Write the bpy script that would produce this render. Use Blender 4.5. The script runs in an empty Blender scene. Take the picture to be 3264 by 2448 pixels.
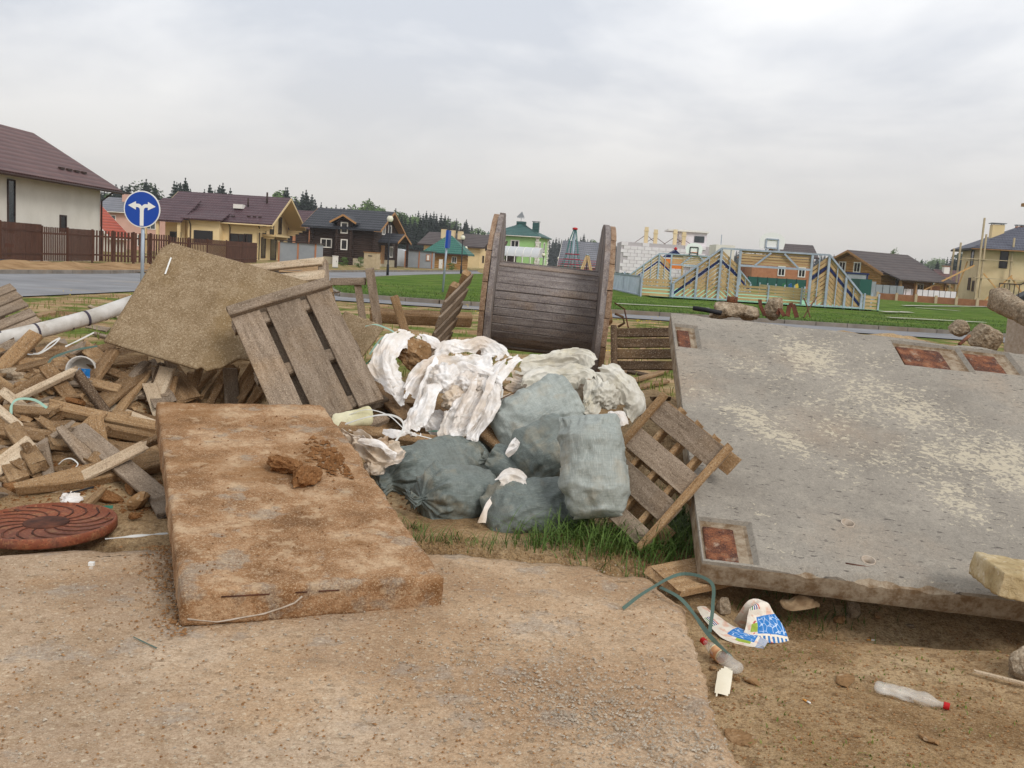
import bpy, bmesh, math, random
from mathutils import Vector as V, Matrix, noise
random.seed(11)
RAD = math.radians
scene = bpy.context.scene
COL = scene.collection

# ------------------------------------------------------------------ camera
CAM_H = 1.6
FPX, PITCH, ROLL = 3108.0, RAD(7.2), RAD(3.6)
CAM = V((0, 0, CAM_H))
cF = V((0, math.cos(PITCH), -math.sin(PITCH)))
cU0 = V((0, math.sin(PITCH), math.cos(PITCH)))
cU = math.cos(ROLL) * cU0 - math.sin(ROLL) * V((1, 0, 0))
cR = math.cos(ROLL) * V((1, 0, 0)) + math.sin(ROLL) * cU0
cam_data = bpy.data.cameras.new("camera")
cam_data.sensor_width = 36.0
cam_data.lens = FPX / 3264.0 * 36.0
cam_data.clip_start = 0.05
cam_data.clip_end = 6000
cam = bpy.data.objects.new("camera", cam_data)
mw = Matrix((cR, cU, -cF)).transposed().to_4x4()
mw.translation = CAM
cam.matrix_world = mw
COL.objects.link(cam)
scene.camera = cam

# ------------------------------------------------------------------ sky and sun (overcast)
SUN_EL, SUN_AZ = RAD(38), RAD(142)          # azimuth clockwise from +Y
world = bpy.data.worlds.new("World")
scene.world = world
world.use_nodes = True
wn = world.node_tree
wn.nodes.clear()
def wnode(t, **kw):
    n = wn.nodes.new(t)
    for k, v in kw.items():
        setattr(n, k, v)
    return n
w_out = wnode('ShaderNodeOutputWorld')
w_sky = wnode('ShaderNodeTexSky', sky_type='NISHITA', sun_disc=False)
w_sky.sun_elevation = SUN_EL
w_sky.sun_rotation = SUN_AZ
w_bg1 = wnode('ShaderNodeBackground'); w_bg1.inputs['Strength'].default_value = 0.12
wn.links.new(w_sky.outputs[0], w_bg1.inputs[0])
w_tc = wnode('ShaderNodeTexCoord')
w_sep = wnode('ShaderNodeSeparateXYZ'); wn.links.new(w_tc.outputs['Generated'], w_sep.inputs[0])
w_max = wnode('ShaderNodeMath', operation='MAXIMUM'); w_max.inputs[1].default_value = 0.0
wn.links.new(w_sep.outputs['Z'], w_max.inputs[0])
w_add = wnode('ShaderNodeMath', operation='ADD'); w_add.inputs[1].default_value = 0.22
wn.links.new(w_max.outputs[0], w_add.inputs[0])
w_dx = wnode('ShaderNodeMath', operation='DIVIDE'); wn.links.new(w_sep.outputs['X'], w_dx.inputs[0]); wn.links.new(w_add.outputs[0], w_dx.inputs[1])
w_dy = wnode('ShaderNodeMath', operation='DIVIDE'); wn.links.new(w_sep.outputs['Y'], w_dy.inputs[0]); wn.links.new(w_add.outputs[0], w_dy.inputs[1])
w_cmb = wnode('ShaderNodeCombineXYZ'); wn.links.new(w_dx.outputs[0], w_cmb.inputs[0]); wn.links.new(w_dy.outputs[0], w_cmb.inputs[1])
w_cmb.inputs[2].default_value = 3.7
w_n1 = wnode('ShaderNodeTexNoise'); w_n1.inputs['Scale'].default_value = 1.05; w_n1.inputs['Detail'].default_value = 6; w_n1.inputs['Roughness'].default_value = 0.52; w_n1.inputs['Distortion'].default_value = 0.25
wn.links.new(w_cmb.outputs[0], w_n1.inputs['Vector'])
w_r1 = wnode('ShaderNodeValToRGB')
cr = w_r1.color_ramp
cr.elements[0].position = 0.40; cr.elements[0].color = (0.66, 0.69, 0.745, 1)
cr.elements[1].position = 0.60; cr.elements[1].color = (1.0, 1.0, 1.0, 1)
e = cr.elements.new(0.49); e.color = (0.82, 0.835, 0.865, 1)
wn.links.new(w_n1.outputs['Fac'], w_r1.inputs[0])
w_hz = wnode('ShaderNodeMapRange'); w_hz.inputs['From Min'].default_value = 0.0; w_hz.inputs['From Max'].default_value = 0.26
w_hz.interpolation_type = 'SMOOTHSTEP'
wn.links.new(w_sep.outputs['Z'], w_hz.inputs['Value'])
w_mix = wnode('ShaderNodeMixRGB'); w_mix.inputs[1].default_value = (0.67, 0.635, 0.60, 1)
wn.links.new(w_hz.outputs[0], w_mix.inputs[0]); wn.links.new(w_r1.outputs[0], w_mix.inputs[2])
w_bg2 = wnode('ShaderNodeBackground'); w_bg2.inputs['Strength'].default_value = 1.0
wn.links.new(w_mix.outputs[0], w_bg2.inputs[0])
w_ms = wnode('ShaderNodeMixShader'); w_ms.inputs[0].default_value = 0.94
wn.links.new(w_bg1.outputs[0], w_ms.inputs[1]); wn.links.new(w_bg2.outputs[0], w_ms.inputs[2])
wn.links.new(w_ms.outputs[0], w_out.inputs[0])

sun_d = bpy.data.lights.new("sun", 'SUN')
sun_d.energy = 1.6
sun_d.angle = RAD(20)
sun_d.color = (1.0, 0.97, 0.93)
sun = bpy.data.objects.new("sun", sun_d)
sdir = V((math.sin(SUN_AZ) * math.cos(SUN_EL), math.cos(SUN_AZ) * math.cos(SUN_EL), math.sin(SUN_EL)))
sun.rotation_euler = (-sdir).to_track_quat('-Z', 'Y').to_euler()
sun.location = (-10, -15, 40)
COL.objects.link(sun)

vs = scene.view_settings
vs.view_transform = 'Standard'
vs.look = 'None'
vs.exposure = 0.14
vs.gamma = 1.0
vs.use_curve_mapping = False

# ------------------------------------------------------------------ pixel helpers (photograph is 3264 x 2448)
def ray(u, v):
    return cF + cR * ((u - 1632) / FPX) - cU * ((v - 1224) / FPX)
def at(u, v, y):                       # point seen at a pixel, y metres ahead
    d = ray(u, v)
    return CAM + d * (y / d.y)
def gp(u, v, z=0.0):                   # point seen at a pixel on the level z
    d = ray(u, v)
    return CAM + d * ((z - CAM_H) / d.z)
def X(u, y):                           # lateral position of a pixel column on the horizon
    return at(u, 728 + 0.0629 * u, y).x
def Z(u, v, y):
    return at(u, v, y).z
def lerp(a, b, t):
    return a + (b - a) * t
def sstep(a, b, x):
    t = max(0.0, min(1.0, (x - a) / (b - a)))
    return t * t * (3 - 2 * t)
def poly(pts, x):                      # piecewise linear lookup
    if x <= pts[0][0]:
        return pts[0][1]
    for (x0, y0), (x1, y1) in zip(pts, pts[1:]):
        if x <= x1:
            return lerp(y0, y1, (x - x0) / (x1 - x0))
    return pts[-1][1]
def nz(x, y=0.0, z=0.0):
    return noise.noise(V((x, y, z)))
def fbm(x, y, z=0.0, o=4):
    return noise.fractal(V((x, y, z)), 1.0, 2.0, o)

# ------------------------------------------------------------------ materials
def lin(c):
    def f(v):
        v /= 255.0
        return v / 12.92 if v <= 0.04045 else ((v + 0.055) / 1.055) ** 2.4
    return (f(c[0]), f(c[1]), f(c[2]), 1.0)
def mk(name, base, bscale=3.0, stretch=(1, 1, 1), layers=(), bumps=(), rough=0.85, spec=0.25, metal=0.0, rand=0.0,
       coord='Object', detail=6, alpha=1.0, trans=0.0, emis=None, distort=0.0, subsurf=0.0, roughmap=None):
    """base: one colour or list of (pos, colour) over a noise; layers: (kind, scale, lo, hi, colour, fac[, stretch]);
    bumps: (kind, scale, strength, distance[, stretch])"""
    m = bpy.data.materials.new(name)
    m.use_nodes = True
    nt = m.node_tree
    N, L = nt.nodes, nt.links
    b = N['Principled BSDF']
    tc = N.new('ShaderNodeTexCoord')
    oi = N.new('ShaderNodeObjectInfo')
    mul = N.new('ShaderNodeMath'); mul.operation = 'MULTIPLY'; mul.inputs[1].default_value = 37.0
    L.new(oi.outputs['Random'], mul.inputs[0])
    vadd = N.new('ShaderNodeVectorMath'); vadd.operation = 'ADD'
    L.new(tc.outputs[coord], vadd.inputs[0]); L.new(mul.outputs[0], vadd.inputs[1])
    def vec(st):
        mp = N.new('ShaderNodeMapping')
        mp.inputs['Scale'].default_value = st
        L.new(vadd.outputs[0], mp.inputs['Vector'])
        return mp.outputs[0]
    def tex(kind, sc, st, det=5):
        if kind == 'voronoi':
            t = N.new('ShaderNodeTexVoronoi'); t.inputs['Scale'].default_value = sc
            L.new(vec(st), t.inputs['Vector'])
            return t.outputs['Distance']
        if kind == 'cell':
            t = N.new('ShaderNodeTexVoronoi'); t.inputs['Scale'].default_value = sc
            L.new(vec(st), t.inputs['Vector'])
            s = N.new('ShaderNodeSeparateColor'); L.new(t.outputs['Color'], s.inputs[0])
            return s.outputs[0]
        if kind in ('wavex', 'wavey', 'wavez'):
            t = N.new('ShaderNodeTexWave'); t.inputs['Scale'].default_value = sc
            t.bands_direction = kind[-1].upper(); t.wave_profile = 'SAW' if False else 'SIN'
            t.inputs['Distortion'].default_value = 0.0
            mp = N.new('ShaderNodeMapping'); mp.inputs['Scale'].default_value = st
            L.new(tc.outputs[coord], mp.inputs['Vector'])
            L.new(mp.outputs[0], t.inputs['Vector'])
            return t.outputs['Fac']
        t = N.new('ShaderNodeTexNoise'); t.inputs['Scale'].default_value = sc
        t.inputs['Detail'].default_value = det; t.inputs['Roughness'].default_value = 0.6
        t.inputs['Distortion'].default_value = distort
        L.new(vec(st), t.inputs['Vector'])
        return t.outputs['Fac']
    if isinstance(base, tuple):
        rgb = N.new('ShaderNodeRGB'); rgb.outputs[0].default_value = lin(base); col = rgb.outputs[0]
    else:
        r = N.new('ShaderNodeValToRGB')
        el = r.color_ramp.elements
        el[0].position, el[0].color = base[0][0], lin(base[0][1])
        el[1].position, el[1].color = base[-1][0], lin(base[-1][1])
        for p_, c_ in base[1:-1]:
            q = el.new(p_); q.color = lin(c_)
        L.new(tex('noise', bscale, stretch, detail), r.inputs[0]); col = r.outputs[0]
    for ly in layers:
        kind, sc, lo, hi, c_, fac = ly[:6]
        st = ly[6] if len(ly) > 6 else (1, 1, 1)
        mr = N.new('ShaderNodeMapRange')
        mr.inputs['From Min'].default_value = lo; mr.inputs['From Max'].default_value = hi
        mr.inputs['To Max'].default_value = fac
        L.new(tex(kind, sc, st), mr.inputs['Value'])
        mx = N.new('ShaderNodeMixRGB'); mx.inputs[2].default_value = lin(c_)
        L.new(mr.outputs[0], mx.inputs[0]); L.new(col, mx.inputs[1]); col = mx.outputs[0]
    if rand:
        hs = N.new('ShaderNodeHueSaturation')
        mr = N.new('ShaderNodeMapRange'); mr.inputs['To Min'].default_value = 1 - rand; mr.inputs['To Max'].default_value = 1 + rand
        L.new(oi.outputs['Random'], mr.inputs['Value']); L.new(mr.outputs[0], hs.inputs['Value']); L.new(col, hs.inputs['Color']); col = hs.outputs[0]
    L.new(col, b.inputs['Base Color'])
    b.inputs['Roughness'].default_value = rough
    b.inputs['Specular IOR Level'].default_value = spec
    b.inputs['Metallic'].default_value = metal
    if alpha < 1:
        b.inputs['Alpha'].default_value = alpha
    if trans:
        b.inputs['Transmission Weight'].default_value = trans
    nrm = None
    for bp in bumps:
        kind, sc, stg, dist = bp[:4]
        st = bp[4] if len(bp) > 4 else (1, 1, 1)
        bn = N.new('ShaderNodeBump'); bn.inputs['Strength'].default_value = stg; bn.inputs['Distance'].default_value = dist
        L.new(tex(kind, sc, st, 8), bn.inputs['Height'])
        if nrm:
            L.new(nrm, bn.inputs['Normal'])
        nrm = bn.outputs[0]
    if nrm:
        L.new(nrm, b.inputs['Normal'])
    return m
M = {}
def FINE(dark, light, k=1.0):
    return [('noise', 28, 0.50, 0.62, dark, 0.55 * k), ('noise', 70, 0.50, 0.60, dark, 0.55 * k), ('noise', 95, 0.54, 0.62, light, 0.5 * k), ('noise', 170, 0.52, 0.60, dark, 0.5 * k), ('noise', 210, 0.56, 0.62, light, 0.5 * k)]
GR = (1.2, 14, 14)
def wood(name, cols, dark=(70, 52, 36), rand=0.16):
    M[name] = mk(name, [(0.3, cols[0]), (0.5, cols[1]), (0.72, cols[2])], 2.2, (1.5, 9, 9), rough=0.9, spec=0.15, rand=rand,
                 layers=[('noise', 5, 0.60, 0.72, dark, 0.55, (1.0, 7, 7)), ('noise', 26, 0.60, 0.72, dark, 0.35, (1, 2.5, 2.5)), ('noise', 2.2, 0.52, 0.75, (150, 120, 84), 0.45), ('noise', 70, 0.54, 0.64, dark, 0.45), ('noise', 150, 0.52, 0.62, dark, 0.4), ('noise', 110, 0.56, 0.64, (204, 188, 164), 0.35)],
                 bumps=[('noise', 9, 0.5, 0.006, (1, 12, 12)), ('noise', 30, 0.3, 0.003)])
wood('wood_grey', [(112, 98, 84), (136, 120, 103), (156, 140, 123)])
wood('wood_tan', [(124, 96, 66), (150, 120, 86), (172, 144, 109)])
wood('wood_dirty', [(98, 74, 50), (124, 97, 68), (148, 121, 90)], (62, 44, 28))
wood('wood_dark', [(68, 53, 40), (88, 70, 53), (108, 89, 70)], (48, 36, 26))
wood('wood_pale', [(168, 146, 120), (186, 166, 140), (200, 184, 160)], (96, 78, 60))
wood('wood_reel', [(104, 96, 94), (132, 124, 121), (152, 145, 141)], (58, 46, 42), 0.1)
wood('wood_flange', [(120, 96, 76), (144, 118, 96), (164, 142, 120)], (72, 54, 40), 0.12)
M['fibre'] = mk('fibre', [(0.3, (122, 102, 76)), (0.5, (144, 124, 98)), (0.72, (164, 146, 120))], 7, rough=0.95, spec=0.1,
                layers=[*FINE((108, 88, 62), (186, 168, 140), 0.9), ('noise', 1.6, 0.5, 0.7, (128, 104, 66), 0.6), ('cell', 120, 0.8, 1.0, (104, 86, 62), 0.45), ('cell', 90, 0.86, 1.0, (182, 164, 136), 0.5)],
                bumps=[('voronoi', 160, 0.5, 0.004), ('noise', 12, 0.4, 0.01)])
M['clay_slab'] = mk('clay_slab', [(0.34, (112, 80, 53)), (0.44, (140, 104, 72)), (0.53, (164, 127, 93)), (0.64, (192, 162, 130))], 3.6, (1, 1.1, 1.2), rough=0.95, spec=0.1, detail=10,
                    layers=[('noise', 4.4, 0.58, 0.64, (152, 142, 128), 0.7, (0.9, 1.1, 1)), *FINE((118, 82, 48), (216, 190, 156), 0.65),
                            ('cell', 160, 0.9, 1.0, (206, 184, 154), 0.5), ('noise', 1.1, 0.55, 0.68, (134, 96, 58), 0.55, (0.8, 1.2, 1)), ('noise', 9, 0.57, 0.64, (198, 172, 140), 0.45)],
                    bumps=[('noise', 12, 0.7, 0.025), ('noise', 40, 0.8, 0.012), ('noise', 120, 0.7, 0.005)])
M['clay_edge'] = M['clay_slab']
M['clod'] = mk('clod', [(0.3, (104, 68, 38)), (0.5, (132, 92, 58)), (0.7, (156, 116, 78))], 14, rough=1.0, spec=0.05, layers=FINE((86, 56, 32), (176, 136, 96), 0.8), bumps=[('noise', 40, 0.8, 0.012), ('voronoi', 70, 0.4, 0.006)])
M['soil'] = mk('soil', [(0.3, (96, 66, 40)), (0.5, (126, 92, 60)), (0.7, (150, 116, 80))], 6, rough=1.0, spec=0.05,
               bumps=[('noise', 18, 0.8, 0.03), ('noise', 60, 0.7, 0.01)])
M['rubble'] = mk('rubble', [(0.3, (124, 108, 88)), (0.5, (150, 132, 110)), (0.7, (176, 160, 138))], 6, rough=0.95, spec=0.1, rand=0.08,
                 layers=[*FINE((104, 90, 72), (206, 192, 170), 0.8), ('cell', 45, 0.8, 1.0, (196, 182, 160), 0.5), ('cell', 38, 0.86, 1.0, (98, 84, 68), 0.6), ('noise', 3, 0.55, 0.7, (148, 112, 74), 0.6)],
                 bumps=[('voronoi', 40, 0.7, 0.012), ('noise', 24, 0.6, 0.012)])
M['rubble_brown'] = mk('rubble_brown', [(0.3, (120, 92, 62)), (0.5, (148, 116, 82)), (0.7, (172, 142, 108))], 6, rough=1.0, spec=0.05, rand=0.08,
                       layers=[('cell', 50, 0.86, 1.0, (190, 172, 146), 0.5)], bumps=[('voronoi', 50, 0.6, 0.012), ('noise', 24, 0.8, 0.015)])
M['rust'] = mk('rust', [(0.36, (70, 46, 40)), (0.47, (98, 62, 48)), (0.56, (132, 82, 56)), (0.68, (166, 122, 92))], 14, rough=0.85, spec=0.2, detail=9,
               layers=[('noise', 6, 0.54, 0.64, (60, 46, 46), 0.7), ('noise', 10, 0.58, 0.66, (176, 158, 138), 0.6), *FINE((58, 36, 30), (172, 116, 78), 0.8)], bumps=[('noise', 40, 0.7, 0.008)])
M['rust_dark'] = mk('rust_dark', [(0.35, (58, 34, 26)), (0.65, (104, 62, 44))], 12, rough=0.85, bumps=[('noise', 50, 0.5, 0.004)])
M['manhole'] = mk('manhole', [(0.32, (104, 54, 36)), (0.5, (132, 74, 50)), (0.7, (148, 92, 66))], 5, rough=0.75, spec=0.3, detail=9,
                  layers=[('noise', 14, 0.54, 0.66, (150, 112, 76), 0.6), ('noise', 5, 0.52, 0.66, (84, 52, 48), 0.6), ('noise', 80, 0.52, 0.62, (66, 34, 26), 0.5), ('noise', 60, 0.56, 0.64, (176, 128, 90), 0.4)], bumps=[('noise', 60, 0.4, 0.003)])
M['sack'] = mk('sack', [(0.34, (90, 98, 94)), (0.5, (107, 115, 110)), (0.68, (124, 131, 126))], 3.0, rough=0.55, spec=0.35, rand=0.05,
               layers=[('noise', 6, 0.50, 0.60, (150, 156, 150), 0.35, (1, 30, 30)), ('noise', 6, 0.50, 0.60, (92, 98, 94), 0.4, (30, 1.5, 1.5)), ('noise', 4.5, 0.54, 0.68, (150, 138, 114), 0.5), ('noise', 3.0, 0.54, 0.68, (82, 84, 76), 0.5), ('noise', 40, 0.54, 0.64, (84, 88, 82), 0.35)],
               bumps=[('wavex', 95, 0.10, 0.002), ('wavey', 95, 0.10, 0.002), ('noise', 22, 0.30, 0.008, (1, 1, 1)), ('noise', 9, 0.45, 0.02, (1, 3, 3))])
M['sack_pale'] = mk('sack_pale', [(0.34, (130, 137, 132)), (0.5, (148, 154, 148)), (0.68, (164, 169, 162))], 3.0, rough=0.55, spec=0.35, rand=0.04,
               layers=[('noise', 6, 0.50, 0.60, (188, 192, 186), 0.4, (1, 30, 30)), ('noise', 6, 0.50, 0.60, (128, 134, 130), 0.4, (30, 1.5, 1.5)), ('noise', 4.5, 0.54, 0.68, (166, 154, 132), 0.5), ('noise', 40, 0.54, 0.64, (126, 128, 120), 0.35)],
               bumps=[('wavex', 95, 0.10, 0.002), ('wavey', 95, 0.10, 0.002), ('noise', 22, 0.30, 0.008), ('noise', 9, 0.45, 0.02, (1, 3, 3))])
M['film'] = mk('film', [(0.34, (214, 204, 192)), (0.5, (232, 227, 222)), (0.66, (244, 242, 240))], 5.0, rough=0.35, spec=0.5, alpha=0.93,
               layers=[('noise', 3.2, 0.53, 0.66, (196, 172, 144), 0.55), ('noise', 16, 0.54, 0.66, (204, 188, 168), 0.4)], bumps=[('noise', 30, 0.45, 0.012, (1, 1, 1)), ('noise', 70, 0.3, 0.004)])
M['film_dirty'] = mk('film_dirty', [(0.34, (186, 164, 138)), (0.5, (206, 190, 170)), (0.68, (226, 216, 206))], 5.0, rough=0.5, spec=0.3,
               layers=[('noise', 4, 0.56, 0.7, (160, 128, 96), 0.6)], bumps=[('noise', 30, 0.45, 0.012), ('noise', 70, 0.3, 0.004)])
M['film_green'] = mk('film_green', [(0.34, (178, 171, 156)), (0.5, (199, 194, 180)), (0.66, (216, 212, 202))], 5.0, rough=0.5, spec=0.3,
               layers=[('noise', 3.2, 0.55, 0.72, (196, 184, 150), 0.6)], bumps=[('noise', 14, 0.35, 0.012), ('noise', 60, 0.25, 0.004)])
M['strap_white'] = mk('strap_white', (206, 204, 198), rough=0.5)
M['strap_green'] = mk('strap_green', (52, 112, 92), rough=0.5)
M['strap_pale'] = mk('strap_pale', (150, 184, 166), rough=0.5)
M['strap_dull'] = mk('strap_dull', (78, 98, 88), rough=0.6)
M['black_rubber'] = mk('black_rubber', (34, 34, 38), rough=0.55)
M['foam'] = mk('foam', [(0.35, (196, 188, 150)), (0.6, (220, 214, 182))], 5, rough=0.9, bumps=[('voronoi', 80, 0.3, 0.004)])
M['pipe_white'] = mk('pipe_white', [(0.34, (170, 164, 154)), (0.6, (206, 202, 196))], 4, rough=0.6, layers=[('noise', 7, 0.58, 0.72, (138, 120, 98), 0.5)])
M['band_dark'] = mk('band_dark', (70, 64, 74), rough=0.7)
M['paper'] = mk('paper', [(0.35, (224, 214, 190)), (0.65, (236, 228, 208))], 6, rough=0.85)
M['pet'] = mk('pet', (225, 222, 214), rough=0.18, spec=0.5, alpha=0.32, bumps=[('noise', 18, 0.5, 0.01)])
M['red_cap'] = mk('red_cap', (178, 26, 28), rough=0.45)
M['bottle_label'] = mk('bottle_label', [(0.4, (196, 132, 92)), (0.6, (222, 178, 130))], 12, rough=0.5)
M['cream_paint'] = mk('cream_paint', (226, 214, 172), rough=0.6)
M['steel'] = mk('steel', (160, 168, 176), rough=0.45, metal=0.5)
M['zinc'] = mk('zinc', [(0.4, (150, 160, 172)), (0.6, (168, 178, 190))], 2, rough=0.5, metal=0.3)
M['white_paint'] = mk('white_paint', (226, 226, 222), rough=0.5)
M['sign_blue'] = mk('sign_blue', (10, 66, 160), rough=0.4, spec=0.4)
M['lamp_globe'] = mk('lamp_globe', (222, 218, 196), rough=0.3)
M['black_metal'] = mk('black_metal', (34, 34, 36), rough=0.5)
M['twig'] = mk('twig', (96, 72, 52), rough=0.9)
M['cigarette'] = mk('cigarette', (228, 226, 220), rough=0.8)
M['cig_filter'] = mk('cig_filter', (204, 144, 70), rough=0.8)

# ------------------------------------------------------------------ mesh helpers
def mesh_obj(name, verts, faces, mat, parent=None, smooth=False, off=None, mats=None, midx=None):
    me = bpy.data.meshes.new(name)
    if off is not None:
        verts = [(v[0] - off[0], v[1] - off[1], v[2] - off[2]) for v in verts]
    me.from_pydata([tuple(v) for v in verts], [], faces)
    if mats:
        for m_ in mats:
            me.materials.append(M[m_])
        me.polygons.foreach_set('material_index', midx)
    else:
        me.materials.append(M[mat] if isinstance(mat, str) else mat)
    if smooth:
        me.polygons.foreach_set('use_smooth', [True] * len(me.polygons))
    me.update()
    o = bpy.data.objects.new(name, me)
    COL.objects.link(o)
    if parent:
        o.parent = parent
    return o
def tag(o, label=None, cat=None, group=None, kind=None):
    if label: o['label'] = label
    if cat: o['category'] = cat
    if group: o['group'] = group
    if kind: o['kind'] = kind
    return o
def thing(name, label, cat, loc=(0, 0, 0), rz=0.0, group=None):
    o = bpy.data.objects.new(name, None)
    o.empty_display_size = 0.2
    COL.objects.link(o)
    o.location = loc
    o.rotation_euler = (0, 0, rz)
    return tag(o, label, cat, group)
def struct(o):
    o['kind'] = 'structure'
    return o
class MB:
    def __init__(s):
        s.v, s.f = [], []
    def add(s, verts, faces):
        n = len(s.v)
        s.v += [V(p) for p in verts]
        s.f += [tuple(i + n for i in f) for f in faces]
        return s
    def box(s, c, d, rot=None):
        hx, hy, hz_ = d[0] / 2, d[1] / 2, d[2] / 2
        vs_ = [V((x, y, z)) for z in (-hz_, hz_) for y in (-hy, hy) for x in (-hx, hx)]
        if rot is not None:
            vs_ = [rot @ p for p in vs_]
        c = V(c)
        return s.add([p + c for p in vs_], [(0, 2, 3, 1), (4, 5, 7, 6), (0, 1, 5, 4), (2, 6, 7, 3), (0, 4, 6, 2), (1, 3, 7, 5)])
    def bb(s, x0, x1, y0, y1, z0, z1):
        return s.box(((x0 + x1) / 2, (y0 + y1) / 2, (z0 + z1) / 2), (abs(x1 - x0), abs(y1 - y0), abs(z1 - z0)))
    def bar(s, p0, p1, w, h, up=(0, 0, 1)):
        p0, p1 = V(p0), V(p1)
        x = (p1 - p0).normalized()
        y = V(up).cross(x)
        if y.length < 1e-4:
            y = V((1, 0, 0)).cross(x)
        y.normalize()
        z = x.cross(y)
        R = Matrix((x, y, z)).transposed()
        return s.box((p0 + p1) / 2, ((p1 - p0).length, w, h), R)
    def tube(s, pts, r, n=8, cap=True):
        pts = [V(p) for p in pts]
        rs = r if isinstance(r, (list, tuple)) else [r] * len(pts)
        base = len(s.v)
        ref = V((0.13, 0.31, 0.94)).normalized()
        for i, p in enumerate(pts):
            d = (pts[min(i + 1, len(pts) - 1)] - pts[max(i - 1, 0)]).normalized()
            a = d.cross(ref)
            if a.length < 0.05:
                a = d.cross(V((1, 0, 0)))
            a.normalize()
            b = d.cross(a)
            for k in range(n):
                t = 2 * math.pi * k / n
                s.v.append(p + (a * math.cos(t) + b * math.sin(t)) * rs[i])
        for i in range(len(pts) - 1):
            for k in range(n):
                a0 = base + i * n + k; a1 = base + i * n + (k + 1) % n
                s.f.append((a0, a1, a1 + n, a0 + n))
        if cap:
            s.f.append(tuple(base + k for k in reversed(range(n))))
            s.f.append(tuple(base + (len(pts) - 1) * n + k for k in range(n)))
        return s
    def lathe(s, prof, c=(0, 0, 0), n=24, R=None):
        base = len(s.v)
        c = V(c)
        for (r, z) in prof:
            for k in range(n):
                t = 2 * math.pi * k / n
                p = V((r * math.cos(t), r * math.sin(t), z))
                s.v.append((R @ p if R is not None else p) + c)
        for i in range(len(prof) - 1):
            for k in range(n):
                a0 = base + i * n + k; a1 = base + i * n + (k + 1) % n
                s.f.append((a0, a1, a1 + n, a0 + n))
        s.f.append(tuple(base + k for k in reversed(range(n))))
        s.f.append(tuple(base + (len(prof) - 1) * n + k for k in range(n)))
        return s
    def prism(s, pts, ext):            # planar polygon extruded by vector
        n = len(pts)
        pts = [V(p) for p in pts]
        e_ = V(ext)
        return s.add(pts + [p + e_ for p in pts], [tuple(reversed(range(n))), tuple(range(n, 2 * n))] + [(i, (i + 1) % n, (i + 1) % n + n, i + n) for i in range(n)])
    def build(s, name, mat, parent=None, smooth=False, off=None):
        o = mesh_obj(name, s.v, s.f, mat, parent, smooth, off)
        return o
def fix_normals(o):
    bm = bmesh.new(); bm.from_mesh(o.data)
    bmesh.ops.recalc_face_normals(bm, faces=bm.faces)
    bm.to_mesh(o.data); bm.free()
    return o
def frame(x, n):
    x = V(x).normalized()
    z = V(n) - x * V(n).dot(x)
    if z.length < 1e-4:
        z = V((0, -1, 0)) - x * x.dot(V((0, -1, 0)))
    z.normalize()
    return Matrix((x, z.cross(x), z)).transposed()
def place(o, R, c, parent=None):
    m = R.to_4x4(); m.translation = V(c)
    if parent is not None:
        o.parent = parent
        m = parent.matrix_basis.inverted() @ m
    o.matrix_basis = m
    return o

# ------------------------------------------------------------------ boards with worn edges
def plank_mesh(L, w, t, seed, jag=0.012, bend=0.0, point=0.0):
    rnd = random.Random(seed)
    n = 6
    vs_, fs = [], []
    ch = min(w, t) * 0.14
    prof = [(-w / 2 + ch, -t / 2), (w / 2 - ch, -t / 2), (w / 2, -t / 2 + ch), (w / 2, t / 2 - ch), (w / 2 - ch, t / 2), (-w / 2 + ch, t / 2), (-w / 2, t / 2 - ch), (-w / 2, -t / 2 + ch)]
    tw = rnd.uniform(-0.03, 0.03)
    for i in range(n + 1):
        s_ = i / n
        bz = bend * (4 * (s_ - 0.5) ** 2) + rnd.uniform(-1, 1) * t * 0.03
        k = 1.0
        if point and s_ < 0.45:
            k = lerp(1 - point, 1.0, s_ / 0.45)
        a = tw * (s_ - 0.5)
        for (y, z) in prof:
            y2 = (y + rnd.uniform(-1, 1) * w * 0.008) * k
            x = (s_ - 0.5) * L
            if i in (0, n):
                x += rnd.uniform(-jag, jag)
            vs_.append((x, y2 * math.cos(a) - z * math.sin(a), z * math.cos(a) + y2 * math.sin(a) + bz))
    for i in range(n):
        for k in range(8):
            a0 = i * 8 + k; a1 = i * 8 + (k + 1) % 8
            fs.append((a0, a1, a1 + 8, a0 + 8))
    fs.append(tuple(reversed(range(8))))
    fs.append(tuple(range(n * 8, n * 8 + 8)))
    return vs_, fs
PSEED = [100]
def plank(P0, P1, w, t, nrm=(0, -0.45, 1), mat='wood_tan', name='wooden_plank', label=None, cat=None, group=None, parent=None, jag=0.012, bend=None, point=0.0):
    PSEED[0] += 1
    P0, P1 = V(P0), V(P1)
    if bend is None:
        bend = random.uniform(-0.004, 0.006)
    vs_, fs = plank_mesh((P1 - P0).length, w, t, PSEED[0], jag, bend, point)
    o = mesh_obj(name, vs_, fs, mat)
    place(o, frame(P1 - P0, nrm), (P0 + P1) / 2, parent)
    return tag(o, label, cat, group)

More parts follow.
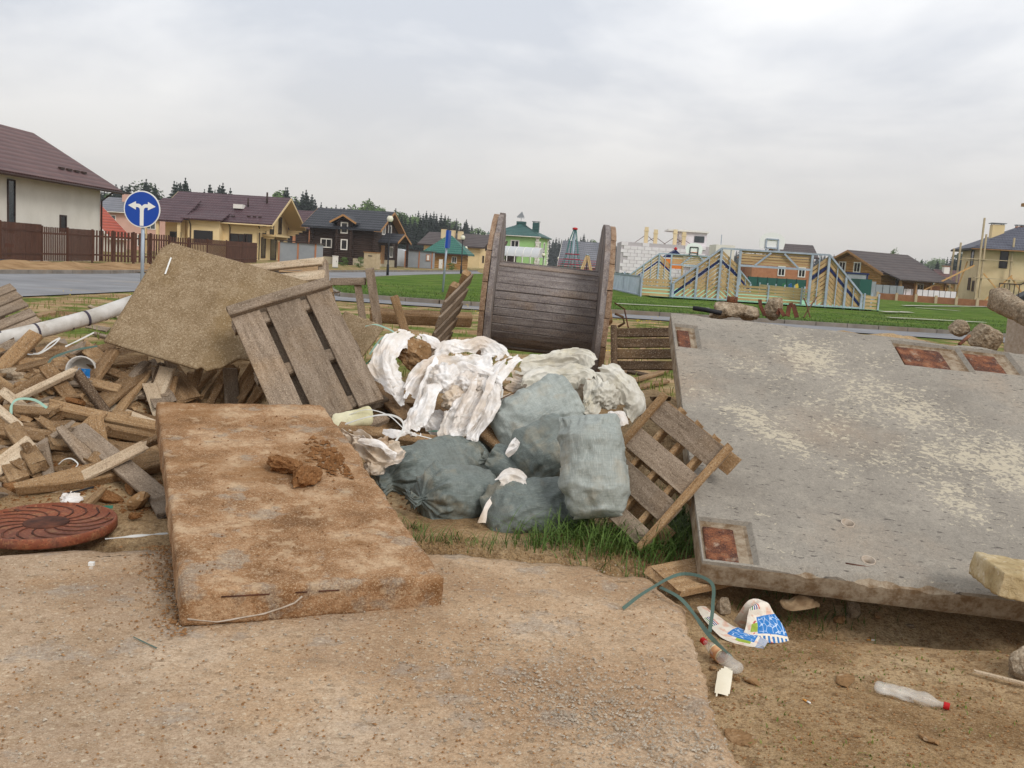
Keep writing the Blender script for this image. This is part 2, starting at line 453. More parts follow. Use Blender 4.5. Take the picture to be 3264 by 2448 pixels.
# ------------------------------------------------------------------ rough solids
def rough_box(dims, res=0.05, rnd=0.02, amp=0.006, chip=0.0, seed=0, coarse=0.0, warp=None):
    """closed block centred on the origin, worn edges and uneven faces"""
    lx, ly, lz = dims
    n = [max(3, int(round(d / res))) for d in dims]
    cx = [[-d / 2 + d * i / k for i in range(k + 1)] for d, k in zip(dims, n)]
    idx, vs_, fs = {}, [], []
    def vid(i, j, k):
        key = (i, j, k)
        if key not in idx:
            idx[key] = len(vs_)
            vs_.append(V((cx[0][i], cx[1][j], cx[2][k])))
        return idx[key]
    for i in range(n[0]):
        for j in range(n[1]):
            fs.append((vid(i, j, 0), vid(i, j + 1, 0), vid(i + 1, j + 1, 0), vid(i + 1, j, 0)))
            fs.append((vid(i, j, n[2]), vid(i + 1, j, n[2]), vid(i + 1, j + 1, n[2]), vid(i, j + 1, n[2])))
    for i in range(n[0]):
        for k in range(n[2]):
            fs.append((vid(i, 0, k), vid(i + 1, 0, k), vid(i + 1, 0, k + 1), vid(i, 0, k + 1)))
            fs.append((vid(i, n[1], k), vid(i, n[1], k + 1), vid(i + 1, n[1], k + 1), vid(i + 1, n[1], k)))
    for j in range(n[1]):
        for k in range(n[2]):
            fs.append((vid(0, j, k), vid(0, j, k + 1), vid(0, j + 1, k + 1), vid(0, j + 1, k)))
            fs.append((vid(n[0], j, k), vid(n[0], j + 1, k), vid(n[0], j + 1, k + 1), vid(n[0], j, k + 1)))
    out = []
    so = V((seed * 7.3, seed * 3.1, seed * 5.7))
    for p in vs_:
        q = p * 3.0 + so
        r = rnd * (1.0 + 0.7 * noise.noise(q * 1.3)) + chip * max(0.0, noise.noise(q * 2.2)) ** 1.0
        r = max(0.004, min(r, min(dims) * 0.48))
        inner = V((max(-lx / 2 + r, min(lx / 2 - r, p.x)), max(-ly / 2 + r, min(ly / 2 - r, p.y)), max(-lz / 2 + r, min(lz / 2 - r, p.z))))
        d = p - inner
        if d.length > 1e-6:
            p2 = inner + d.normalized() * min(r, d.length)
            nn = d.normalized()
        else:
            p2 = p; nn = V((0, 0, 1))
        h = amp * noise.fractal(q * 5.0, 1.0, 2.0, 3) + coarse * noise.noise(q * 0.8)
        p2 = p2 + nn * h
        if warp:
            p2 = warp(p2)
        out.append(p2)
    return out, fs
def rock_mesh(dims, seed, npts=13, cuts=2, amp=0.06):
    rnd = random.Random(seed)
    bm = bmesh.new()
    for i in range(npts):
        while True:
            p = V((rnd.uniform(-1, 1), rnd.uniform(-1, 1), rnd.uniform(-1, 1)))
            if 0.55 < p.length < 1.1:
                break
        bm.verts.new(p)
    bmesh.ops.convex_hull(bm, input=bm.verts)
    bmesh.ops.delete(bm, geom=[v for v in bm.verts if not v.link_faces], context='VERTS')
    for _ in range(cuts):
        bmesh.ops.subdivide_edges(bm, edges=bm.edges[:], cuts=1, use_grid_fill=True, smooth=0.18)
    bmesh.ops.triangulate(bm, faces=bm.faces[:])
    for v in bm.verts:
        d = v.co.normalized()
        v.co += d * (amp * noise.fractal(v.co * 3.1 + V((seed, 0, 0)), 1.0, 2.0, 4))
    zs = [v.co.z for v in bm.verts]
    for v in bm.verts:
        v.co = V((v.co.x * dims[0] / 2, v.co.y * dims[1] / 2, v.co.z * dims[2] / 2))
    bm.verts.index_update()
    vs_ = [v.co.copy() for v in bm.verts]
    fs = [tuple(v.index for v in f.verts) for f in bm.faces]
    bm.free()
    return vs_, fs
def rock(c, dims, seed, mat='rubble', name='concrete_rubble', label=None, cat='rubble', group=None, rz=0.0, cuts=2, tilt=(0, 0), amp=0.06, parent=None, smooth=False):
    vs_, fs = rock_mesh(dims, seed, cuts=cuts, amp=amp)
    o = mesh_obj(name, vs_, fs, mat, smooth=smooth)
    R = Matrix.Rotation(rz, 3, 'Z') @ Matrix.Rotation(tilt[0], 3, 'X') @ Matrix.Rotation(tilt[1], 3, 'Y')
    place(o, R, c, parent)
    return tag(o, label, cat, group)
# ================================================================== terrain
DIRT = -0.17
PAD_R = sorted([(gp(u, v).y, gp(u, v).x) for u, v in [(2372, 2448), (2340, 2380), (2290, 2300), (2262, 2188), (2224, 2075), (2190, 1962), (2165, 1913), (2104, 1877), (2070, 1830), (2040, 1800)]])
PAD_B = sorted([(gp(u, v).x, gp(u, v).y) for u, v in [(-700, 1800), (0, 1765), (600, 1745), (1340, 1752), (1560, 1772), (1800, 1795), (2000, 1803), (2060, 1830)]])
def heap(x, y):
    h = 0.0
    a = sstep(-8.5, -5.2, x) * (1 - sstep(-1.9, -0.9, x))
    h += 0.60 * a * sstep(5.7, 8.0, y) * (1 - sstep(8.6, 10.6, y))
    a = sstep(-2.2, -1.2, x) * (1 - sstep(1.15, 1.6, x))
    h += 0.46 * a * sstep(6.1, 7.5, y) * (1 - sstep(8.2, 9.8, y))
    h += 1.18 * math.exp(-((x - 2.9) / 1.4) ** 4) * math.exp(-((y - 8.3) / (0.45 if y < 8.3 else 0.95)) ** 2)
    h -= 0.5 * math.exp(-((x + 2.3) / 0.6) ** 2) * math.exp(-((y - 7.2) / 0.5) ** 2)
    h += 0.22 * math.exp(-((x + 0.2) / 2.0) ** 2) * math.exp(-((y - 10.6) / 1.3) ** 2)
    return h
def hz(x, y):
    h = heap(x, y)
    rough = 1.0 if y < 13 else max(0.15, 1 - (y - 13) / 10)
    if y > 30:
        rough = 0.0
    h += rough * (0.018 * fbm(x * 1.6, y * 1.6, 2.0, 4) + 0.035 * max(0.0, min(1, heap(x, y) * 4)) * fbm(x * 4.5, y * 4.5, 9.0, 4))
    d = sstep(0.55, 0.8, x) * (1 - sstep(4.95, 5.45, y))
    under = (1 - sstep(0.55, 0.8, x)) * (1 - sstep(5.0, 5.3, y))
    h += DIRT * d - 0.13 * under
    h -= 0.17 * sstep(1.1, 1.5, x) * sstep(4.62, 4.95, y) * (1 - sstep(6.0, 7.0, y))
    if y > 16:
        h -= 0.03 * sstep(16, 20, y)
    return h
def on(u, v, lift=0.0):                  # where the ray of a pixel meets the terrain
    d = ray(u, v)
    t = 2.0
    while t < 60:
        p = CAM + d * t
        if p.z < hz(p.x, p.y):
            break
        t += 0.02
    p = CAM + d * t
    p.z = hz(p.x, p.y) + lift
    return p
def axis(fine0, fine1, step, lo, hi):
    a = [fine0 + i * step for i in range(int((fine1 - fine0) / step) + 1)]
    k, x = step, a[-1]
    up = []
    while x < hi:
        k *= 1.22; x += k; up.append(x)
    k, x = step, a[0]
    dn = []
    while x > lo:
        k *= 1.3; x -= k; dn.append(x)
    return dn[::-1] + a + up
gx = axis(-5.2, 4.6, 0.045, -2500, 2500)
gy = axis(2.2, 10.6, 0.045, -60, 3000)
vs_ = [(x, y, hz(x, y)) for y in gy for x in gx]
nx_ = len(gx)
fs = [(j * nx_ + i, j * nx_ + i + 1, (j + 1) * nx_ + i + 1, (j + 1) * nx_ + i) for j in range(len(gy) - 1) for i in range(nx_ - 1)]
def ground_material():
    m = mk('ground', [(0.32, (126, 98, 66)), (0.45, (160, 130, 93)), (0.56, (184, 155, 117)), (0.68, (200, 175, 138))], 1.7, rough=1.0, spec=0.05, coord='Object', detail=10,
           layers=[('noise', 7, 0.55, 0.68, (112, 84, 56), 0.6), ('noise', 20, 0.56, 0.68, (98, 72, 46), 0.6), ('noise', 45, 0.60, 0.70, (188, 166, 134), 0.5), ('noise', 34, 0.60, 0.68, (96, 96, 58), 0.4), ('cell', 120, 0.93, 1.0, (196, 178, 150), 0.6), *FINE((100, 74, 48), (204, 180, 146), 0.6)],
           bumps=[('noise', 9, 0.8, 0.03), ('noise', 34, 0.9, 0.022), ('noise', 110, 0.8, 0.008)])
    nt = m.node_tree; N, L = nt.nodes, nt.links
    b = N['Principled BSDF']
    old = b.inputs['Base Color'].links[0].from_socket
    geo = N.new('ShaderNodeNewGeometry'); sp = N.new('ShaderNodeSeparateXYZ'); L.new(geo.outputs['Position'], sp.inputs[0])
    mr = N.new('ShaderNodeMapRange'); mr.inputs['From Min'].default_value = 9.0; mr.inputs['From Max'].default_value = 15.0
    L.new(sp.outputs['Y'], mr.inputs['Value'])
    n1 = N.new('ShaderNodeTexNoise'); n1.inputs['Scale'].default_value = 0.9; n1.inputs['Detail'].default_value = 8; L.new(geo.outputs['Position'], n1.inputs['Vector'])
    r1 = N.new('ShaderNodeMapRange'); r1.inputs['From Min'].default_value = 0.45; r1.inputs['From Max'].default_value = 0.60; L.new(n1.outputs['Fac'], r1.inputs['Value'])
    mu = N.new('ShaderNodeMath'); mu.operation = 'MULTIPLY'; L.new(mr.outputs[0], mu.inputs[0]); L.new(r1.outputs[0], mu.inputs[1])
    n2 = N.new('ShaderNodeTexNoise'); n2.inputs['Scale'].default_value = 7; n2.inputs['Detail'].default_value = 6; L.new(geo.outputs['Position'], n2.inputs['Vector'])
    rr = N.new('ShaderNodeValToRGB'); rr.color_ramp.elements[0].position = 0.35; rr.color_ramp.elements[0].color = lin((74, 84, 34)); rr.color_ramp.elements[1].position = 0.68; rr.color_ramp.elements[1].color = lin((112, 128, 58))
    L.new(n2.outputs['Fac'], rr.inputs[0])
    mx = N.new('ShaderNodeMixRGB'); L.new(mu.outputs[0], mx.inputs[0]); L.new(old, mx.inputs[1]); L.new(rr.outputs[0], mx.inputs[2])
    L.new(mx.outputs[0], b.inputs['Base Color'])
    return m
M['ground'] = ground_material()
g = mesh_obj('ground', vs_, fs, 'ground', smooth=True)
struct(g)

# ------------------------------------------------------------------ concrete pad in the foreground, sand trodden over it
M['pad'] = mk('pad', [(0.30, (146, 116, 88)), (0.43, (170, 139, 108)), (0.55, (186, 157, 126)), (0.68, (200, 175, 147))], 1.5, rough=0.95, spec=0.1, detail=11,
              layers=[('noise', 1.3, 0.56, 0.66, (156, 132, 104), 0.55), ('noise', 0.9, 0.52, 0.60, (172, 156, 138), 0.4), ('noise', 2.4, 0.56, 0.63, (148, 120, 92), 0.5), ('noise', 3.2, 0.57, 0.62, (150, 144, 136), 0.5), ('noise', 16, 0.60, 0.72, (134, 106, 76), 0.5, (1, 1.4, 1)),
                      ('noise', 5.5, 0.64, 0.72, (132, 116, 98), 0.55, (0.8, 1.6, 1)),
                      ('cell', 70, 0.93, 1.0, (206, 190, 164), 0.7), ('cell', 46, 0.95, 1.0, (122, 104, 84), 0.8), ('cell', 150, 0.9, 1.0, (140, 120, 98), 0.6), ('noise', 12, 0.52, 0.64, (146, 120, 92), 0.5), *FINE((126, 100, 74), (218, 200, 172), 0.55)],
              bumps=[('noise', 7, 0.5, 0.02), ('noise', 30, 0.6, 0.010), ('voronoi', 90, 0.35, 0.006), ('noise', 140, 0.4, 0.003)])
nu, nv = 330, 170
vs_, fs = [], []
for j in range(nv + 1):
    t = j / nv
    for i in range(nu + 1):
        s_ = (i / nu) ** 0.72
        x0 = lerp(-9.0, 1.0, s_)
        yb = poly(PAD_B, x0)
        y = lerp(0.4, yb, t ** 0.8)
        xr = poly(PAD_R, y) + 0.028 * fbm(y * 5.0, 3.3, 0, 4) + 0.016 * fbm(y * 21.0, 1.3, 0, 3)
        x = lerp(-9.0, xr, s_)
        if t > 0.96:
            y += 0.05 * fbm(x * 3.0, 7.7, 0, 4) + 0.02 * fbm(x * 16.0, 2.7, 0, 3)
        ed = min((xr - x) / 0.05, 1.0)
        z = 0.008 * fbm(x * 1.1, y * 1.1, 1.0, 4) + 0.005 * fbm(x * 7, y * 7, 4.0, 3) - 0.022 * (1 - ed) ** 2
        z -= 0.012 * sstep(0.97, 1.0, t)
        vs_.append((x, y, z))
w = nu + 1
fs = [(j * w + i, j * w + i + 1, (j + 1) * w + i + 1, (j + 1) * w + i) for j in range(nv) for i in range(nu)]
rim = [j * w + nu for j in range(nv + 1)] + [nv * w + i for i in reversed(range(nu))]
nb = len(vs_)
for k, i in enumerate(rim):
    p = V(vs_[i])
    q = 0.02 * fbm(p.x * 9, p.y * 9, 5.0, 3)
    vs_.append((p.x - 0.012 + q, p.y - 0.012 + q, p.z - 0.09)); vs_.append((p.x + q * 0.8, p.y + q, p.z - 0.26))
for k in range(len(rim) - 1):
    a0, a1 = rim[k], rim[k + 1]
    b0, b1 = nb + 2 * k, nb + 2 * k + 2
    fs += [(a0, b0, b1, a1), (b0, b0 + 1, b1 + 1, b1)]
struct(mesh_obj('concrete_pavement', vs_, fs, 'pad', smooth=True))

# ------------------------------------------------------------------ roads, kerbs, lawn, paths
M['asphalt'] = mk('asphalt', [(0.3, (116, 116, 118)), (0.55, (132, 132, 134)), (0.75, (146, 146, 147))], 0.6, (1, 1, 1), rough=0.85, spec=0.2, detail=8,
                  layers=[('noise', 0.35, 0.55, 0.68, (150, 138, 122), 0.5, (0.5, 2, 1)), ('noise', 14, 0.55, 0.75, (104, 106, 112), 0.4)], bumps=[('noise', 60, 0.4, 0.01)])
M['kerb'] = mk('kerb', [(0.3, (112, 104, 96)), (0.7, (142, 134, 124))], 2.0, rough=0.9, layers=[('noise', 0.8, 0.5, 0.66, (126, 104, 78), 0.5)], bumps=[('noise', 20, 0.4, 0.01)])
M['lawn'] = mk('lawn', [(0.3, (66, 92, 32)), (0.5, (90, 116, 44)), (0.7, (116, 136, 62))], 0.5, rough=1.0, spec=0.05, detail=10,
               layers=[('noise', 3.0, 0.5, 0.7, (62, 88, 30), 0.5, (0.5, 2, 1)), ('noise', 0.22, 0.58, 0.72, (134, 128, 76), 0.6, (1, 2, 1)), ('noise', 1.2, 0.55, 0.66, (112, 104, 62), 0.5), ('noise', 20, 0.5, 0.62, (56, 76, 26), 0.5)], bumps=[('noise', 12, 0.9, 0.06), ('noise', 50, 0.8, 0.03)])
M['sand'] = mk('sand', [(0.3, (126, 98, 68)), (0.5, (152, 122, 88)), (0.7, (172, 142, 106))], 1.0, rough=1.0, spec=0.05, layers=[('noise', 0.7, 0.6, 0.7, (98, 104, 54), 0.6)], bumps=[('noise', 6, 0.8, 0.06)])
M['path'] = mk('path', [(0.3, (164, 158, 148)), (0.7, (186, 180, 170))], 1.0, rough=0.95)
M['mint'] = mk('mint', [(0.3, (122, 176, 138)), (0.7, (146, 196, 160))], 0.6, rough=0.8)
FAR = [gp(u, v) for u, v in [(-600, 880), (-250, 874), (0, 872), (160, 872), (345, 872), (498, 869), (760, 868.5), (1030, 868), (1300, 866), (1520, 865)]]
NEAR = [V((-13.5, 17.5, 0)), V((-12.6, 21, 0)), V((-12.0, 23.8, 0)), V((-11.6, 27, 0)), V((-11.3, 30, 0)), V((-10.0, 38, 0)), V((-8.6, 46, 0)), V((-8.8, 61, 0)), V((-6.2, 82, 0)), V((-3.2, 98, 0))]
def strip(name, A, B, z, mat, sub=6):
    vs2, fs2 = [], []
    for k in range(len(A)):
        for s2 in range(sub + 1):
            p = A[k].lerp(B[k], s2 / sub)
            vs2.append((p.x, p.y, z))
    w2 = sub + 1
    for k in range(len(A) - 1):
        for s2 in range(sub):
            fs2.append((k * w2 + s2, k * w2 + s2 + 1, (k + 1) * w2 + s2 + 1, (k + 1) * w2 + s2))
    return fix_up(mesh_obj(name, vs2, fs2, mat))
def fix_up(o):
    if o.data.polygons[0].normal.z < 0:
        o.data.flip_normals()
    return o
struct(strip('road', NEAR, FAR, 0.0, 'asphalt'))
LN = [gp(u, v) for u, v in [(1084, 946), (1400, 969), (1700, 987), (2000, 1002), (2400, 1026), (2800, 1051), (3264, 1080), (3900, 1115)]]
LS = [gp(u, v) for u, v in [(1070, 957), (1400, 979), (1700, 998), (2000, 1014), (2400, 1039), (2800, 1065), (3264, 1096), (3900, 1135)]]
LN.insert(0, V((-8.2, 41, 0))); LS.insert(0, V((-11.3, 31, 0)))
struct(strip('side_road', LN, LS, 0.004, 'asphalt', 3))
def kerb(name, pts, w, z0, z1, mat='kerb', seglen=None):
    m = MB()
    for a, b in zip(pts, pts[1:]):
        a, b = V((a.x, a.y, (z0 + z1) / 2)), V((b.x, b.y, (z0 + z1) / 2))
        n_ = max(1, int((b - a).length / 1.0)) if (b - a).length < 60 else 40
        for k in range(n_):
            p, q = a.lerp(b, k / n_), a.lerp(b, (k + 1) / n_)
            d = (q - p).normalized() * 0.012
            m.bar(p + d, q - d, w, z1 - z0)
    return struct(m.build(name, mat))
kerb('kerb', FAR, 0.18, -0.1, 0.14)
kerb('lawn_kerb', [V((-3.2, 98.2, 0)), V((-6.2, 82.2, 0)), V((-8.75, 61.2, 0)), V((-8.5, 46.2, 0)), V((-8.15, 41.2, 0))] + [p + V((0, 0.1, 0)) for p in LN[1:]], 0.2, -0.1, 0.14)
# lawn as a gently uneven sheet
NB = sorted([(p.x, p.y + 0.22) for p in LN] + [(80, LN[-1].y + 8)])
LB = [(41, -8.1), (46.2, -8.4), (61.2, -8.65), (82.2, -6.1), (98, -3.0), (130, 3), (180, 6)]
vs_, fs = [], []
ys = [0.0, 0.25, 0.5, 0.8, 1.2, 1.7, 2.4, 3.2, 4.2, 5.4, 7, 9, 11.5, 14, 17, 20, 24, 28, 33, 39, 46, 54, 64, 76, 90]
xs = [-8.5 + i * 0.8 for i in range(111)]
for dy in ys:
    for x in xs:
        yb = poly(NB, x)
        y = yb + dy
        xx = max(x, poly(LB, y)) if y > 40 else x
        vs_.append((xx, y, 0.115 + 0.04 * fbm(xx * 0.35, y * 0.35, 3.0, 3) + 0.02 * sstep(0, 2, dy)))
w = len(xs)
fs = [(j * w + i, j * w + i + 1, (j + 1) * w + i + 1, (j + 1) * w + i) for j in range(len(ys) - 1) for i in range(w - 1)]
struct(mesh_obj('lawn', vs_, fs, 'lawn', smooth=True))
# worn paths across the lawn on the right
for k, (u0, v0, u1, v1, wd) in enumerate([(2880, 976, 3190, 979, 0.9), (2920, 983, 3055, 993, 0.7), (2810, 996, 2905, 998, 0.8), (2830, 1015, 3140, 1031, 0.5), (1960, 971, 2260, 986, 0.4)]):
    a, b = gp(u0, v0, 0.15), gp(u1, v1, 0.15)
    n_ = 10
    A = [a.lerp(b, i / n_) + V((0, wd * (0.6 + 0.5 * nz(i * 0.7, k * 3.0)), 0)) for i in range(n_ + 1)]
    B = [a.lerp(b, i / n_) - V((0, wd * (0.6 + 0.5 * nz(i * 0.7, k * 3.0 + 9)), 0)) for i in range(n_ + 1)]
    struct(strip('path', A, B, 0.205, 'path', 2))
# sand bank between the far kerb and the picket fence
vs_, fs = [], []
for i in range(61):
    u = -300 + i * 22
    a = gp(u, 871); b = gp(u, 846 if u < 300 else lerp(846, 852, min(1, (u - 300) / 500)))
    for j in range(9):
        t = j / 8
        p = a.lerp(b, t)
        vs_.append((p.x, p.y + 0.15, 0.06 + (0.34 * math.sin(math.pi * min(1, t * 1.1)) * (0.6 + 0.8 * fbm(p.x * 0.5, p.y * 0.3, 1, 3)) if 0 < j < 8 else 0)))
fs = [(i * 9 + j, (i + 1) * 9 + j, (i + 1) * 9 + j + 1, i * 9 + j + 1) for i in range(60) for j in range(8)]
struct(fix_up(mesh_obj('sand_bank', vs_, fs, 'sand', smooth=True)))

# ------------------------------------------------------------------ grass blades
M['blade'] = mk('blade', [(0.3, (60, 82, 30)), (0.55, (84, 108, 46)), (0.75, (122, 136, 74))], 9, rough=0.6, spec=0.25)
M['blade_dull'] = mk('blade_dull', [(0.3, (80, 92, 36)), (0.55, (108, 118, 52)), (0.75, (140, 134, 78))], 9, rough=0.7, spec=0.2)
M['straw'] = mk('straw', [(0.3, (132, 104, 68)), (0.7, (168, 140, 98))], 9, rough=0.9)
def blades(name, roots, h0, h1, w, mat, seed, lean=0.5, kind='stuff', arch=False):
    rnd = random.Random(seed)
    vs2, fs2 = [], []
    for p in roots:
        h = rnd.uniform(h0, h1); a = rnd.uniform(0, 2 * math.pi)
        l = h * rnd.uniform(0.1, lean)
        d = V((math.cos(a), math.sin(a), 0)); s2 = V((-d.y, d.x, 0)) * (w * rnd.uniform(0.6, 1.2))
        b = len(vs2); p = V(p)
        if arch:
            l = h * rnd.uniform(0.3, lean)
            prev = None
            for k_ in range(6):
                t_ = k_ / 5
                q_ = p + d * (l * t_ ** 1.7) + V((0, 0, h * (t_ - 0.42 * (l / h) * t_ ** 2.4)))
                ww_ = s2 * (1 - t_ ** 1.6 * 0.95)
                vs2 += [q_ - ww_, q_ + ww_]
                if k_:
                    n_0 = b + 2 * k_; fs2.append((n_0 - 2, n_0 - 1, n_0 + 1, n_0))
            continue
        q1 = p + d * l * 0.3 + V((0, 0, h * 0.55)); q2 = p + d * l + V((0, 0, h * (0.95 - 0.3 * l / h)))
        vs2 += [p - s2, p + s2, q1 - s2 * 0.8, q1 + s2 * 0.8, q2]
        fs2 += [(b, b + 1, b + 3, b + 2), (b + 2, b + 3, b + 4)]
    o = mesh_obj(name, vs2, fs2, mat)
    return tag(o, kind=kind)
rnd = random.Random(5)
# tall tufts in front of the right-hand pallet and the sacks
roots = []
tuft = [(1880, 1715, 0.30, 30), (1760, 1735, 0.25, 22), (1960, 1730, 0.3, 34), (2040, 1735, 0.3, 34), (2110, 1725, 0.28, 34), (2170, 1715, 0.25, 34), (2190, 1680, 0.2, 26), (1830, 1700, 0.2, 20), (2080, 1770, 0.25, 22),
        (1990, 1775, 0.3, 20), (1880, 1765, 0.25, 16), (2150, 1765, 0.2, 20), (1700, 1745, 0.12, 10), (2130, 1650, 0.2, 22)]
for (u, v, r, n_) in tuft:
    c = on(u, v)
    for k in range(n_ * 5):
        x = c.x + rnd.gauss(0, r * 0.38); y = c.y + rnd.gauss(0, r * 0.36)
        roots.append((x, y, hz(x, y) - 0.01))
tag(blades('tall_grass', roots, 0.06, 0.30, 0.0040, 'blade', 1, 1.25, arch=True), 'long green grass tufts growing between the sacks and the leaning pallet', 'grass')
roots = []
for (u, v, r, n_) in [(1420, 1725, 0.12, 14), (1310, 1690, 0.1, 16), (1345, 1730, 0.1, 12), (1500, 1735, 0.15, 12), (1560, 1745, 0.1, 8), (1620, 1740, 0.1, 8), (2440, 1965, 0.1, 10), (2380, 1950, 0.1, 8), (2480, 1985, 0.15, 10), (2600, 1985, 0.2, 14), (2700, 1985, 0.25, 14), (2450, 1890, 0.1, 10), (2560, 1975, 0.15, 12)]:
    c = on(u, v)
    for k in range(n_ * 3):
        x = c.x + rnd.gauss(0, r * 0.5); y = c.y + rnd.gauss(0, r * 0.4)
        roots.append((x, y, hz(x, y) - 0.01))
tag(blades('short_grass', roots, 0.03, 0.14, 0.003, 'blade', 2, 1.1, arch=True), 'small grass tufts sprouting along the pavement edge and under the panel', 'grass')
roots = []
for k in range(1300):                 # dry litter and tiny weeds
    u = rnd.uniform(1250, 2180); v = rnd.gauss(1772, 26)
    p = on(u, v); roots.append((p.x, p.y, p.z + 0.004))
tag(blades('dry_straw', roots, 0.01, 0.04, 0.002, 'straw', 3, 3.0), 'flattened dry straw lying along the pavement edge', 'straw')
roots = []
for k in range(1500):
    x = rnd.uniform(0.95, 3.0); y = rnd.uniform(2.6, 4.9)
    if fbm(x * 2.2, y * 2.2, 6.0, 3) > 0.02:
        roots.append((x, y, hz(x, y) - 0.002))
tag(blades('seedlings', roots, 0.006, 0.024, 0.004, 'blade_dull', 4, 1.5), 'sparse tiny weeds dotted over the bare clay ground', 'weeds')
roots = []
for k in range(16000):                # rough verge behind the heap
    y = 9.6 + 20 * rnd.random() ** 1.5; x = rnd.uniform(-0.62, 0.62) * y
    if y < 11.0 and -1.2 < x < 4.5:
        continue
    if fbm(x * 0.9, y * 0.9, 6.0, 3) > 0.05 and not (y > 22 and x < -11):
        roots.append((x, y, hz(x, y) - 0.01))
tag(blades('verge_grass', roots, 0.05, 0.22, 0.008, 'blade_dull', 6, 0.7), 'patchy rough grass on the bare verge behind the rubbish heap', 'grass')
roots = []
for k in range(30000):
    x = rnd.uniform(-8, 32); dy = 14 * rnd.random() ** 2
    roots.append((x, poly(NB, x) + dy + 0.05, 0.10))
tag(blades('lawn_grass', roots, 0.05, 0.13, 0.012, 'blade', 7, 0.8), 'short bright green grass blades covering the lawn by the kerb', 'grass')
# loose grit on the pavement and the clay
def grit(name, pts, mat, seed, label):
    r2 = random.Random(seed)
    vs2, fs2 = [], []
    for (p, s2) in pts:
        b = len(vs2)
        for k, (dx, dy, dz) in enumerate([(1, 0, 0), (-1, 0, 0), (0, 1, 0), (0, -1, 0), (0, 0, 0.8), (0, 0, -0.4)]):
            j = 0.6 + 0.7 * r2.random()
            a = r2.random() * 0.9
            vs2.append((p[0] + s2 * j * (dx * math.cos(a) - dy * math.sin(a)), p[1] + s2 * j * (dx * math.sin(a) + dy * math.cos(a)), p[2] + s2 * j * dz))
        for f_ in [(0, 2, 4), (2, 1, 4), (1, 3, 4), (3, 0, 4), (2, 0, 5), (1, 2, 5), (3, 1, 5), (0, 3, 5)]:
            fs2.append(tuple(b + i for i in f_))
    return tag(mesh_obj(name, vs2, fs2, mat), label, 'grit', kind='stuff')
M['grit_grey'] = mk('grit_grey', [(0.3, (136, 124, 108)), (0.7, (190, 178, 160))], 30, rough=0.95)
M['grit_brown'] = mk('grit_brown', [(0.3, (118, 82, 50)), (0.7, (164, 126, 86))], 30, rough=1.0)
pts = []
for k in range(6500):
    q = rnd.random()
    if q < 0.6:
        u = rnd.gauss(1930, 300); v = 2270 + (u - 1950) * 0.28 + rnd.gauss(0, 95)
    else:
        u = rnd.uniform(0, 2250); v = rnd.uniform(1780, 2440)
    if u > poly([(1790, 2040), (1900, 2140), (1960, 2175), (2190, 2245), (2448, 2350)], v) or v > 2520 or v < 1770:
        continue
    p = gp(u, v, 0.004)
    pts.append((p, rnd.choice([0.0015, 0.002, 0.003, 0.004, 0.005, 0.007])))
grit('grey_grit', pts, 'grit_grey', 1, 'pale grey grit strewn over the sandy concrete pavement')
pts = []
for k in range(5200):
    q = rnd.random()
    if q < 0.16:
        v = 1740 + 290 * rnd.random() ** 1.3; u = 590 - 40 * (2000 - v) / 260 - abs(rnd.gauss(0, 75)) * (0.4 + 0.6 * rnd.random())
        p = gp(u, v, 0.006); s2 = rnd.choice([0.002, 0.004, 0.006, 0.009])
    elif q < 0.7:
        u = rnd.uniform(0, 2150); v = rnd.uniform(1780, 2440); p = gp(u, v, 0.004); s2 = rnd.choice([0.0015, 0.002, 0.003, 0.006])
        if u > poly([(1790, 2040), (1900, 2140), (1960, 2175), (2190, 2245), (2448, 2350)], v): continue
    else:
        u = rnd.uniform(2260, 3264); v = rnd.uniform(2000, 2448); p = on(u, v, 0.002); s2 = rnd.choice([0.002, 0.003, 0.005, 0.008])
        if p.x < poly(PAD_R, p.y) + 0.03: continue
    pts.append((p, s2))
grit('clay_crumbs', pts, 'grit_brown', 2, 'brown clay crumbs scattered over pavement and bare ground')
# ================================================================== the near things
def ph(u, v, k=0.0):                    # on the heap along a pixel's ray, k metres in front of it
    d = ray(u, v).normalized()
    t = 2.0
    while t < 40:
        p = CAM + d * t
        if p.z < hz(p.x, p.y):
            break
        t += 0.02
    return CAM + d * (t - k)

# ------------------------------------------------------------------ clay-stained slab in the foreground
S0, S1, S2 = at(578, 1886, 3.87), at(1390, 1842, 4.30), at(497, 1287, 6.20)
sx = (S1 - S0).normalized(); sy = (S2 - S0); sy = (sy - sx * sy.dot(sx)).normalized(); sn = sx.cross(sy)
def slab_warp(p):
    t = (p.y + 1.3) / 2.6
    p = p.copy()
    p.x *= 1.0 - 0.05 * t
    if p.x > 0.3:
        p.x += (0.035 * fbm(p.y * 2.3, 4.4, 0, 3) - 0.03 * math.exp(-((p.y + 0.75) / 0.3) ** 2)) * (p.x - 0.3) / 0.27
    p.x -= 0.02 * t
    if p.z > 0.03 and p.y < -1.1:
        p.z -= 0.012 * max(0, nz(p.x * 6, 3, 1))
    return p
vs_, fs = rough_box((1.15, 2.6, 0.165), 0.022, 0.009, 0.005, 0.035, 3, 0.006, slab_warp)
slab = mesh_obj('concrete_slab', vs_, fs, 'clay_slab', smooth=True)
place(slab, Matrix((sx, sy, sn)).transposed(), S0 + sx * 0.575 + sy * 1.3 - sn * 0.0825)
tag(slab, 'thick concrete slab coated in brown clay, lying with one end on the pavement', 'slab')
def slab_pt(s_, t_, h=0.0):
    return V((s_ - 0.575, t_ - 1.3, 0.0825 + h))
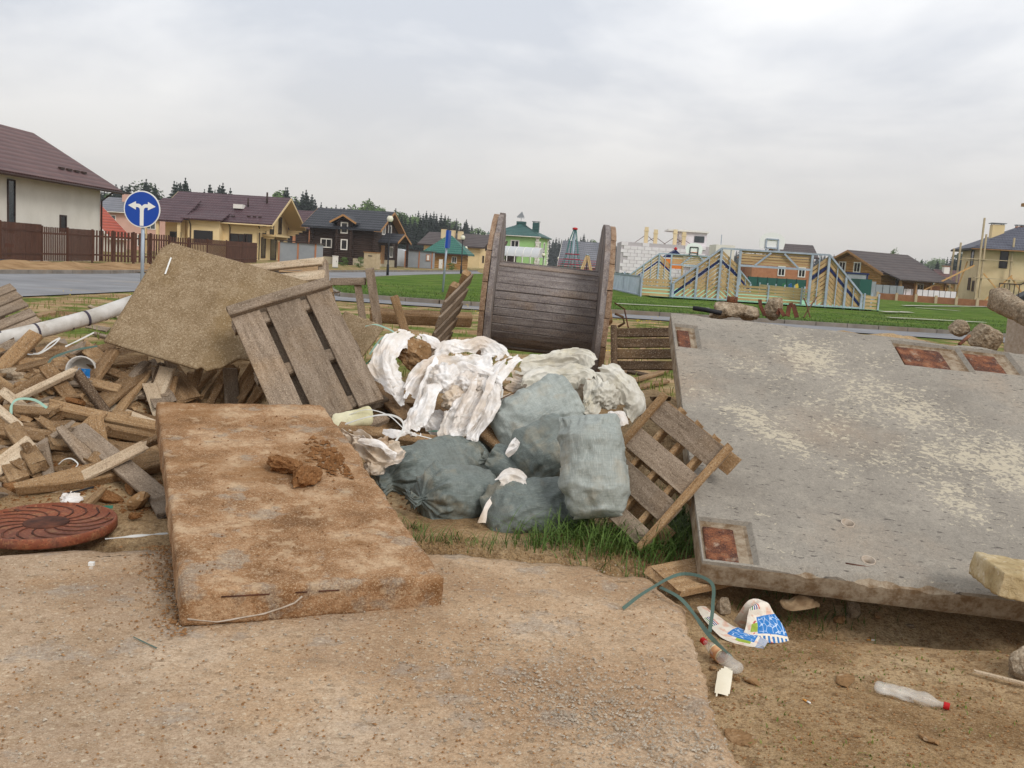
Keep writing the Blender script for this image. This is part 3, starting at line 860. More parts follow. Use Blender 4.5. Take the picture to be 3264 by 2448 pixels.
for k, (a, b) in enumerate([(0.16, 0.36), (0.47, 0.52), (0.57, 0.66)]):
    m = MB(); m.tube([V((a - 0.575, -1.303, 0.05)), V(((a + b) / 2 - 0.575, -1.306, 0.052)), V((b - 0.575, -1.303, 0.05))], 0.003, 6)
    m.build('rebar', 'rust_dark', slab, True)
m = MB()
m.tube([V((x - 0.575, -1.301 + 0.002 * nz(x * 9), z)) for x, z in [(0.03, -0.045), (0.09, -0.056), (0.15, -0.066), (0.20, -0.062), (0.27, -0.052), (0.34, -0.044), (0.42, -0.02), (0.47, 0.0), (0.5, 0.03)]], 0.0042, 5)
M['lime'] = mk('lime', [(0.35, (168, 152, 134)), (0.65, (190, 178, 164))], 30, rough=1.0, bumps=[('noise', 60, 0.6, 0.004)])
m.build('mortar_seam', 'lime', slab, True)
SM = Matrix((sx, sy, sn)).transposed()
def slab_ray(u, v, h=0.0):
    d = ray(u, v); t = ((S0 + sn * h) - CAM).dot(sn) / d.dot(sn)
    return CAM + d * t
rock(slab_ray(918, 1483, 0.035), (0.29, 0.20, 0.15), 31, 'clod', 'clay_clump', 'rounded brown clay lump with a flat smooth end on the slab', 'clay lump', None, 0.3, 3, amp=0.2)
rock(slab_ray(970, 1518, 0.04), (0.17, 0.28, 0.15), 34, 'clod', 'clay_clump', 'knobbly brown clay lump pointing forward on the slab', 'clay lump', None, -0.2, 3, amp=0.2)
rnd = random.Random(21)
pts = []
for k in range(560):
    q = rnd.random()
    if q < 0.6:
        u, v = rnd.gauss(1075, 55), rnd.gauss(1462, 30); s2 = rnd.choice([0.005, 0.008, 0.013, 0.018, 0.024])
    else:
        u, v = rnd.uniform(560, 1180), rnd.uniform(1300, 1840); s2 = rnd.choice([0.003, 0.004, 0.007])
    p = slab_ray(u, v, 0.004)
    l_ = SM.transposed() @ (p - S0)
    if 0.06 < l_.x < 1.0 and 0.05 < l_.y < 2.5:
        pts.append((p, s2))
grit('slab_crumbs', pts, 'clod', 5, 'crumbled brown clay scattered on top of the slab')

# ------------------------------------------------------------------ large grey wall panel
B0 = V((1.04, 4.90, 0.125)); B1 = V((2.406, 4.839, 0.062)); B2 = V((1.121, 7.79, 1.282))
bx = (B1 - B0).normalized(); by = B2 - B0; by = (by - bx * by.dot(bx)).normalized(); bn = bx.cross(by)
PW, PL, PT = 2.95, 3.1, 0.15
def puv(u, v):
    d = ray(u, v); t = (B0 - CAM).dot(bn) / d.dot(bn)
    p = CAM + d * t - B0
    return p.dot(bx) - PW / 2, p.dot(by) - PL / 2
def panel_material():
    m = mk('panel', [(0.3, (128, 121, 111)), (0.5, (143, 136, 125)), (0.7, (158, 150, 138))], 1.6, rough=0.85, spec=0.25, detail=9,
           layers=[('noise', 1.0, 0.5, 0.72, (162, 140, 116), 0.55), ('noise', 60, 0.66, 0.74, (104, 98, 92), 0.5, (0.5, 1.6, 1)), ('noise', 3.0, 0.6, 0.75, (122, 116, 110), 0.5, (0.6, 2, 1)), ('noise', 9, 0.52, 0.66, (164, 156, 142), 0.4), *FINE((112, 106, 97), (176, 168, 154), 0.6), ('noise', 34, 0.62, 0.66, (74, 68, 64), 0.8, (0.5, 1.4, 1))],
           bumps=[('noise', 26, 0.25, 0.008), ('noise', 90, 0.35, 0.003)])
    nt = m.node_tree; N, L = nt.nodes, nt.links
    b = N['Principled BSDF']; col = b.inputs['Base Color'].links[0].from_socket
    tc = N.new('ShaderNodeTexCoord')
    def band(p0, p1, wd, along):
        p0, p1 = V((p0[0], p0[1], 0)), V((p1[0], p1[1], 0))
        d = (p1 - p0); ln = d.length; d.normalize(); n_ = V((-d.y, d.x, 0))
        sub = N.new('ShaderNodeVectorMath'); sub.operation = 'SUBTRACT'; sub.inputs[1].default_value = p0; L.new(tc.outputs['Object'], sub.inputs[0])
        dt = N.new('ShaderNodeVectorMath'); dt.operation = 'DOT_PRODUCT'; dt.inputs[1].default_value = n_; L.new(sub.outputs[0], dt.inputs[0])
        ab = N.new('ShaderNodeMath'); ab.operation = 'ABSOLUTE'; L.new(dt.outputs['Value'], ab.inputs[0])
        mr = N.new('ShaderNodeMapRange'); mr.inputs['From Min'].default_value = wd; mr.inputs['From Max'].default_value = 0.0; mr.inputs['To Min'].default_value = 0; mr.inputs['To Max'].default_value = 1
        L.new(ab.outputs[0], mr.inputs['Value'])
        da = N.new('ShaderNodeVectorMath'); da.operation = 'DOT_PRODUCT'; da.inputs[1].default_value = d; L.new(sub.outputs[0], da.inputs[0])
        m1 = N.new('ShaderNodeMapRange'); m1.inputs['From Min'].default_value = -0.15; m1.inputs['From Max'].default_value = 0.2; L.new(da.outputs['Value'], m1.inputs['Value'])
        m2 = N.new('ShaderNodeMapRange'); m2.inputs['From Min'].default_value = ln + 0.2; m2.inputs['From Max'].default_value = ln - 0.15; L.new(da.outputs['Value'], m2.inputs['Value'])
        x1 = N.new('ShaderNodeMath'); x1.operation = 'MULTIPLY'; L.new(mr.outputs[0], x1.inputs[0]); L.new(m1.outputs[0], x1.inputs[1])
        x2 = N.new('ShaderNodeMath'); x2.operation = 'MULTIPLY'; L.new(x1.outputs[0], x2.inputs[0]); L.new(m2.outputs[0], x2.inputs[1])
        return x2.outputs[0]
    bands = [band(puv(2480, 1075), puv(3300, 1560), 0.85, 0), band(puv(2200, 1215), puv(2760, 1540), 0.32, 0), band(puv(2560, 1330), puv(3200, 1660), 0.42, 0)]
    acc = bands[0]
    for o_ in bands[1:]:
        mxm = N.new('ShaderNodeMath'); mxm.operation = 'MAXIMUM'; L.new(acc, mxm.inputs[0]); L.new(o_, mxm.inputs[1]); acc = mxm.outputs[0]
    n1 = N.new('ShaderNodeTexNoise'); n1.inputs['Scale'].default_value = 30; n1.inputs['Detail'].default_value = 5; n1.inputs['Roughness'].default_value = 0.7; n1.inputs['Distortion'].default_value = 0.6
    mp = N.new('ShaderNodeMapping'); mp.inputs['Scale'].default_value = (0.8, 1.25, 1); L.new(tc.outputs['Object'], mp.inputs['Vector']); L.new(mp.outputs[0], n1.inputs['Vector'])
    n2 = N.new('ShaderNodeTexNoise'); n2.inputs['Scale'].default_value = 2.4; n2.inputs['Detail'].default_value = 3; L.new(tc.outputs['Object'], n2.inputs['Vector'])
    s1 = N.new('ShaderNodeMath'); s1.operation = 'MULTIPLY_ADD'; s1.inputs[1].default_value = 0.17; L.new(acc, s1.inputs[0]); L.new(n1.outputs['Fac'], s1.inputs[2])
    s2_ = N.new('ShaderNodeMath'); s2_.operation = 'MULTIPLY_ADD'; s2_.inputs[1].default_value = 0.42; L.new(n2.outputs['Fac'], s2_.inputs[0]); L.new(s1.outputs[0], s2_.inputs[2])
    th = N.new('ShaderNodeMapRange'); th.inputs['From Min'].default_value = 0.878; th.inputs['From Max'].default_value = 0.915; th.inputs['To Max'].default_value = 0.75; L.new(s2_.outputs[0], th.inputs['Value'])
    spz = N.new('ShaderNodeSeparateXYZ'); L.new(tc.outputs['Object'], spz.inputs[0])
    top = N.new('ShaderNodeMath'); top.operation = 'GREATER_THAN'; top.inputs[1].default_value = PT / 2 - 0.012; L.new(spz.outputs['Z'], top.inputs[0])
    pr = N.new('ShaderNodeMath'); pr.operation = 'MULTIPLY'; L.new(th.outputs[0], pr.inputs[0]); L.new(top.outputs[0], pr.inputs[1])
    mx = N.new('ShaderNodeMixRGB'); mx.inputs[2].default_value = lin((192, 181, 158)); L.new(pr.outputs[0], mx.inputs[0]); L.new(col, mx.inputs[1])
    # clay on the cut sides and along the broken front lip
    sd = N.new('ShaderNodeMath'); sd.operation = 'LESS_THAN'; sd.inputs[1].default_value = PT / 2 - 0.022; L.new(spz.outputs['Z'], sd.inputs[0])
    n3 = N.new('ShaderNodeTexNoise'); n3.inputs['Scale'].default_value = 14; n3.inputs['Detail'].default_value = 10; n3.inputs['Roughness'].default_value = 0.75; L.new(tc.outputs['Object'], n3.inputs['Vector'])
    r3 = N.new('ShaderNodeValToRGB'); r3.color_ramp.elements[0].position = 0.40; r3.color_ramp.elements[0].color = lin((116, 94, 70)); r3.color_ramp.elements[1].position = 0.60; r3.color_ramp.elements[1].color = lin((158, 144, 124)); L.new(n3.outputs['Fac'], r3.inputs[0])
    mx2 = N.new('ShaderNodeMixRGB'); L.new(sd.outputs[0], mx2.inputs[0]); L.new(mx.outputs[0], mx2.inputs[1]); L.new(r3.outputs[0], mx2.inputs[2])
    L.new(mx2.outputs[0], b.inputs['Base Color'])
    return m
M['panel'] = panel_material()
def panel_warp(p):
    p = p.copy()
    # broken lip along the front edge, chipped back edge
    if p.z > 0.0 and p.y < -PL / 2 + 0.09:
        e = max(0.0, fbm(p.x * 3.1, 2.2, 0, 4) + 0.12 * sstep(-1.15, -0.6, p.x)) * sstep(-PW / 2 + 0.3, -PW / 2 + 0.5, p.x)
        f_ = sstep(-PL / 2 + 0.02 + 0.16 * e, -PL / 2, p.y)
        p.z -= min(0.055, 0.10 * e * f_) + (0.012 * f_ * e * fbm(p.x * 25, p.y * 25, 1, 3))
    if p.y > PL / 2 - 0.1:
        p.y -= 0.10 * max(0, fbm(p.x * 2.2, 8.8, 0, 4)) * (p.y - (PL / 2 - 0.1)) / 0.1
    return p
vs_, fs = rough_box((PW, PL, PT), 0.03, 0.010, 0.0015, 0.006, 8, 0.0, panel_warp)
panel = mesh_obj('precast_slab', vs_, fs, 'panel')
recs = []
for (u0, v0, u1, v1) in [(2236, 1668, 2372, 1778), (2116, 1040, 2208, 1096), (2888, 1108, 3040, 1160), (3112, 1124, 3200, 1178)]:
    a = puv(u0, v1); b = puv(u1, v0)
    recs.append((min(a[0], b[0]), max(a[0], b[0]), min(a[1], b[1]), max(a[1], b[1])))
recs = [(max(a_, -PW / 2 + 0.035), max(b_, a_ + 0.12), c_, min(d_, PL / 2 - 0.06)) for a_, b_, c_, d_ in recs]
recs[0] = (-PW / 2 + 0.025, recs[0][1], -PL / 2 + 0.035, recs[0][3])
cm = MB()
zt = PT / 2
for (x0, x1, y0, y1) in recs:         # sloping-sided pockets
    e = 0.022
    cm.add([(x0, y0, zt - 0.035), (x1, y0, zt - 0.035), (x1, y1, zt - 0.035), (x0, y1, zt - 0.035),
            (x0 - e, y0 - e, zt + 0.01), (x1 + e * 2.4, y0 - e, zt + 0.01), (x1 + e * 2.4, y1 + e, zt + 0.01), (x0 - e, y1 + e, zt + 0.01)],
           [(0, 3, 2, 1), (4, 5, 6, 7), (0, 1, 5, 4), (1, 2, 6, 5), (2, 3, 7, 6), (3, 0, 4, 7)])
holes = [puv(2702, 1668), puv(2768, 1786)]
for (hx, hy) in holes:
    cm.lathe([(0.040, -PT), (0.040, PT)], (hx, hy, 0), 20)
cut = cm.build('cutter', 'panel')
fix_normals(cut)
bo = panel.modifiers.new('cut', 'BOOLEAN'); bo.operation = 'DIFFERENCE'; bo.object = cut; bo.solver = 'EXACT'
bpy.context.view_layer.update()
dg = bpy.context.evaluated_depsgraph_get()
newme = bpy.data.meshes.new_from_object(panel.evaluated_get(dg))
panel.modifiers.clear(); panel.data = newme
newme.materials.clear(); newme.materials.append(M['panel'])
bpy.data.objects.remove(cut)
place(panel, Matrix((bx, by, bn)).transposed(), B0 + bx * (PW / 2) + by * (PL / 2) - bn * (PT / 2))
tag(panel, 'large tilted grey concrete wall panel with rusty corner plates and flaking cream paint', 'panel')
M['rust_plate'] = M['rust']
for i, (x0, x1, y0, y1) in enumerate(recs):
    vs_, fs = rough_box(((x1 - x0) * 0.72, (y1 - y0) * 0.86, 0.012), 0.02, 0.003, 0.002, 0, i + 40)
    o = mesh_obj('rust_plate', vs_, fs, 'rust', panel, smooth=True)
    o.location = (x0 + (x1 - x0) * 0.39, (y0 + y1) / 2 - (y1 - y0) * 0.04, zt - 0.031)
    o['label'] = 'rusty steel plate set in a pocket of the panel'
for (hx, hy) in holes:
    m = MB(); nseg = 20
    ring = []
    for r_, z_ in [(0.0385, zt - 0.13), (0.0385, zt + 0.004), (0.033, zt + 0.004), (0.033, zt - 0.13)]:
        for k in range(nseg):
            t = 2 * math.pi * k / nseg
            m.v.append(V((hx + r_ * math.cos(t), hy + r_ * math.sin(t), z_)))
    for i in range(3):
        for k in range(nseg):
            m.f.append((i * nseg + k, i * nseg + (k + 1) % nseg, (i + 1) * nseg + (k + 1) % nseg, (i + 1) * nseg + k))
    m.build('sleeve', 'lime', panel, True)
    m = MB(); m.lathe([(0.033, zt - 0.125), (0.033, zt - 0.12)], (hx, hy, 0), 20); m.build('hole_dark_cap', 'soil', panel)  # soil-coloured cap added so the through hole looks dark inside
m = MB(); hx, hy = holes[1]
m.tube([(hx - 0.13, hy - 0.05, zt + 0.0), (hx, hy - 0.055, zt - 0.004), (hx + 0.05, hy - 0.05, zt - 0.006)], 0.005, 6)
m.build('rebar', 'rust_dark', panel, True)
# support plank under its left corner
plank(gp(2110, 1855, -0.02) , gp(2300, 1835, -0.02) + V((0.02, 0.1, 0)), 0.26, 0.05, (0.05, -0.25, 1), 'wood_tan', 'support_board', 'cracked thick board wedged under the corner of the grey panel', 'board', jag=0.02)

M['rubble_tan'] = mk('rubble_tan', [(0.3, (150, 130, 92)), (0.5, (178, 158, 120)), (0.7, (198, 182, 150))], 6, rough=0.95, spec=0.1,
                     layers=[('noise', 20, 0.56, 0.68, (138, 112, 76), 0.55), ('cell', 60, 0.88, 1.0, (214, 202, 178), 0.5), ('noise', 70, 0.58, 0.7, (120, 98, 68), 0.5)], bumps=[('noise', 24, 0.8, 0.016), ('noise', 80, 0.7, 0.006)])
# ------------------------------------------------------------------ broken concrete pieces on the right
def block_piece(name, label, c, dims, R, mat='rubble', seed=1, rnd_=0.02, chip=0.05, res=0.03, coarse=0.02, warp=None):
    vs2, fs2 = rough_box(dims, res, rnd_, 0.008, chip, seed, coarse, warp)
    o = mesh_obj(name, vs2, fs2, mat, smooth=True)
    place(o, R, c)
    return tag(o, label, 'concrete')
c = at(3355, 1868, 4.62)
o = block_piece('concrete_fragment', 'pale yellowish broken concrete block resting on the front edge of the panel', c, (0.66, 0.36, 0.125),
            Matrix.Rotation(-0.06, 3, 'Z') @ Matrix.Rotation(0.12, 3, 'Y') @ Matrix.Rotation(0.0, 3, 'X'), 'rubble_tan', 12, 0.008, 0.014, 0.014, 0.004)
m = MB(); q = c + V((-0.16, -0.17, -0.07))
m.tube([q, q + V((0.0, -0.02, -0.08)), q + V((0.03, -0.03, -0.17)), q + V((0.1, -0.05, -0.25)), q + V((0.16, -0.06, -0.29))], 0.007, 6)
m2 = m.build('bent_rebar', 'rust_dark', None, True); tag(m2, 'bent rusty reinforcing rod curling down below the pale concrete block', 'rod')
rock(on(3275, 2160, 0.06), (0.2, 0.22, 0.3), 61, 'rubble', 'concrete_fragment', 'grey concrete lump half out of view on the bare clay', 'concrete', None, 0.4, 3)
# reinforced beam end leaning over the panel, lumps beside it
p0, p1 = at(3172, 948, 8.6), at(3420, 1085, 7.6)
L_ = (p1 - p0).length
block_piece('concrete_post', 'weathered concrete post sloping down beyond the panel with a rounded end', (p0 + p1) / 2, (L_, 0.17, 0.17), frame(p1 - p0, (0, -0.5, 1)), 'rubble', 15, 0.05, 0.05, 0.03, 0.03)
m = MB(); q = at(3175, 985, 8.5)
m.tube([q, q + V((0.02, -0.04, 0.03)), q + V((0.1, -0.05, 0.0)), q + V((0.12, -0.05, -0.04))], 0.008, 6); tag(m.build('bent_rebar', 'rust_dark', None, True), 'small rusty hook of rod sticking from the sloping concrete post', 'rod')
p0, p1 = at(3172, 1035, 8.1), at(3090, 1085, 7.9)
rock(at(3140, 1085, 8.05), (0.28, 0.25, 0.36), 64, 'rubble', 'concrete_fragment', 'brown pointed concrete lump standing on the back corner of the panel', 'concrete', None, 0.5, 3, (0.2, 0.5))
m = MB(); q = at(3090, 1070, 7.85); m.tube([q, at(3058, 1098, 7.75)], 0.014, 7); tag(m.build('rusty_rod', 'rust', None, True), 'short thick rusty rod poking from the brown concrete lump', 'rod')
rock(at(3055, 1045, 8.2), (0.2, 0.2, 0.16), 66, 'rubble', 'concrete_fragment', 'small grey concrete lump behind the far corner of the panel', 'concrete', None, 0.2, 3)
block_piece('white_block', 'pale grey concrete block standing upright beyond the panel corner', at(3275, 1100, 8.8), (0.3, 0.25, 0.5), Matrix.Rotation(0.3, 3, 'Z'), 'lime', 18, 0.015, 0.02, 0.03, 0.0)
# rubble behind the top edge of the panel
rock(at(2330, 985, 8.15), (0.3, 0.26, 0.17), 70, 'rubble', 'concrete_rubble', 'flat gravelly rubble lump beside the rusty can behind the panel', 'rubble', None, 0.1, 3)
rock(at(2400, 990, 8.2), (0.32, 0.3, 0.18), 71, 'rubble', 'concrete_rubble', 'low rubble heap between two lumps behind the panel', 'rubble', None, 0.7, 3)
rock(at(2465, 982, 8.1), (0.2, 0.22, 0.24), 73, 'rubble', 'concrete_rubble', 'upright squarish concrete lump held by rusty strips behind the panel', 'rubble', None, 0.25, 3)
rock(at(2290, 995, 8.1), (0.22, 0.25, 0.12), 74, 'rubble', 'concrete_rubble', 'small rubble lump beside the black hose behind the panel', 'rubble', None, 0.25, 2)
def strip_metal(pts, w, t, label, mat='rust_dark'):
    m = MB()
    for a, b in zip(pts, pts[1:]):
        m.bar(at(*a), at(*b), w, t, (0, -1, 0.2))
    tag(m.build('rusty_strip', mat), label, 'metal strip')
strip_metal([(2422, 955, 8.0), (2424, 975, 7.97), (2438, 1006, 7.95)], 0.028, 0.008, 'bent rusty strip hugging the upright concrete lump')
strip_metal([(2478, 1003, 7.95), (2486, 984, 7.97), (2500, 1008, 7.9)], 0.03, 0.006, 'crumpled rusty strip at the foot of the upright lump')
strip_metal([(2510, 1008, 7.9), (2516, 974, 7.95), (2528, 970, 7.95), (2540, 1012, 7.9)], 0.035, 0.006, 'tall folded rusty strip standing above the panel edge')
m = MB(); q = at(2334, 957, 8.15); m.lathe([(0.045, 0), (0.045, 0.05), (0.038, 0.05), (0.038, 0.01)], q - V((0, 0, 0.02)), 16); tag(m.build('rusty_can', 'rust', None, True), 'short rusty pipe stub sitting on the rubble behind the panel', 'pipe stub')
m = MB(); m.tube([at(2210, 982, 8.1), at(2250, 988, 8.05), at(2300, 998, 8.0)], 0.02, 8); tag(m.build('black_hose', 'black_rubber', None, True), 'short black hose end lying behind the panel edge', 'hose')
m = MB(); m.tube([at(2562, 1012, 8.1), at(2578, 985, 8.15), at(2605, 945, 8.3)], 0.006, 5); m.tube([at(2582, 1012, 8.1), at(2572, 975, 8.15), at(2562, 950, 8.2)], 0.006, 5)
tag(m.build('dry_twig', 'twig'), 'two crossed dry twigs sticking up behind the panel', 'twig')
m = MB(); m.tube([at(1958, 965, 9.2), at(1990, 985, 9.2), at(2003, 1045, 9.1)], 0.007, 5); tag(m.build('bent_wire', 'rust_dark'), 'thin bent wire rising beside the cable reel', 'wire')
rock(at(1930, 1010, 9.3), (0.16, 0.16, 0.2), 77, 'rubble_brown', 'clay_clump', 'brown clay lump pressed against the right flange of the reel', 'clay lump', None, 0, 2)
m = MB(); m.tube([at(1960, 1000, 9.2), at(1985, 1010, 9.2), at(1990, 1030, 9.2), at(1970, 1042, 9.2)], 0.012, 6); tag(m.build('dry_root', 'twig', None, True), 'curled dead root beside the clay lump at the reel', 'root')
# stones on the clay and near the slab
for k, (u, v, d, s_, mt, lb) in enumerate([
        (2300, 1960, (0.11, 0.1, 0.12), 81, 'rubble', 'rounded grey stone between the printed bag and the panel'),
        (2718, 1975, (0.10, 0.09, 0.13), 82, 'rubble', 'upright angular stone in shade under the panel edge'),
        (2675, 1985, (0.09, 0.07, 0.06), 83, 'rubble_brown', 'small yellowish stone leaning on the angular stone'),
        (2900, 2008, (0.06, 0.05, 0.03), 84, 'rubble', 'flat whitish stone chip under the panel'),
        (2795, 1975, (0.05, 0.05, 0.04), 85, 'rubble_brown', 'little brown stone under the panel edge'),
        (2270, 2138, (0.045, 0.03, 0.025), 86, 'rubble_brown', 'yellow stone chip touching the clear bottle at the pavement edge'),
        (2338, 2068, (0.03, 0.03, 0.03), 87, 'rubble_brown', 'tiny tan stone in front of the printed bag'),
        (2400, 2180, (0.10, 0.08, 0.03), 88, 'rubble_brown', 'flat clay flake beside the cream card'),
        (2350, 2170, (0.04, 0.04, 0.025), 89, 'rubble_brown', 'small clay flake next to the cream card'),
        (445, 1625, (0.17, 0.15, 0.14), 90, 'rubble_brown', 'clay-covered stone between the plank heap and the slab'),
        (430, 1665, (0.09, 0.08, 0.07), 91, 'clod', 'small orange clay lump beside the manhole cover'),
        (1300, 1825, (0.03, 0.03, 0.02), 92, 'rubble', 'tiny grey stone on sand near the slab corner'),
        (290, 1815, (0.028, 0.022, 0.02), 93, 'lime', 'small white stone chip on the sand before the manhole cover')]):
    p = on(u, v) if (u > 2050 or v < 1700) else gp(u, v)
    rock(p + V((0, 0, d[2] * 0.32)), d, s_, mt, 'stone', lb, 'stone', None, k * 0.7, 2)
# flakes of dry clay
for k, (u, v, w_, l_) in enumerate([(2360, 2360, 0.13, 0.16), (2690, 2170, 0.2, 0.1), (2960, 2370, 0.12, 0.06)]):
    rock(on(u, v) + V((0, 0, 0.006)), (w_, l_, 0.03), 140 + k, 'rubble_brown', 'clay_flake', 'thin curling flake of dried clay on the bare ground', 'clay flake', 'dried clay flakes', k * 1.1, 2)

# ------------------------------------------------------------------ cable reel
RC = at(1735, 1000, 10.0); RC.z = 1.12
ya, ti = RAD(-1.6), RAD(-2.6)
rx = V((math.cos(ya) * math.cos(ti), math.sin(ya) * math.cos(ti), math.sin(ti)))
RR = frame(rx, (0, 0, 1))
RF, RB, RWID, RT = 0.92, 0.43, 1.0, 0.055
reel = thing('cable_reel', 'big weathered wooden cable reel standing on its flanges behind the sacks', 'cable reel', (RC.x, RC.y, 0.2))
def on_reel(o):
    return place(o, RR, RC, reel)
nst = 34
for k in range(nst):
    a0 = 2 * math.pi * k / nst
    wst = 2 * RB * math.tan(math.pi / nst) * 0.97
    vs_, fs = plank_mesh(RWID, wst, 0.035, 900 + k, 0.003, 0.0)
    rr_ = RB + random.Random(k).uniform(-0.009, 0.006)
    Rm = Matrix.Rotation(a0, 3, 'X')
    o = mesh_obj('stave', vs_, fs, 'wood_reel')
    m4 = RR.to_4x4() @ Rm.to_4x4(); 
    place(o, RR @ Rm, RC + RR @ (Rm @ V((0, 0, rr_))), reel)
def disc_planks(xc, th, ang, mat, n_=7):
    wd = 2 * RF / n_
    for k in range(n_):
        a, b = -RF + k * wd + 0.004, -RF + (k + 1) * wd - 0.004
        r2 = random.Random(int(xc * 1000) + k)
        rr_ = RF + r2.uniform(-0.012, 0.01)
        pts = []
        for j in range(9):
            y = lerp(a, b, j / 8); pts.append((y, math.sqrt(max(0.0004, rr_ ** 2 - y * y))))
        for j in range(9):
            y = lerp(b, a, j / 8); pts.append((y, -math.sqrt(max(0.0004, rr_ ** 2 - y * y))))
        m = MB()
        # plank runs along local X of the object for the grain
        m.prism([V((z, y, -th / 2)) for y, z in pts], (0, 0, th))
        o = m.build('flange_plank', mat)
        # object axes: X along plank (vertical dir rotated by ang), Y across, Z along reel axis
        ex = V((0, math.sin(ang), math.cos(ang))); ey = V((0, math.cos(ang), -math.sin(ang)))
        R_ = RR @ Matrix((ex, ey, ex.cross(ey))).transposed()
        place(o, R_, RC + RR @ V((xc + r2.uniform(-0.003, 0.003), 0, 0)), reel)
for s_ in (-1, 1):
    disc_planks(s_ * (RWID / 2 + RT / 2), RT - 0.004, RAD(14 * s_), 'wood_reel')
    disc_planks(s_ * (RWID / 2 + RT * 1.5), RT - 0.004, RAD(90 + 10 * s_), 'wood_flange')

# ------------------------------------------------------------------ pallets
def pallet(name, label, O, a, la, b, lb, n, slats, st=0.022, smat='wood_grey', rails=(), rmat='wood_tan', bottoms=(), cat='pallet', skew=0.0):
    a, b, n = V(a).normalized(), V(b).normalized(), V(n).normalized()
    O = V(O)
    low = min((O + a * la * i + b * lb * j).z for i in (0, 1) for j in (0, 1))
    t = thing(name, label, cat, (O.x, O.y, low))
    for (s0, s1) in slats:
        c0 = O + b * ((s0 + s1) / 2 * lb)
        plank(c0, c0 + a * la, (s1 - s0) * lb, st, n, smat, 'slat', parent=t, jag=0.006, bend=0.0)
    for (ta, w_, h_, side) in rails:
        c0 = O + a * (ta * la) + n * (side * (st / 2 + h_ / 2 + 0.001))
        plank(c0 - b * 0.01, c0 + b * (lb + 0.01), w_, h_, n, rmat, 'rail', parent=t, jag=0.006, bend=0.0)
    for (s0, s1, e0, e1, dep) in bottoms:
        c0 = O + b * ((s0 + s1) / 2 * lb) - n * dep
        plank(c0 - a * e0, c0 + a * (la + e1), (s1 - s0) * lb, st, n, rmat, 'slat', parent=t, jag=0.006, bend=0.0)
    return t
O = V((-2.132, 7.214, 1.102)); b = V((-1.489, 7.513, 1.345)) - O; a = V((-1.659, 6.743, 0.43)) - O
n = V((0.123, -0.77, 0.626))
pallet('wide_board_pallet', 'pallet of three wide speckled grey boards leaning over the clay slab', O, a, 1.12, b, 0.76, n, [(0.0, 0.28), (0.345, 0.69), (0.755, 1.0)], 0.022, 'wood_grey',
       [(0.035, 0.085, 0.05, 1), (0.12, 0.1, 0.07, -1), (0.55, 0.1, 0.07, -1), (0.93, 0.1, 0.07, -1)], 'wood_grey', [(0.19, 0.42, 0, 0, 0.1), (0.61, 0.84, 0, 0, 0.1)])
P0, P1, P2 = V((1.27, 5.45, 0.613)), V((0.918, 5.818, 0.849)), V((0.813, 5.391, 0.03))
a, b = P1 - P0, P2 - P0
n = V((-0.481, -0.751, 0.453))
b = (b - a.normalized() * b.dot(a.normalized()))
pallet('open_pallet', 'open slatted pallet propped on its corner against the grey panel', P0, a, 0.57, b, 0.76, n, [(0.02, 0.21), (0.31, 0.50), (0.57, 0.76), (0.86, 1.0)], 0.02, 'wood_grey',
       [(0.025, 0.045, 0.03, 1), (0.965, 0.045, 0.03, 1), (0.25, 0.035, 0.07, -1), (0.5, 0.035, 0.07, -1), (0.75, 0.035, 0.07, -1)], 'wood_tan', [(0.0, 0.16, 0.035, 0, 0.1), (0.36, 0.52, 0.035, 0, 0.1), (0.74, 0.9, 0.035, 0, 0.1)])
P0, P1, P2 = V((-0.435, 9.209, 1.45)), V((-0.633, 8.532, 1.204)), V((-0.645, 9.598, 0.781))
pallet('tilted_pallet', 'narrow tilted pallet leaning against the left flange of the cable reel', P0, P1 - P0, 0.75, P2 - P0, 0.80, V((0.92, -0.135, -0.367)), [(0, 0.14), (0.21, 0.35), (0.43, 0.57), (0.65, 0.79), (0.87, 1.0)], 0.022, 'wood_grey',
       [(0.06, 0.09, 0.07, -1), (0.5, 0.09, 0.07, -1)], 'wood_tan')
O = at(34, 905, 8.8); b = at(128, 1024, 8.45) - O; a = at(-54, 939, 8.62) - O
n = b.cross(a); n = -n if n.y > 0 else n
pallet('slatted_pallet', 'weathered slatted pallet sloping at the edge of the plank heap', O, a, 1.0, b, b.length, n, [(0, 0.17), (0.205, 0.38), (0.415, 0.60), (0.67, 0.85), (0.885, 1.0)], 0.025, 'wood_grey', [(0.25, 0.08, 0.08, -1), (0.8, 0.08, 0.08, -1)], 'wood_dark')
O = at(1028, 822, 8.3); a = at(700, 856, 8.5) - O; b = at(1033, 935, 8.05) - O
n = a.cross(b); n = -n if n.y > 0 else n
pallet('back_pallet', 'pale slatted pallet lying behind the wide-board pallet', O, a, a.length, b, b.length, n, [(0.0, 0.2), (0.36, 0.62), (0.74, 0.95)], 0.03, 'wood_pale', [(0.02, 0.07, 0.09, -1), (0.5, 0.07, 0.09, -1), (0.97, 0.07, 0.09, -1)], 'wood_grey')
O = at(1952, 1048, 8.9); a = at(2110, 1046, 8.7) - O; b = at(1953, 1185, 8.7) - O
n = a.cross(b); n = -n if n.y > 0 else n
pallet('dark_pallet', 'dark damp pallet standing between the cable reel and the panel', O, a, 0.9, b, b.length, n, [(0.0, 0.2), (0.24, 0.44), (0.49, 0.7), (0.76, 0.95)], 0.025, 'wood_dark', [(0.03, 0.05, 0.05, 1), (0.9, 0.06, 0.06, -1)], 'wood_dark')
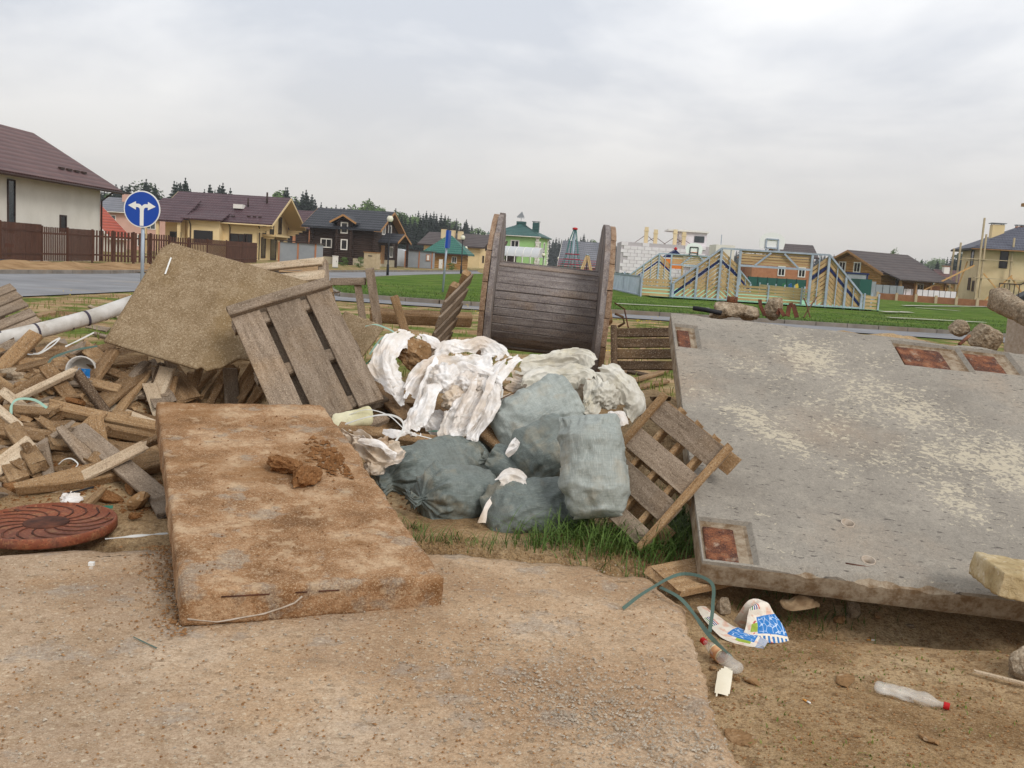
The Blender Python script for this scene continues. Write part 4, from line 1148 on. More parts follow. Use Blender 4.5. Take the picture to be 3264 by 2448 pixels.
# broken frame behind the wide-board pallet
fr = thing('broken_frame', 'broken wooden frame of upright boards standing behind the leaning pallet', 'frame', at(1180, 1045, 9.3))
plank(at(1178, 858, 9.3), at(1206, 1045, 9.3), 0.085, 0.025, (0.1, -1, 0.1), 'wood_grey', 'upright_board', parent=fr)
plank(at(1140, 905, 9.36), at(1158, 1030, 9.36), 0.07, 0.025, (0.1, -1, 0.1), 'wood_grey', 'upright_board', parent=fr)
plank(at(1052, 898, 9.34), at(1166, 897, 9.33), 0.07, 0.025, (0.0, -1, 0.1), 'wood_grey', 'cross_board', parent=fr)
plank(at(1048, 893, 9.37), at(1066, 980, 9.37), 0.04, 0.03, (0.0, -1, 0.1), 'wood_tan', 'upright_board', parent=fr)
plank(at(1046, 935, 9.33), at(1084, 931, 9.33), 0.012, 0.012, (0.0, -1, 0.1), 'wood_dark', 'peg', parent=fr)
plank(at(1258, 950, 9.8), at(1300, 1085, 9.6), 0.085, 0.08, (0.1, -1, 0.2), 'wood_tan', 'wooden_post', 'stubby wooden post tilting up behind the white sheeting', 'post')
plank(at(1180, 1005, 11.6), at(1500, 1020, 11.9), 0.16, 0.15, (0, -0.4, 1), 'wood_dirty', 'timber_beam', 'long squared timber lying on soil behind the tilted post', 'beam')

# ------------------------------------------------------------------ sheets of fibreboard
Q0, Q1, Q2 = V((-3.13, 7.423, 0.801)), V((-2.885, 8.008, 1.578)), V((-2.112, 7.295, 0.578))
qx = (Q2 - Q0).normalized(); qy = Q1 - Q0; qy = (qy - qx * qy.dot(qx)).normalized()
def board_warp(p):
    p = p.copy()
    if p.y < 0.0 and p.x > 0.15:
        c_ = min(0.34, (p.x - 0.15) * 0.62) + 0.07 * fbm(p.x * 6, 1.1, 0, 4)
        p.y += max(0.0, c_) * sstep(0.0, -0.5, p.y)
    if p.x < -0.5 and p.y > 0.4:
        p.x += 0.05 * sstep(0.42, 0.5, p.y) * sstep(-0.5, -0.64, p.x)
    p.z += 0.012 * math.sin(p.x * 2.2) + 0.004 * fbm(p.x * 3, p.y * 3, 0, 3)
    return p
vs_, fs = rough_box((1.30, 1.02, 0.026), 0.02, 0.004, 0.0015, 0.01, 21, 0, board_warp)
o = mesh_obj('fibre_board', vs_, fs, 'fibre', smooth=True)
place(o, Matrix((qx, qy, qx.cross(qy))).transposed(), Q0 + qx * 0.64 + qy * 0.5)
tag(o, 'large square brown fibreboard sheet tilted on one corner over the heap', 'board')
m = MB(); e0 = Q0 + qx * 0.12 + qy * 0.86 + qx.cross(qy) * 0.018; m.bar(e0, e0 + qy * -0.16 + qx * 0.03, 0.012, 0.002, qx.cross(qy)); m.build('paint_smear', 'white_paint', None)
ps = bpy.data.objects['paint_smear']; ps.parent = o; ps.matrix_basis = o.matrix_basis.inverted() @ ps.matrix_basis
vs_, fs = rough_box((0.42, 0.42, 0.022), 0.025, 0.004, 0.0015, 0.02, 23, 0, None)
o = mesh_obj('fibre_board', vs_, fs, 'fibre', smooth=True)
e1 = at(1205, 1051, 7.9) - at(1078, 1000, 8.1); e2 = at(1157, 1160, 7.7) - at(1205, 1051, 7.9); nn_ = e1.cross(e2); nn_ = -nn_ if nn_.y > 0 else nn_
place(o, frame(e1, nn_), (at(1078, 1000, 8.1) + at(1157, 1160, 7.7)) / 2)
tag(o, 'small broken fibreboard corner between the wide-board pallet and white sheeting', 'board')

# ------------------------------------------------------------------ loose timber in the heap
T = [
 (159, 1297, .16, 497, 1366, .20, .075, .065, 'wood_tan', 'long squared batten lying uppermost across the plank heap, running into the slab'),
 (300, 1362, .12, 500, 1400, .14, .055, .07, 'wood_tan', 'yellowish batten directly below the uppermost long batten'),
 (159, 1412, .10, 503, 1440, .12, .12, .035, 'wood_tan', 'broad yellowish board below the two parallel battens'),
 (246, 1364, .24, 528, 1600, .12, .10, .03, 'wood_grey', 'pale grey board crossing diagonally over the battens'),
 (52, 1562, .10, 512, 1470, .16, .12, .065, 'wood_tan', 'heavy timber with a split pointed end low on the heap'),
 (325, 1318, .2, 228, 1400, .1, .07, .03, 'wood_tan', 'short orange board end poking out between the battens'),
 (40, 1365, .12, 124, 1486, .18, .085, .06, 'wood_tan', 'stubby squared block pointing forward at the heap edge'),
 (15, 1440, .06, 62, 1530, .06, .095, .035, 'wood_tan', 'short flat board lying beside the stubby block'),
 (138, 1420, .12, 158, 1525, .06, .055, .03, 'wood_grey', 'narrow upright stick beside the split timber'),
 (372, 1318, .06, 470, 1187, .1, .06, .03, 'wood_tan', 'splintered narrow board rising towards the fibreboard sheet'),
 (305, 1300, .04, 475, 1165, .12, .13, .025, 'wood_dirty', 'broad dirty board rising towards the fibreboard sheet'),
 (196, 1198, .14, 380, 1243, .14, .07, .035, 'wood_tan', 'flat pale board with a white label at its end'),
 (462, 1160, .1, 528, 1290, .1, .14, .022, 'wood_grey', 'wide grey board sloping down behind the slab end'),
 (530, 1170, .08, 602, 1275, .08, .15, .022, 'wood_dirty', 'wide brown board beside the grey one behind the slab end'),
 (-40, 1140, .1, 440, 1122, .12, .16, .03, 'wood_dirty', 'very long dirty board lying level below the white pipe'),
 (60, 1160, .02, 470, 1150, .06, .09, .03, 'wood_tan', 'long splintered board just below the level dirty board'),
 (70, 1050, .2, 70, 1125, .1, .16, .06, 'wood_dark', 'dark squared stump standing in front of the white pipe'),
 (10, 1100, .12, 20, 1135, .1, .12, .06, 'wood_dark', 'dark rounded stump at the lower end of the white pipe'),
 (188, 1088, .14, 190, 1125, .1, .14, .05, 'wood_grey', 'small grey block amid white strapping below the pipe'),
 (105, 1010, .15, 180, 995, .2, .15, .06, 'wood_tan', 'short thick board behind the upper side of the pipe'),
 (178, 1000, .15, 300, 1005, .15, .12, .03, 'wood_dirty', 'flat board lying behind the pipe next to the verge'),
 (284, 975, .42, 395, 1018, .42, .06, .03, 'wood_pale', 'pale slat on top of the small stack beside the fibreboard'),
 (280, 992, .36, 330, 1012, .36, .09, .03, 'wood_pale', 'short pale slat end below the top slat of the small stack'),
 (335, 985, .34, 420, 1010, .34, .1, .025, 'wood_pale', 'broad pale slat tucked behind the fibreboard corner'),
 (280, 1040, .3, 345, 1052, .3, .09, .03, 'wood_grey', 'grey block end showing below the small stack'),
 (300, 1062, .26, 420, 1100, .28, .05, .04, 'wood_grey', 'grey batten running under the fibreboard corner'),
 (590, 1270, .04, 680, 1180, .08, .05, .04, 'wood_tan', 'bright narrow batten leaning in the dark gap under the fibreboard'),
 (640, 1270, .02, 720, 1150, .08, .025, .025, 'wood_tan', 'thin lath leaning in the dark gap beside the pallet'),
 (760, 1275, .02, 830, 1190, .06, .04, .02, 'wood_tan', 'short lath leaning behind the wide-board pallet edge'),
 (560, 1275, .0, 610, 1215, .05, .06, .03, 'wood_tan', 'orange board end behind the slab'),
 (1180, 1220, .2, 1312, 1338, .2, .115, .03, 'wood_dirty', 'short brown board sloping down beside the white sheeting'),
 (1330, 1195, .2, 1285, 1290, .16, .13, .025, 'wood_tan', 'tan board half covered by white sheeting'),
 (1080, 1365, .14, 1405, 1412, .14, .075, .045, 'wood_tan', 'long batten with a splintered end between slab and sacks'),
 (1040, 1330, .1, 1225, 1278, .12, .06, .05, 'wood_grey', 'grey batten at the foot of the wide-board pallet'),
 (1365, 1295, .14, 1445, 1345, .14, .07, .04, 'wood_tan', 'batten showing between the two hanging white sheets'),
 (1520, 1362, .14, 1622, 1440, .1, .09, .05, 'wood_dirty', 'doubled brown board poking out above the grey sacks'),
 (1590, 1236, .2, 1668, 1256, .2, .05, .05, 'wood_tan', 'squared batten end under the greenish sheeting'),
 (1150, 1365, .1, 1228, 1335, .12, .06, .04, 'wood_grey', 'short grey block beside the foam slab'),
 (1990, 1168, .3, 2092, 1070, .3, .07, .04, 'wood_tan', 'bright batten sloping up to the corner of the panel'),
 (2060, 1080, .3, 2115, 1095, .3, .09, .03, 'wood_tan', 'board end butting against the panel side'),
 (2015, 1215, .3, 2125, 1182, .3, .08, .035, 'wood_tan', 'bright board running under the panel side'),
 (2000, 1243, .25, 2125, 1215, .25, .07, .035, 'wood_dirty', 'darker board lowest of the two under the panel side'),
 (1985, 1180, .25, 2060, 1195, .25, .07, .03, 'wood_dark', 'dark board behind the greenish sheeting'),
 (1965, 1262, .12, 2110, 1270, .14, .12, .03, 'wood_dark', 'dark charred board lying in soil below the panel side'),
 (2010, 1320, .1, 2105, 1300, .12, .05, .03, 'wood_dirty', 'thin brown batten behind the open pallet'),
 (1960, 1205, .2, 2020, 1160, .24, .08, .03, 'wood_dirty', 'short board tilted behind the hanging greenish sack'),
 (1040, 1020, .3, 1110, 1075, .3, .12, .02, 'wood_dirty', 'curled dark board behind the small fibreboard corner'),
 (270, 1700, .02, 262, 1640, .02, .0, .0, None, None),
 (268, 1618, .03, 330, 1560, .05, .035, .03, 'wood_tan', 'small stick standing beside the manhole cover'),
 (470, 1540, .03, 530, 1640, .03, .08, .025, 'wood_grey', 'grey board end slipping under the clay slab'),
]
for (u0, v0, k0, u1, v1, k1, w_, t_, mt, lb) in T:
    if mt is None:
        continue
    plank(ph(u0, v0, k0 + 0.09), ph(u1, v1, k1 + 0.09), w_ * 1.25, t_ * 1.15, (random.uniform(-0.15, 0.15), -0.55, 0.85), mt, 'wooden_plank', lb, 'plank', jag=0.018, point=0.7 if 'pointed' in lb else 0.0)
WD = {'wood_tan': 'yellowish', 'wood_dirty': 'dirty brown', 'wood_grey': 'grey weathered', 'wood_pale': 'pale', 'wood_dark': 'dark damp'}
rnd = random.Random(77)
for k in range(60):
    u, v = rnd.uniform(-20, 490), rnd.uniform(1165, 1580)
    if v > 1480 and u > 330:
        continue
    c = ph(u, v, rnd.uniform(0.0, 0.06))
    a_ = rnd.uniform(0, math.pi)
    d_ = V((math.cos(a_), math.sin(a_) * 0.7, rnd.uniform(-0.25, 0.35))).normalized() * rnd.uniform(0.06, 0.24)
    plank(c - d_, c + d_, rnd.uniform(0.03, 0.09), rnd.uniform(0.015, 0.05), (rnd.uniform(-0.4, 0.4), -0.4, 0.8), (mt := rnd.choice(['wood_tan', 'wood_dirty', 'wood_grey', 'wood_dirty', 'wood_tan'])), 'wood_offcut',
          'short %s offcut of wood lying among clay in the plank heap' % WD[mt], 'offcut', '%s wood offcuts in the plank heap' % WD[mt], jag=0.02)
for k in range(64):
    if k < 46:
        u, v = rnd.uniform(-60, 470), rnd.uniform(1120, 1530)
    else:
        u, v = rnd.uniform(480, 840), rnd.uniform(1195, 1290)
    c = ph(u, v, rnd.uniform(0.06, 0.22))
    a_ = rnd.choice([rnd.gauss(0.1, 0.3), rnd.gauss(-0.7, 0.3), rnd.gauss(0.9, 0.35)])
    d_ = V((math.cos(a_), 0.45 * math.sin(a_) + rnd.uniform(-0.2, 0.2), 0.55 * math.sin(a_))).normalized() * rnd.uniform(0.14, 0.40)
    if k >= 46:
        d_ = V((rnd.uniform(-0.5, 0.6), 0.35, 0.8)).normalized() * rnd.uniform(0.12, 0.2)
    plank(c - d_, c + d_, rnd.uniform(0.045, 0.13), rnd.choice([0.02, 0.022, 0.03, 0.045]), (rnd.uniform(-0.4, 0.4), -0.5, 0.8), (mt := rnd.choice(['wood_tan', 'wood_dirty', 'wood_grey', 'wood_pale', 'wood_dirty', 'wood_dark'])), 'wooden_plank',
          ('loose %s broken board jumbled among others in the plank heap' if k < 46 else 'splintered %s lath leaning in the hollow under the fibreboard sheet') % WD[mt], 'plank', ('%s boards jumbled in the plank heap' if k < 46 else '%s laths under the fibreboard sheet') % WD[mt], jag=0.035, point=rnd.choice([0, 0, 0, 0.5]))
for k in range(16):
    u, v = rnd.uniform(1030, 1240), rnd.uniform(1300, 1440)
    c = ph(u, v, 0.02)
    a_ = rnd.uniform(0, math.pi)
    d_ = V((math.cos(a_), math.sin(a_) * 0.6, rnd.uniform(-0.2, 0.2))).normalized() * rnd.uniform(0.05, 0.14)
    plank(c - d_, c + d_, rnd.uniform(0.03, 0.07), 0.02, (0, -0.5, 0.8), (mt := rnd.choice(['wood_tan', 'wood_dirty', 'wood_dark'])), 'wood_offcut', 'short %s offcut of wood under the sheeting beside the slab' % WD[mt], 'offcut', '%s wood offcuts beside the slab' % WD[mt], jag=0.02)
# lumps of concrete and clay among the timber
for k, (u, v, d, s_, mt, lb) in enumerate([
        (140, 1185, (0.30, 0.24, 0.17), 101, 'rubble', 'big flat concrete lump resting on the plank heap'),
        (80, 1228, (0.2, 0.18, 0.13), 102, 'rubble_brown', 'blocky concrete lump in front of the big flat lump'),
        (165, 1240, (0.18, 0.16, 0.1), 103, 'rubble_brown', 'small concrete lump between flat lump and tangled roots'),
        (30, 1195, (0.32, 0.2, 0.14), 104, 'rubble', 'long rounded concrete lump at the heap edge'),
        (240, 1290, (0.26, 0.2, 0.14), 105, 'clod', 'crumbly brown clay lump among tangled roots'),
        (330, 1255, (0.2, 0.2, 0.13), 106, 'clod', 'brown clay lump under the broad rising board'),
        (80, 1330, (0.18, 0.16, 0.12), 107, 'rubble_brown', 'clay-crusted stone left of the uppermost batten'),
        (125, 1380, (0.14, 0.14, 0.13), 108, 'rubble_brown', 'squarish clay-crusted stone under the uppermost batten'),
        (250, 1500, (0.13, 0.12, 0.1), 109, 'clod', 'clay lump in the hollow above the split timber'),
        (350, 1590, (0.2, 0.18, 0.12), 110, 'clod', 'dark clay lump below the split timber'),
        (430, 1560, (0.18, 0.16, 0.12), 111, 'clod', 'shaded clay lump beside the crossing grey board'),
        (30, 1560, (0.2, 0.16, 0.1), 112, 'clod', 'clay lump at the tip of the split timber')]):
    rock(ph(u, v, 0.05), d, s_, mt, 'concrete_rubble' if 'rubble' in mt else 'clay_clump', lb, 'rubble' if 'rubble' in mt else 'clay lump', None, k, 3)
rock(at(1322, 1130, 7.45), (0.30, 0.28, 0.30), 121, 'rubble_brown', 'clay_clump', 'large clay boulder wrapped by white sheeting', 'clay lump', None, 0.4, 3, amp=0.14)
pts = []
for k in range(1800):
    u, v = rnd.uniform(-40, 520), rnd.uniform(1170, 1640)
    p = ph(u, v, 0.01); pts.append((p, rnd.choice([0.005, 0.008, 0.012, 0.02])))
for k in range(500):
    u, v = rnd.uniform(1040, 1650), rnd.uniform(1300, 1640)
    p = ph(u, v, 0.01); pts.append((p, rnd.choice([0.004, 0.007, 0.011, 0.016])))
grit('heap_crumbs', pts, 'clod', 8, 'crumbled clay and debris filling the gaps of the heap')
# fine roots tangled in the clay
m = MB()
for k in range(70):
    c = ph(rnd.gauss(330, 50), rnd.gauss(1215, 25), 0.06)
    pp = [c]
    d_ = V((rnd.uniform(-1, 1), rnd.uniform(-0.6, 0.6), rnd.uniform(-0.3, 0.6))).normalized()
    for j in range(5):
        d_ = (d_ + V((rnd.uniform(-1, 1), rnd.uniform(-1, 1), rnd.uniform(-1, 0.6))) * 0.5).normalized()
        pp.append(pp[-1] + d_ * 0.03)
    m.tube(pp, 0.0022, 4, False)
tag(m.build('root_tangle', 'twig'), 'tangle of fine dry roots on the clay of the plank heap', 'roots', kind='stuff')
# white banded pipe
pp = [at(-120, 1128, 8.0), at(0, 1082, 8.15), at(150, 1048, 8.4), at(300, 1008, 8.75), at(430, 962, 9.1)]
pipe = thing('white_pipe', 'long dirty white pipe with dark bands lying across the heap', 'pipe', pp[0])
m = MB(); m.tube(pp, 0.068, 18); m.build('tube', 'pipe_white', pipe, True, off=pipe.location)
for (u, v, y) in [(3, 1081, 8.16), (115, 1056, 8.34), (168, 1043, 8.45), (222, 1029, 8.57), (275, 1015, 8.68), (330, 998, 8.84)]:
    c = at(u, v, y); d_ = (pp[3] - pp[2]).normalized()
    m = MB(); m.tube([c - d_ * 0.009, c + d_ * 0.009], 0.0705, 18); m.build('band', 'band_dark', pipe, True, off=pipe.location)
# crushed bucket with a blue label
c = ph(270, 1180, 0.12)
bk = thing('plastic_bucket', 'crushed pale bucket with a blue label lying on the heap', 'bucket', c)
m = MB(); R_ = frame((0.25, -1, 0.15), (0, 0, 1)) @ Matrix.Rotation(math.pi / 2, 3, 'Y')
m.lathe([(0.10, -0.02), (0.105, 0.0), (0.11, 0.12), (0.10, 0.12), (0.095, 0.0)], c - V((0, 0.02, 0)), 20, R_); m.build('tub', 'pipe_white', bk, True, off=bk.location)
M['blue_print'] = mk('blue_print', [(0.45, (30, 110, 176)), (0.55, (190, 206, 226))], 14, rough=0.5)
m = MB(); q = ph(268, 1190, 0.30); m.box(q, (0.085, 0.004, 0.07), Matrix.Rotation(0.1, 3, 'Z')); m.build('label_patch', 'blue_print', bk, off=bk.location)
M['label_white'] = mk('label_white', (206, 208, 214), rough=0.5)
m = MB(); q = ph(392, 1230, 0.16); m.box(q, (0.07, 0.04, 0.002), Matrix.Rotation(0.5, 3, 'X')); tag(m.build('paper_label', 'label_white'), 'small white paper label on the end of a pale board', 'label')
# foam slab
o = block_piece('foam_block', 'cream foam slab with rounded end tucked beside the clay slab', (at(1075, 1345, 6.75) + at(1170, 1332, 6.75)) / 2, (0.30, 0.16, 0.07), frame(at(1185, 1320, 6.75) - at(1060, 1352, 6.75), (0, -0.6, 0.8)), 'foam', 51, 0.03, 0.01, 0.015, 0.004)
o['category'] = 'foam'

# ------------------------------------------------------------------ manhole cover
mc = gp(148, 1672, 0.04)
mh = thing('manhole_cover', 'round rust-red iron manhole cover with curved ribs lying on the sand', 'manhole cover', (mc.x, mc.y, 0.0))
RM = Matrix.Rotation(RAD(1.2), 3, 'X') @ Matrix.Rotation(RAD(-1.0), 3, 'Y')
r0 = 0.355
m = MB(); m.lathe([(r0 * 0.96, -0.03), (r0, -0.022), (r0, 0.02), (r0 * 0.985, 0.026), (r0 * 0.955, 0.026), (r0 * 0.945, 0.012), (0.001, 0.010)], (0, 0, 0), 64, RM)
o = m.build('plate', 'manhole', mh, True); o.location = (0, 0, 0.04)
m = MB(); m.lathe([(0.115, 0.008), (0.115, 0.019), (0.108, 0.022), (0.001, 0.022)], (0, 0, 0), 40, RM); o = m.build('hub', 'rust_dark', mh, True); o.location = (0, 0, 0.035)
for k in range(16):
    a0 = 2 * math.pi * k / 16
    pts = []
    for j in range(6):
        t = j / 5; r_ = lerp(0.112, r0 * 0.95, t); aa = a0 + 0.75 * t * t
        pts.append(RM @ V((r_ * math.cos(aa), r_ * math.sin(aa), 0.0165)))
    m = MB(); m.tube(pts, [0.004, 0.005, 0.006, 0.006, 0.006, 0.006], 6)
    o = m.build('rib', 'rust_dark', mh, True); o.location = (0, 0, 0.035)
for aa in (0.4, 2.5, 4.6):
    m = MB(); m.box(RM @ V((r0 * 0.88 * math.cos(aa), r0 * 0.88 * math.sin(aa), 0.016)), (0.05, 0.022, 0.012), RM @ Matrix.Rotation(aa, 3, 'Z')); o = m.build('lug', 'rust', mh); o.location = (0, 0, 0.035)
# ================================================================== sacks and plastic sheeting
def ridged(p, sc):
    return 1.0 - abs(noise.noise(p * sc)) * 2.0
def sack(name, label, c, axis_, L, W, Hh, seed, up=(0, 0, 1), ends=('pillow', 'pillow'), mat='sack', wr=1.0, n=88, m=104, bulge=0.0, squash=0.6, group=None):
    """filled woven sack: local X along its length, Z up; each end is 'pillow' (sewn), 'knot' (tied, with a ruffle) or 'open' (ragged mouth)"""
    so = V((seed * 3.7, seed * 1.9, seed * 8.3))
    rows = []
    for i in range(n + 1):
        s_ = -1 + 2 * i / n
        e = ends[0] if s_ < 0 else ends[1]
        a = abs(s_)
        x = s_ * L / 2
        pleat = 0.0
        if e == 'pillow':
            kw = max(0.0, 1 - a ** 7) ** (1 / 5.0) if a < 1 else 0.0
            kw = 0.80 * max(0.02, kw) + 0.2 * (1 - a ** 2)
            kh = max(0.0, 1 - a ** 2.6) ** 0.62
            kw = max(kw, 0.72 if a > 0.97 else 0); kh = max(kh, 0.03)
        elif e == 'open':
            kw = 0.94 - 0.1 * a ** 3 + 0.06 * nz(a * 3, seed); kh = max(0.0, 1 - a ** 3.0) ** 0.55; kh = max(kh, 0.10)
            pleat = 0.35 * sstep(0.6, 1.0, a)
        else:                                   # knot
            b0 = 0.70
            if a < b0:
                t = a / b0
                kw = kh = lerp(1.0, 0.74, t ** 3)
            elif a < 0.84:
                t = (a - b0) / (0.84 - b0)
                kw = kh = lerp(0.74, 0.11, t ** 0.62)
                x = math.copysign(L / 2 * lerp(b0, 0.80, t), s_)
            else:
                t = (a - 0.84) / 0.16
                kw = lerp(0.11, 0.42, t ** 0.8); kh = lerp(0.11, 0.22, t)
                x = math.copysign(L / 2 * lerp(0.80, 1.02, t), s_)
            pleat = 0.42 * sstep(0.22, 0.8, a) + 0.3 * sstep(0.84, 1.0, a)
        row = []
        for k in range(m):
            th = 2 * math.pi * k / m
            cy, sz = math.cos(th), math.sin(th)
            q = 2.5
            rr = (abs(cy) ** q + abs(sz) ** q) ** (-1 / q)
            y, z = rr * cy * W / 2 * kw, rr * sz * Hh / 2 * kh
            p = V((x, y, z))
            d = V((0, y, z)); d = d.normalized() if d.length > 1e-6 else V((0, 0, 1))
            if pleat:
                f = 1.0 - 2.0 * abs(math.sin(th * 5.5 + seed + 1.6 * nz(math.cos(th) * 2, s_ * 3, seed))) + 0.6 * math.sin(th * 19 + seed * 2 + 2 * nz(s_ * 4, th))
                p += d * (pleat * 0.26 * min(W, Hh) * max(kh, 0.15) * f)
            pn = V((p.x * 2.2, p.y * 6.0, p.z * 6.0)) + so
            w1 = ridged(pn, 0.9) - 0.45
            w2 = ridged(V((p.x * 9, p.y * 4, p.z * 4)) + so * 1.7, 0.9) - 0.45
            w3 = noise.noise(V((p.x, p.y, p.z)) * 3.2 + so)
            w4 = ridged(V((p.x * 13, p.y * 15, p.z * 15)) + so, 1.0) - 0.45
            vf = noise.voronoi(V((p.x * 7, p.y * 9, p.z * 9)) + so)[0]; w6 = (vf[1] - vf[0]) - 0.35
            vf = noise.voronoi(V((p.x * 17, p.y * 19, p.z * 19)) + so)[0]; w7 = vf[0] - 0.4
            w5 = 1 - abs(noise.noise(V((p.x * 5 + p.y * 3, p.y * 7, p.z * 7)) + so * 0.3)) * 3.2
            amp = min(W, Hh) * 0.068 * wr * (0.5 + 0.5 * sstep(0.0, 0.7, a))
            p += d * (amp * (0.7 * w1 + 0.9 * max(-0.3, w2) + 1.7 * w3 + 0.45 * w4 + 0.75 * max(0.0, w5) - 1.1 * w6 + 0.55 * w7)) * (1 if kh > 0.05 else 0.4)
            if p.z < -squash * Hh / 2:
                p.z = -squash * Hh / 2 + (p.z + squash * Hh / 2) * 0.18
            p.z += bulge * (1 - s_ * s_)
            row.append(p)
        rows.append(row)
    vs2 = [p for r in rows for p in r]
    fs2 = [(i * m + k, (i + 1) * m + k, (i + 1) * m + (k + 1) % m, i * m + (k + 1) % m) for i in range(n) for k in range(m)]
    fs2.append(tuple(range(m))); fs2.append(tuple(reversed(range(n * m, n * m + m))))
    o = mesh_obj(name, vs2, fs2, mat, smooth=True)
    place(o, frame(axis_, up), c)
    return tag(o, label, 'sack', group)
def sk(label, uv0, uv1, y0, y1, L, W, Hh, seed, **kw):
    p0, p1 = at(uv0[0], uv0[1], y0), at(uv1[0], uv1[1], y1)
    d = p1 - p0
    return sack('filled_sack', label, (p0 + p1) / 2, d, L or d.length, W, Hh, seed, **kw)
sk('grey-green sack lying on its side, tied tight at its pleated end beside the clay slab', (1200, 1545), (1560, 1470), 6.3, 6.75, 0.86, 0.43, 0.40, 3, ends=('knot', 'pillow'), up=(0.05, -0.5, 0.9))
sk('dark grey sack with a twisted ruffled neck facing forward', (1300, 1590), (1610, 1590), 5.8, 6.25, 0.70, 0.38, 0.36, 5, ends=('knot', 'pillow'), up=(0.0, -0.5, 0.9))
sk('low grey sack lying against the grass beside a white paper scrap', (1530, 1650), (1870, 1610), 5.72, 5.98, 0.64, 0.38, 0.36, 8, ends=('pillow', 'pillow'), up=(0.0, -0.65, 0.75), squash=0.8)
sk('tall pale grey sack standing upright beside the open pallet', (1905, 1650), (1880, 1325), 5.56, 5.80, 0.62, 0.38, 0.29, 11, ends=('pillow', 'open'), up=(-0.1, -1, 0.2), mat='sack_pale', squash=1.2)
sk('pale grey sack lying uppermost on the pile below the greenish sheeting', (1560, 1390), (1860, 1265), 6.75, 6.95, 0.66, 0.44, 0.34, 14, ends=('pillow', 'open'), up=(0.15, -0.8, 0.7), mat='sack_pale', squash=1.2)
sk('mid grey sack with a torn lower corner between the upright and uppermost sacks', (1650, 1485), (1835, 1395), 6.3, 6.45, 0.46, 0.38, 0.32, 17, ends=('pillow', 'pillow'), up=(0.0, -0.8, 0.6), squash=1.2)
sk('small dark sack squeezed in under the torn grey sack', (1545, 1465), (1710, 1525), 6.5, 6.4, 0.42, 0.28, 0.24, 20, ends=('knot', 'pillow'), up=(0.0, -0.7, 0.7))
sk('limp corner of a dark grey sack rising behind the side-lying sack', (1480, 1450), (1552, 1405), 6.85, 6.9, 0.30, 0.2, 0.1, 23, ends=('pillow', 'open'), up=(0.0, -0.8, 0.6), squash=1.2)

def catmull(P, n):
    out = []
    P = [P[0] * 2 - P[1]] + P + [P[-1] * 2 - P[-2]]
    segs = len(P) - 3
    for i in range(n + 1):
        f = i / n * segs
        k = min(int(f), segs - 1); t = f - k
        p0, p1, p2, p3 = P[k:k + 4]
        out.append(0.5 * ((2 * p1) + (p2 - p0) * t + (2 * p0 - 5 * p1 + 4 * p2 - p3) * t * t + (3 * p1 - p0 - 3 * p2 + p3) * t ** 3))
    return out
def drape(path, widths, seed, folds=5, amp=0.02, n=80, m=56, nrm=(0, -0.75, 0.65), curl=0.35, fine=1.0, pts3d=False, edge=1.0):
    P = catmull([V(p) if pts3d else at(*p) for p in path], n)
    plen = sum((P[i + 1] - P[i]).length for i in range(n))
    vs2, fs2 = [], []
    for i, p in enumerate(P):
        s_ = i / n
        t = (P[min(i + 1, n)] - P[max(i - 1, 0)]).normalized()
        N_ = V(nrm); N_ = (N_ - t * N_.dot(t)).normalized()
        S_ = N_.cross(t)
        f = s_ * (len(widths) - 1); k = min(int(f), len(widths) - 2)
        w = lerp(widths[k], widths[k + 1], f - k) / 2
        for j in range(m + 1):
            q = -1 + 2 * j / m
            pp = p + S_ * (w * q)
            sl_, qw = s_ * plen, w * q
            wv_ = 0.05 * nz(sl_ * 5, qw * 5, seed + 3.0)
            h = amp * 1.7 * nz(sl_ * 3.2, (qw + wv_) * (6.0 + folds), seed * 1.7)
            r1 = 1 - abs(nz(sl_ * 4.5 + seed, (qw + wv_) * (10.0 + 2 * folds), seed * 2.1)) * 1.6
            r2 = 1 - abs(nz(sl_ * 13 + seed, (qw - wv_) * 30.0, seed * 0.7)) * 1.6
            r3 = 1 - abs(nz(sl_ * 22 + seed, qw * 20.0, seed * 0.3)) * 1.6
            h += amp * fine * (0.8 * r1 * abs(r1) + 0.4 * r2 * abs(r2) + 0.2 * r3)
            vf = noise.voronoi(V((sl_ * 9, (qw + wv_) * 14, seed)))[0]; h += amp * fine * 0.9 * (vf[1] - vf[0] - 0.3)
            vf = noise.voronoi(V((sl_ * 22, (qw - wv_) * 30, seed)))[0]; h -= amp * fine * 0.55 * (vf[0] - 0.4)
            h -= curl * w * q * q
            lat = edge * amp * 1.0 * nz(sl_ * 9, qw * 9, seed + 9.0)
            ln = edge * 0.05 * nz(qw * 14, seed, 0.3) if i in (0, n) else 0
            vs2.append(pp + N_ * h + S_ * (lat + (edge * 0.22 * w * q * nz(sl_ * 6, seed + 2.0, q * 0.3))) + t * ln)
    W_ = m + 1
    def torn(i, j):
        q = abs(-1 + 2 * (j + 0.5) / m); s_ = i / n
        e_ = max(q, abs(2 * s_ - 1))
        return edge > 0.5 and e_ > 0.72 and nz(s_ * plen * 16, (j / m) * widths[len(widths) // 2] * 16, seed + 0.5) > 0.62 - 0.75 * (e_ - 0.72) / 0.28
    fs2 = [(i * W_ + j, i * W_ + j + 1, (i + 1) * W_ + j + 1, (i + 1) * W_ + j) for i in range(n) for j in range(m) if not torn(i, j)]
    return vs2, fs2
def film(name, label, path, widths, seed, mat='film', cat='sheeting', **kw):
    vs2, fs2 = drape(path, widths, seed, **kw)
    o = mesh_obj(name, vs2, fs2, mat, smooth=True)
    return tag(o, label, cat)
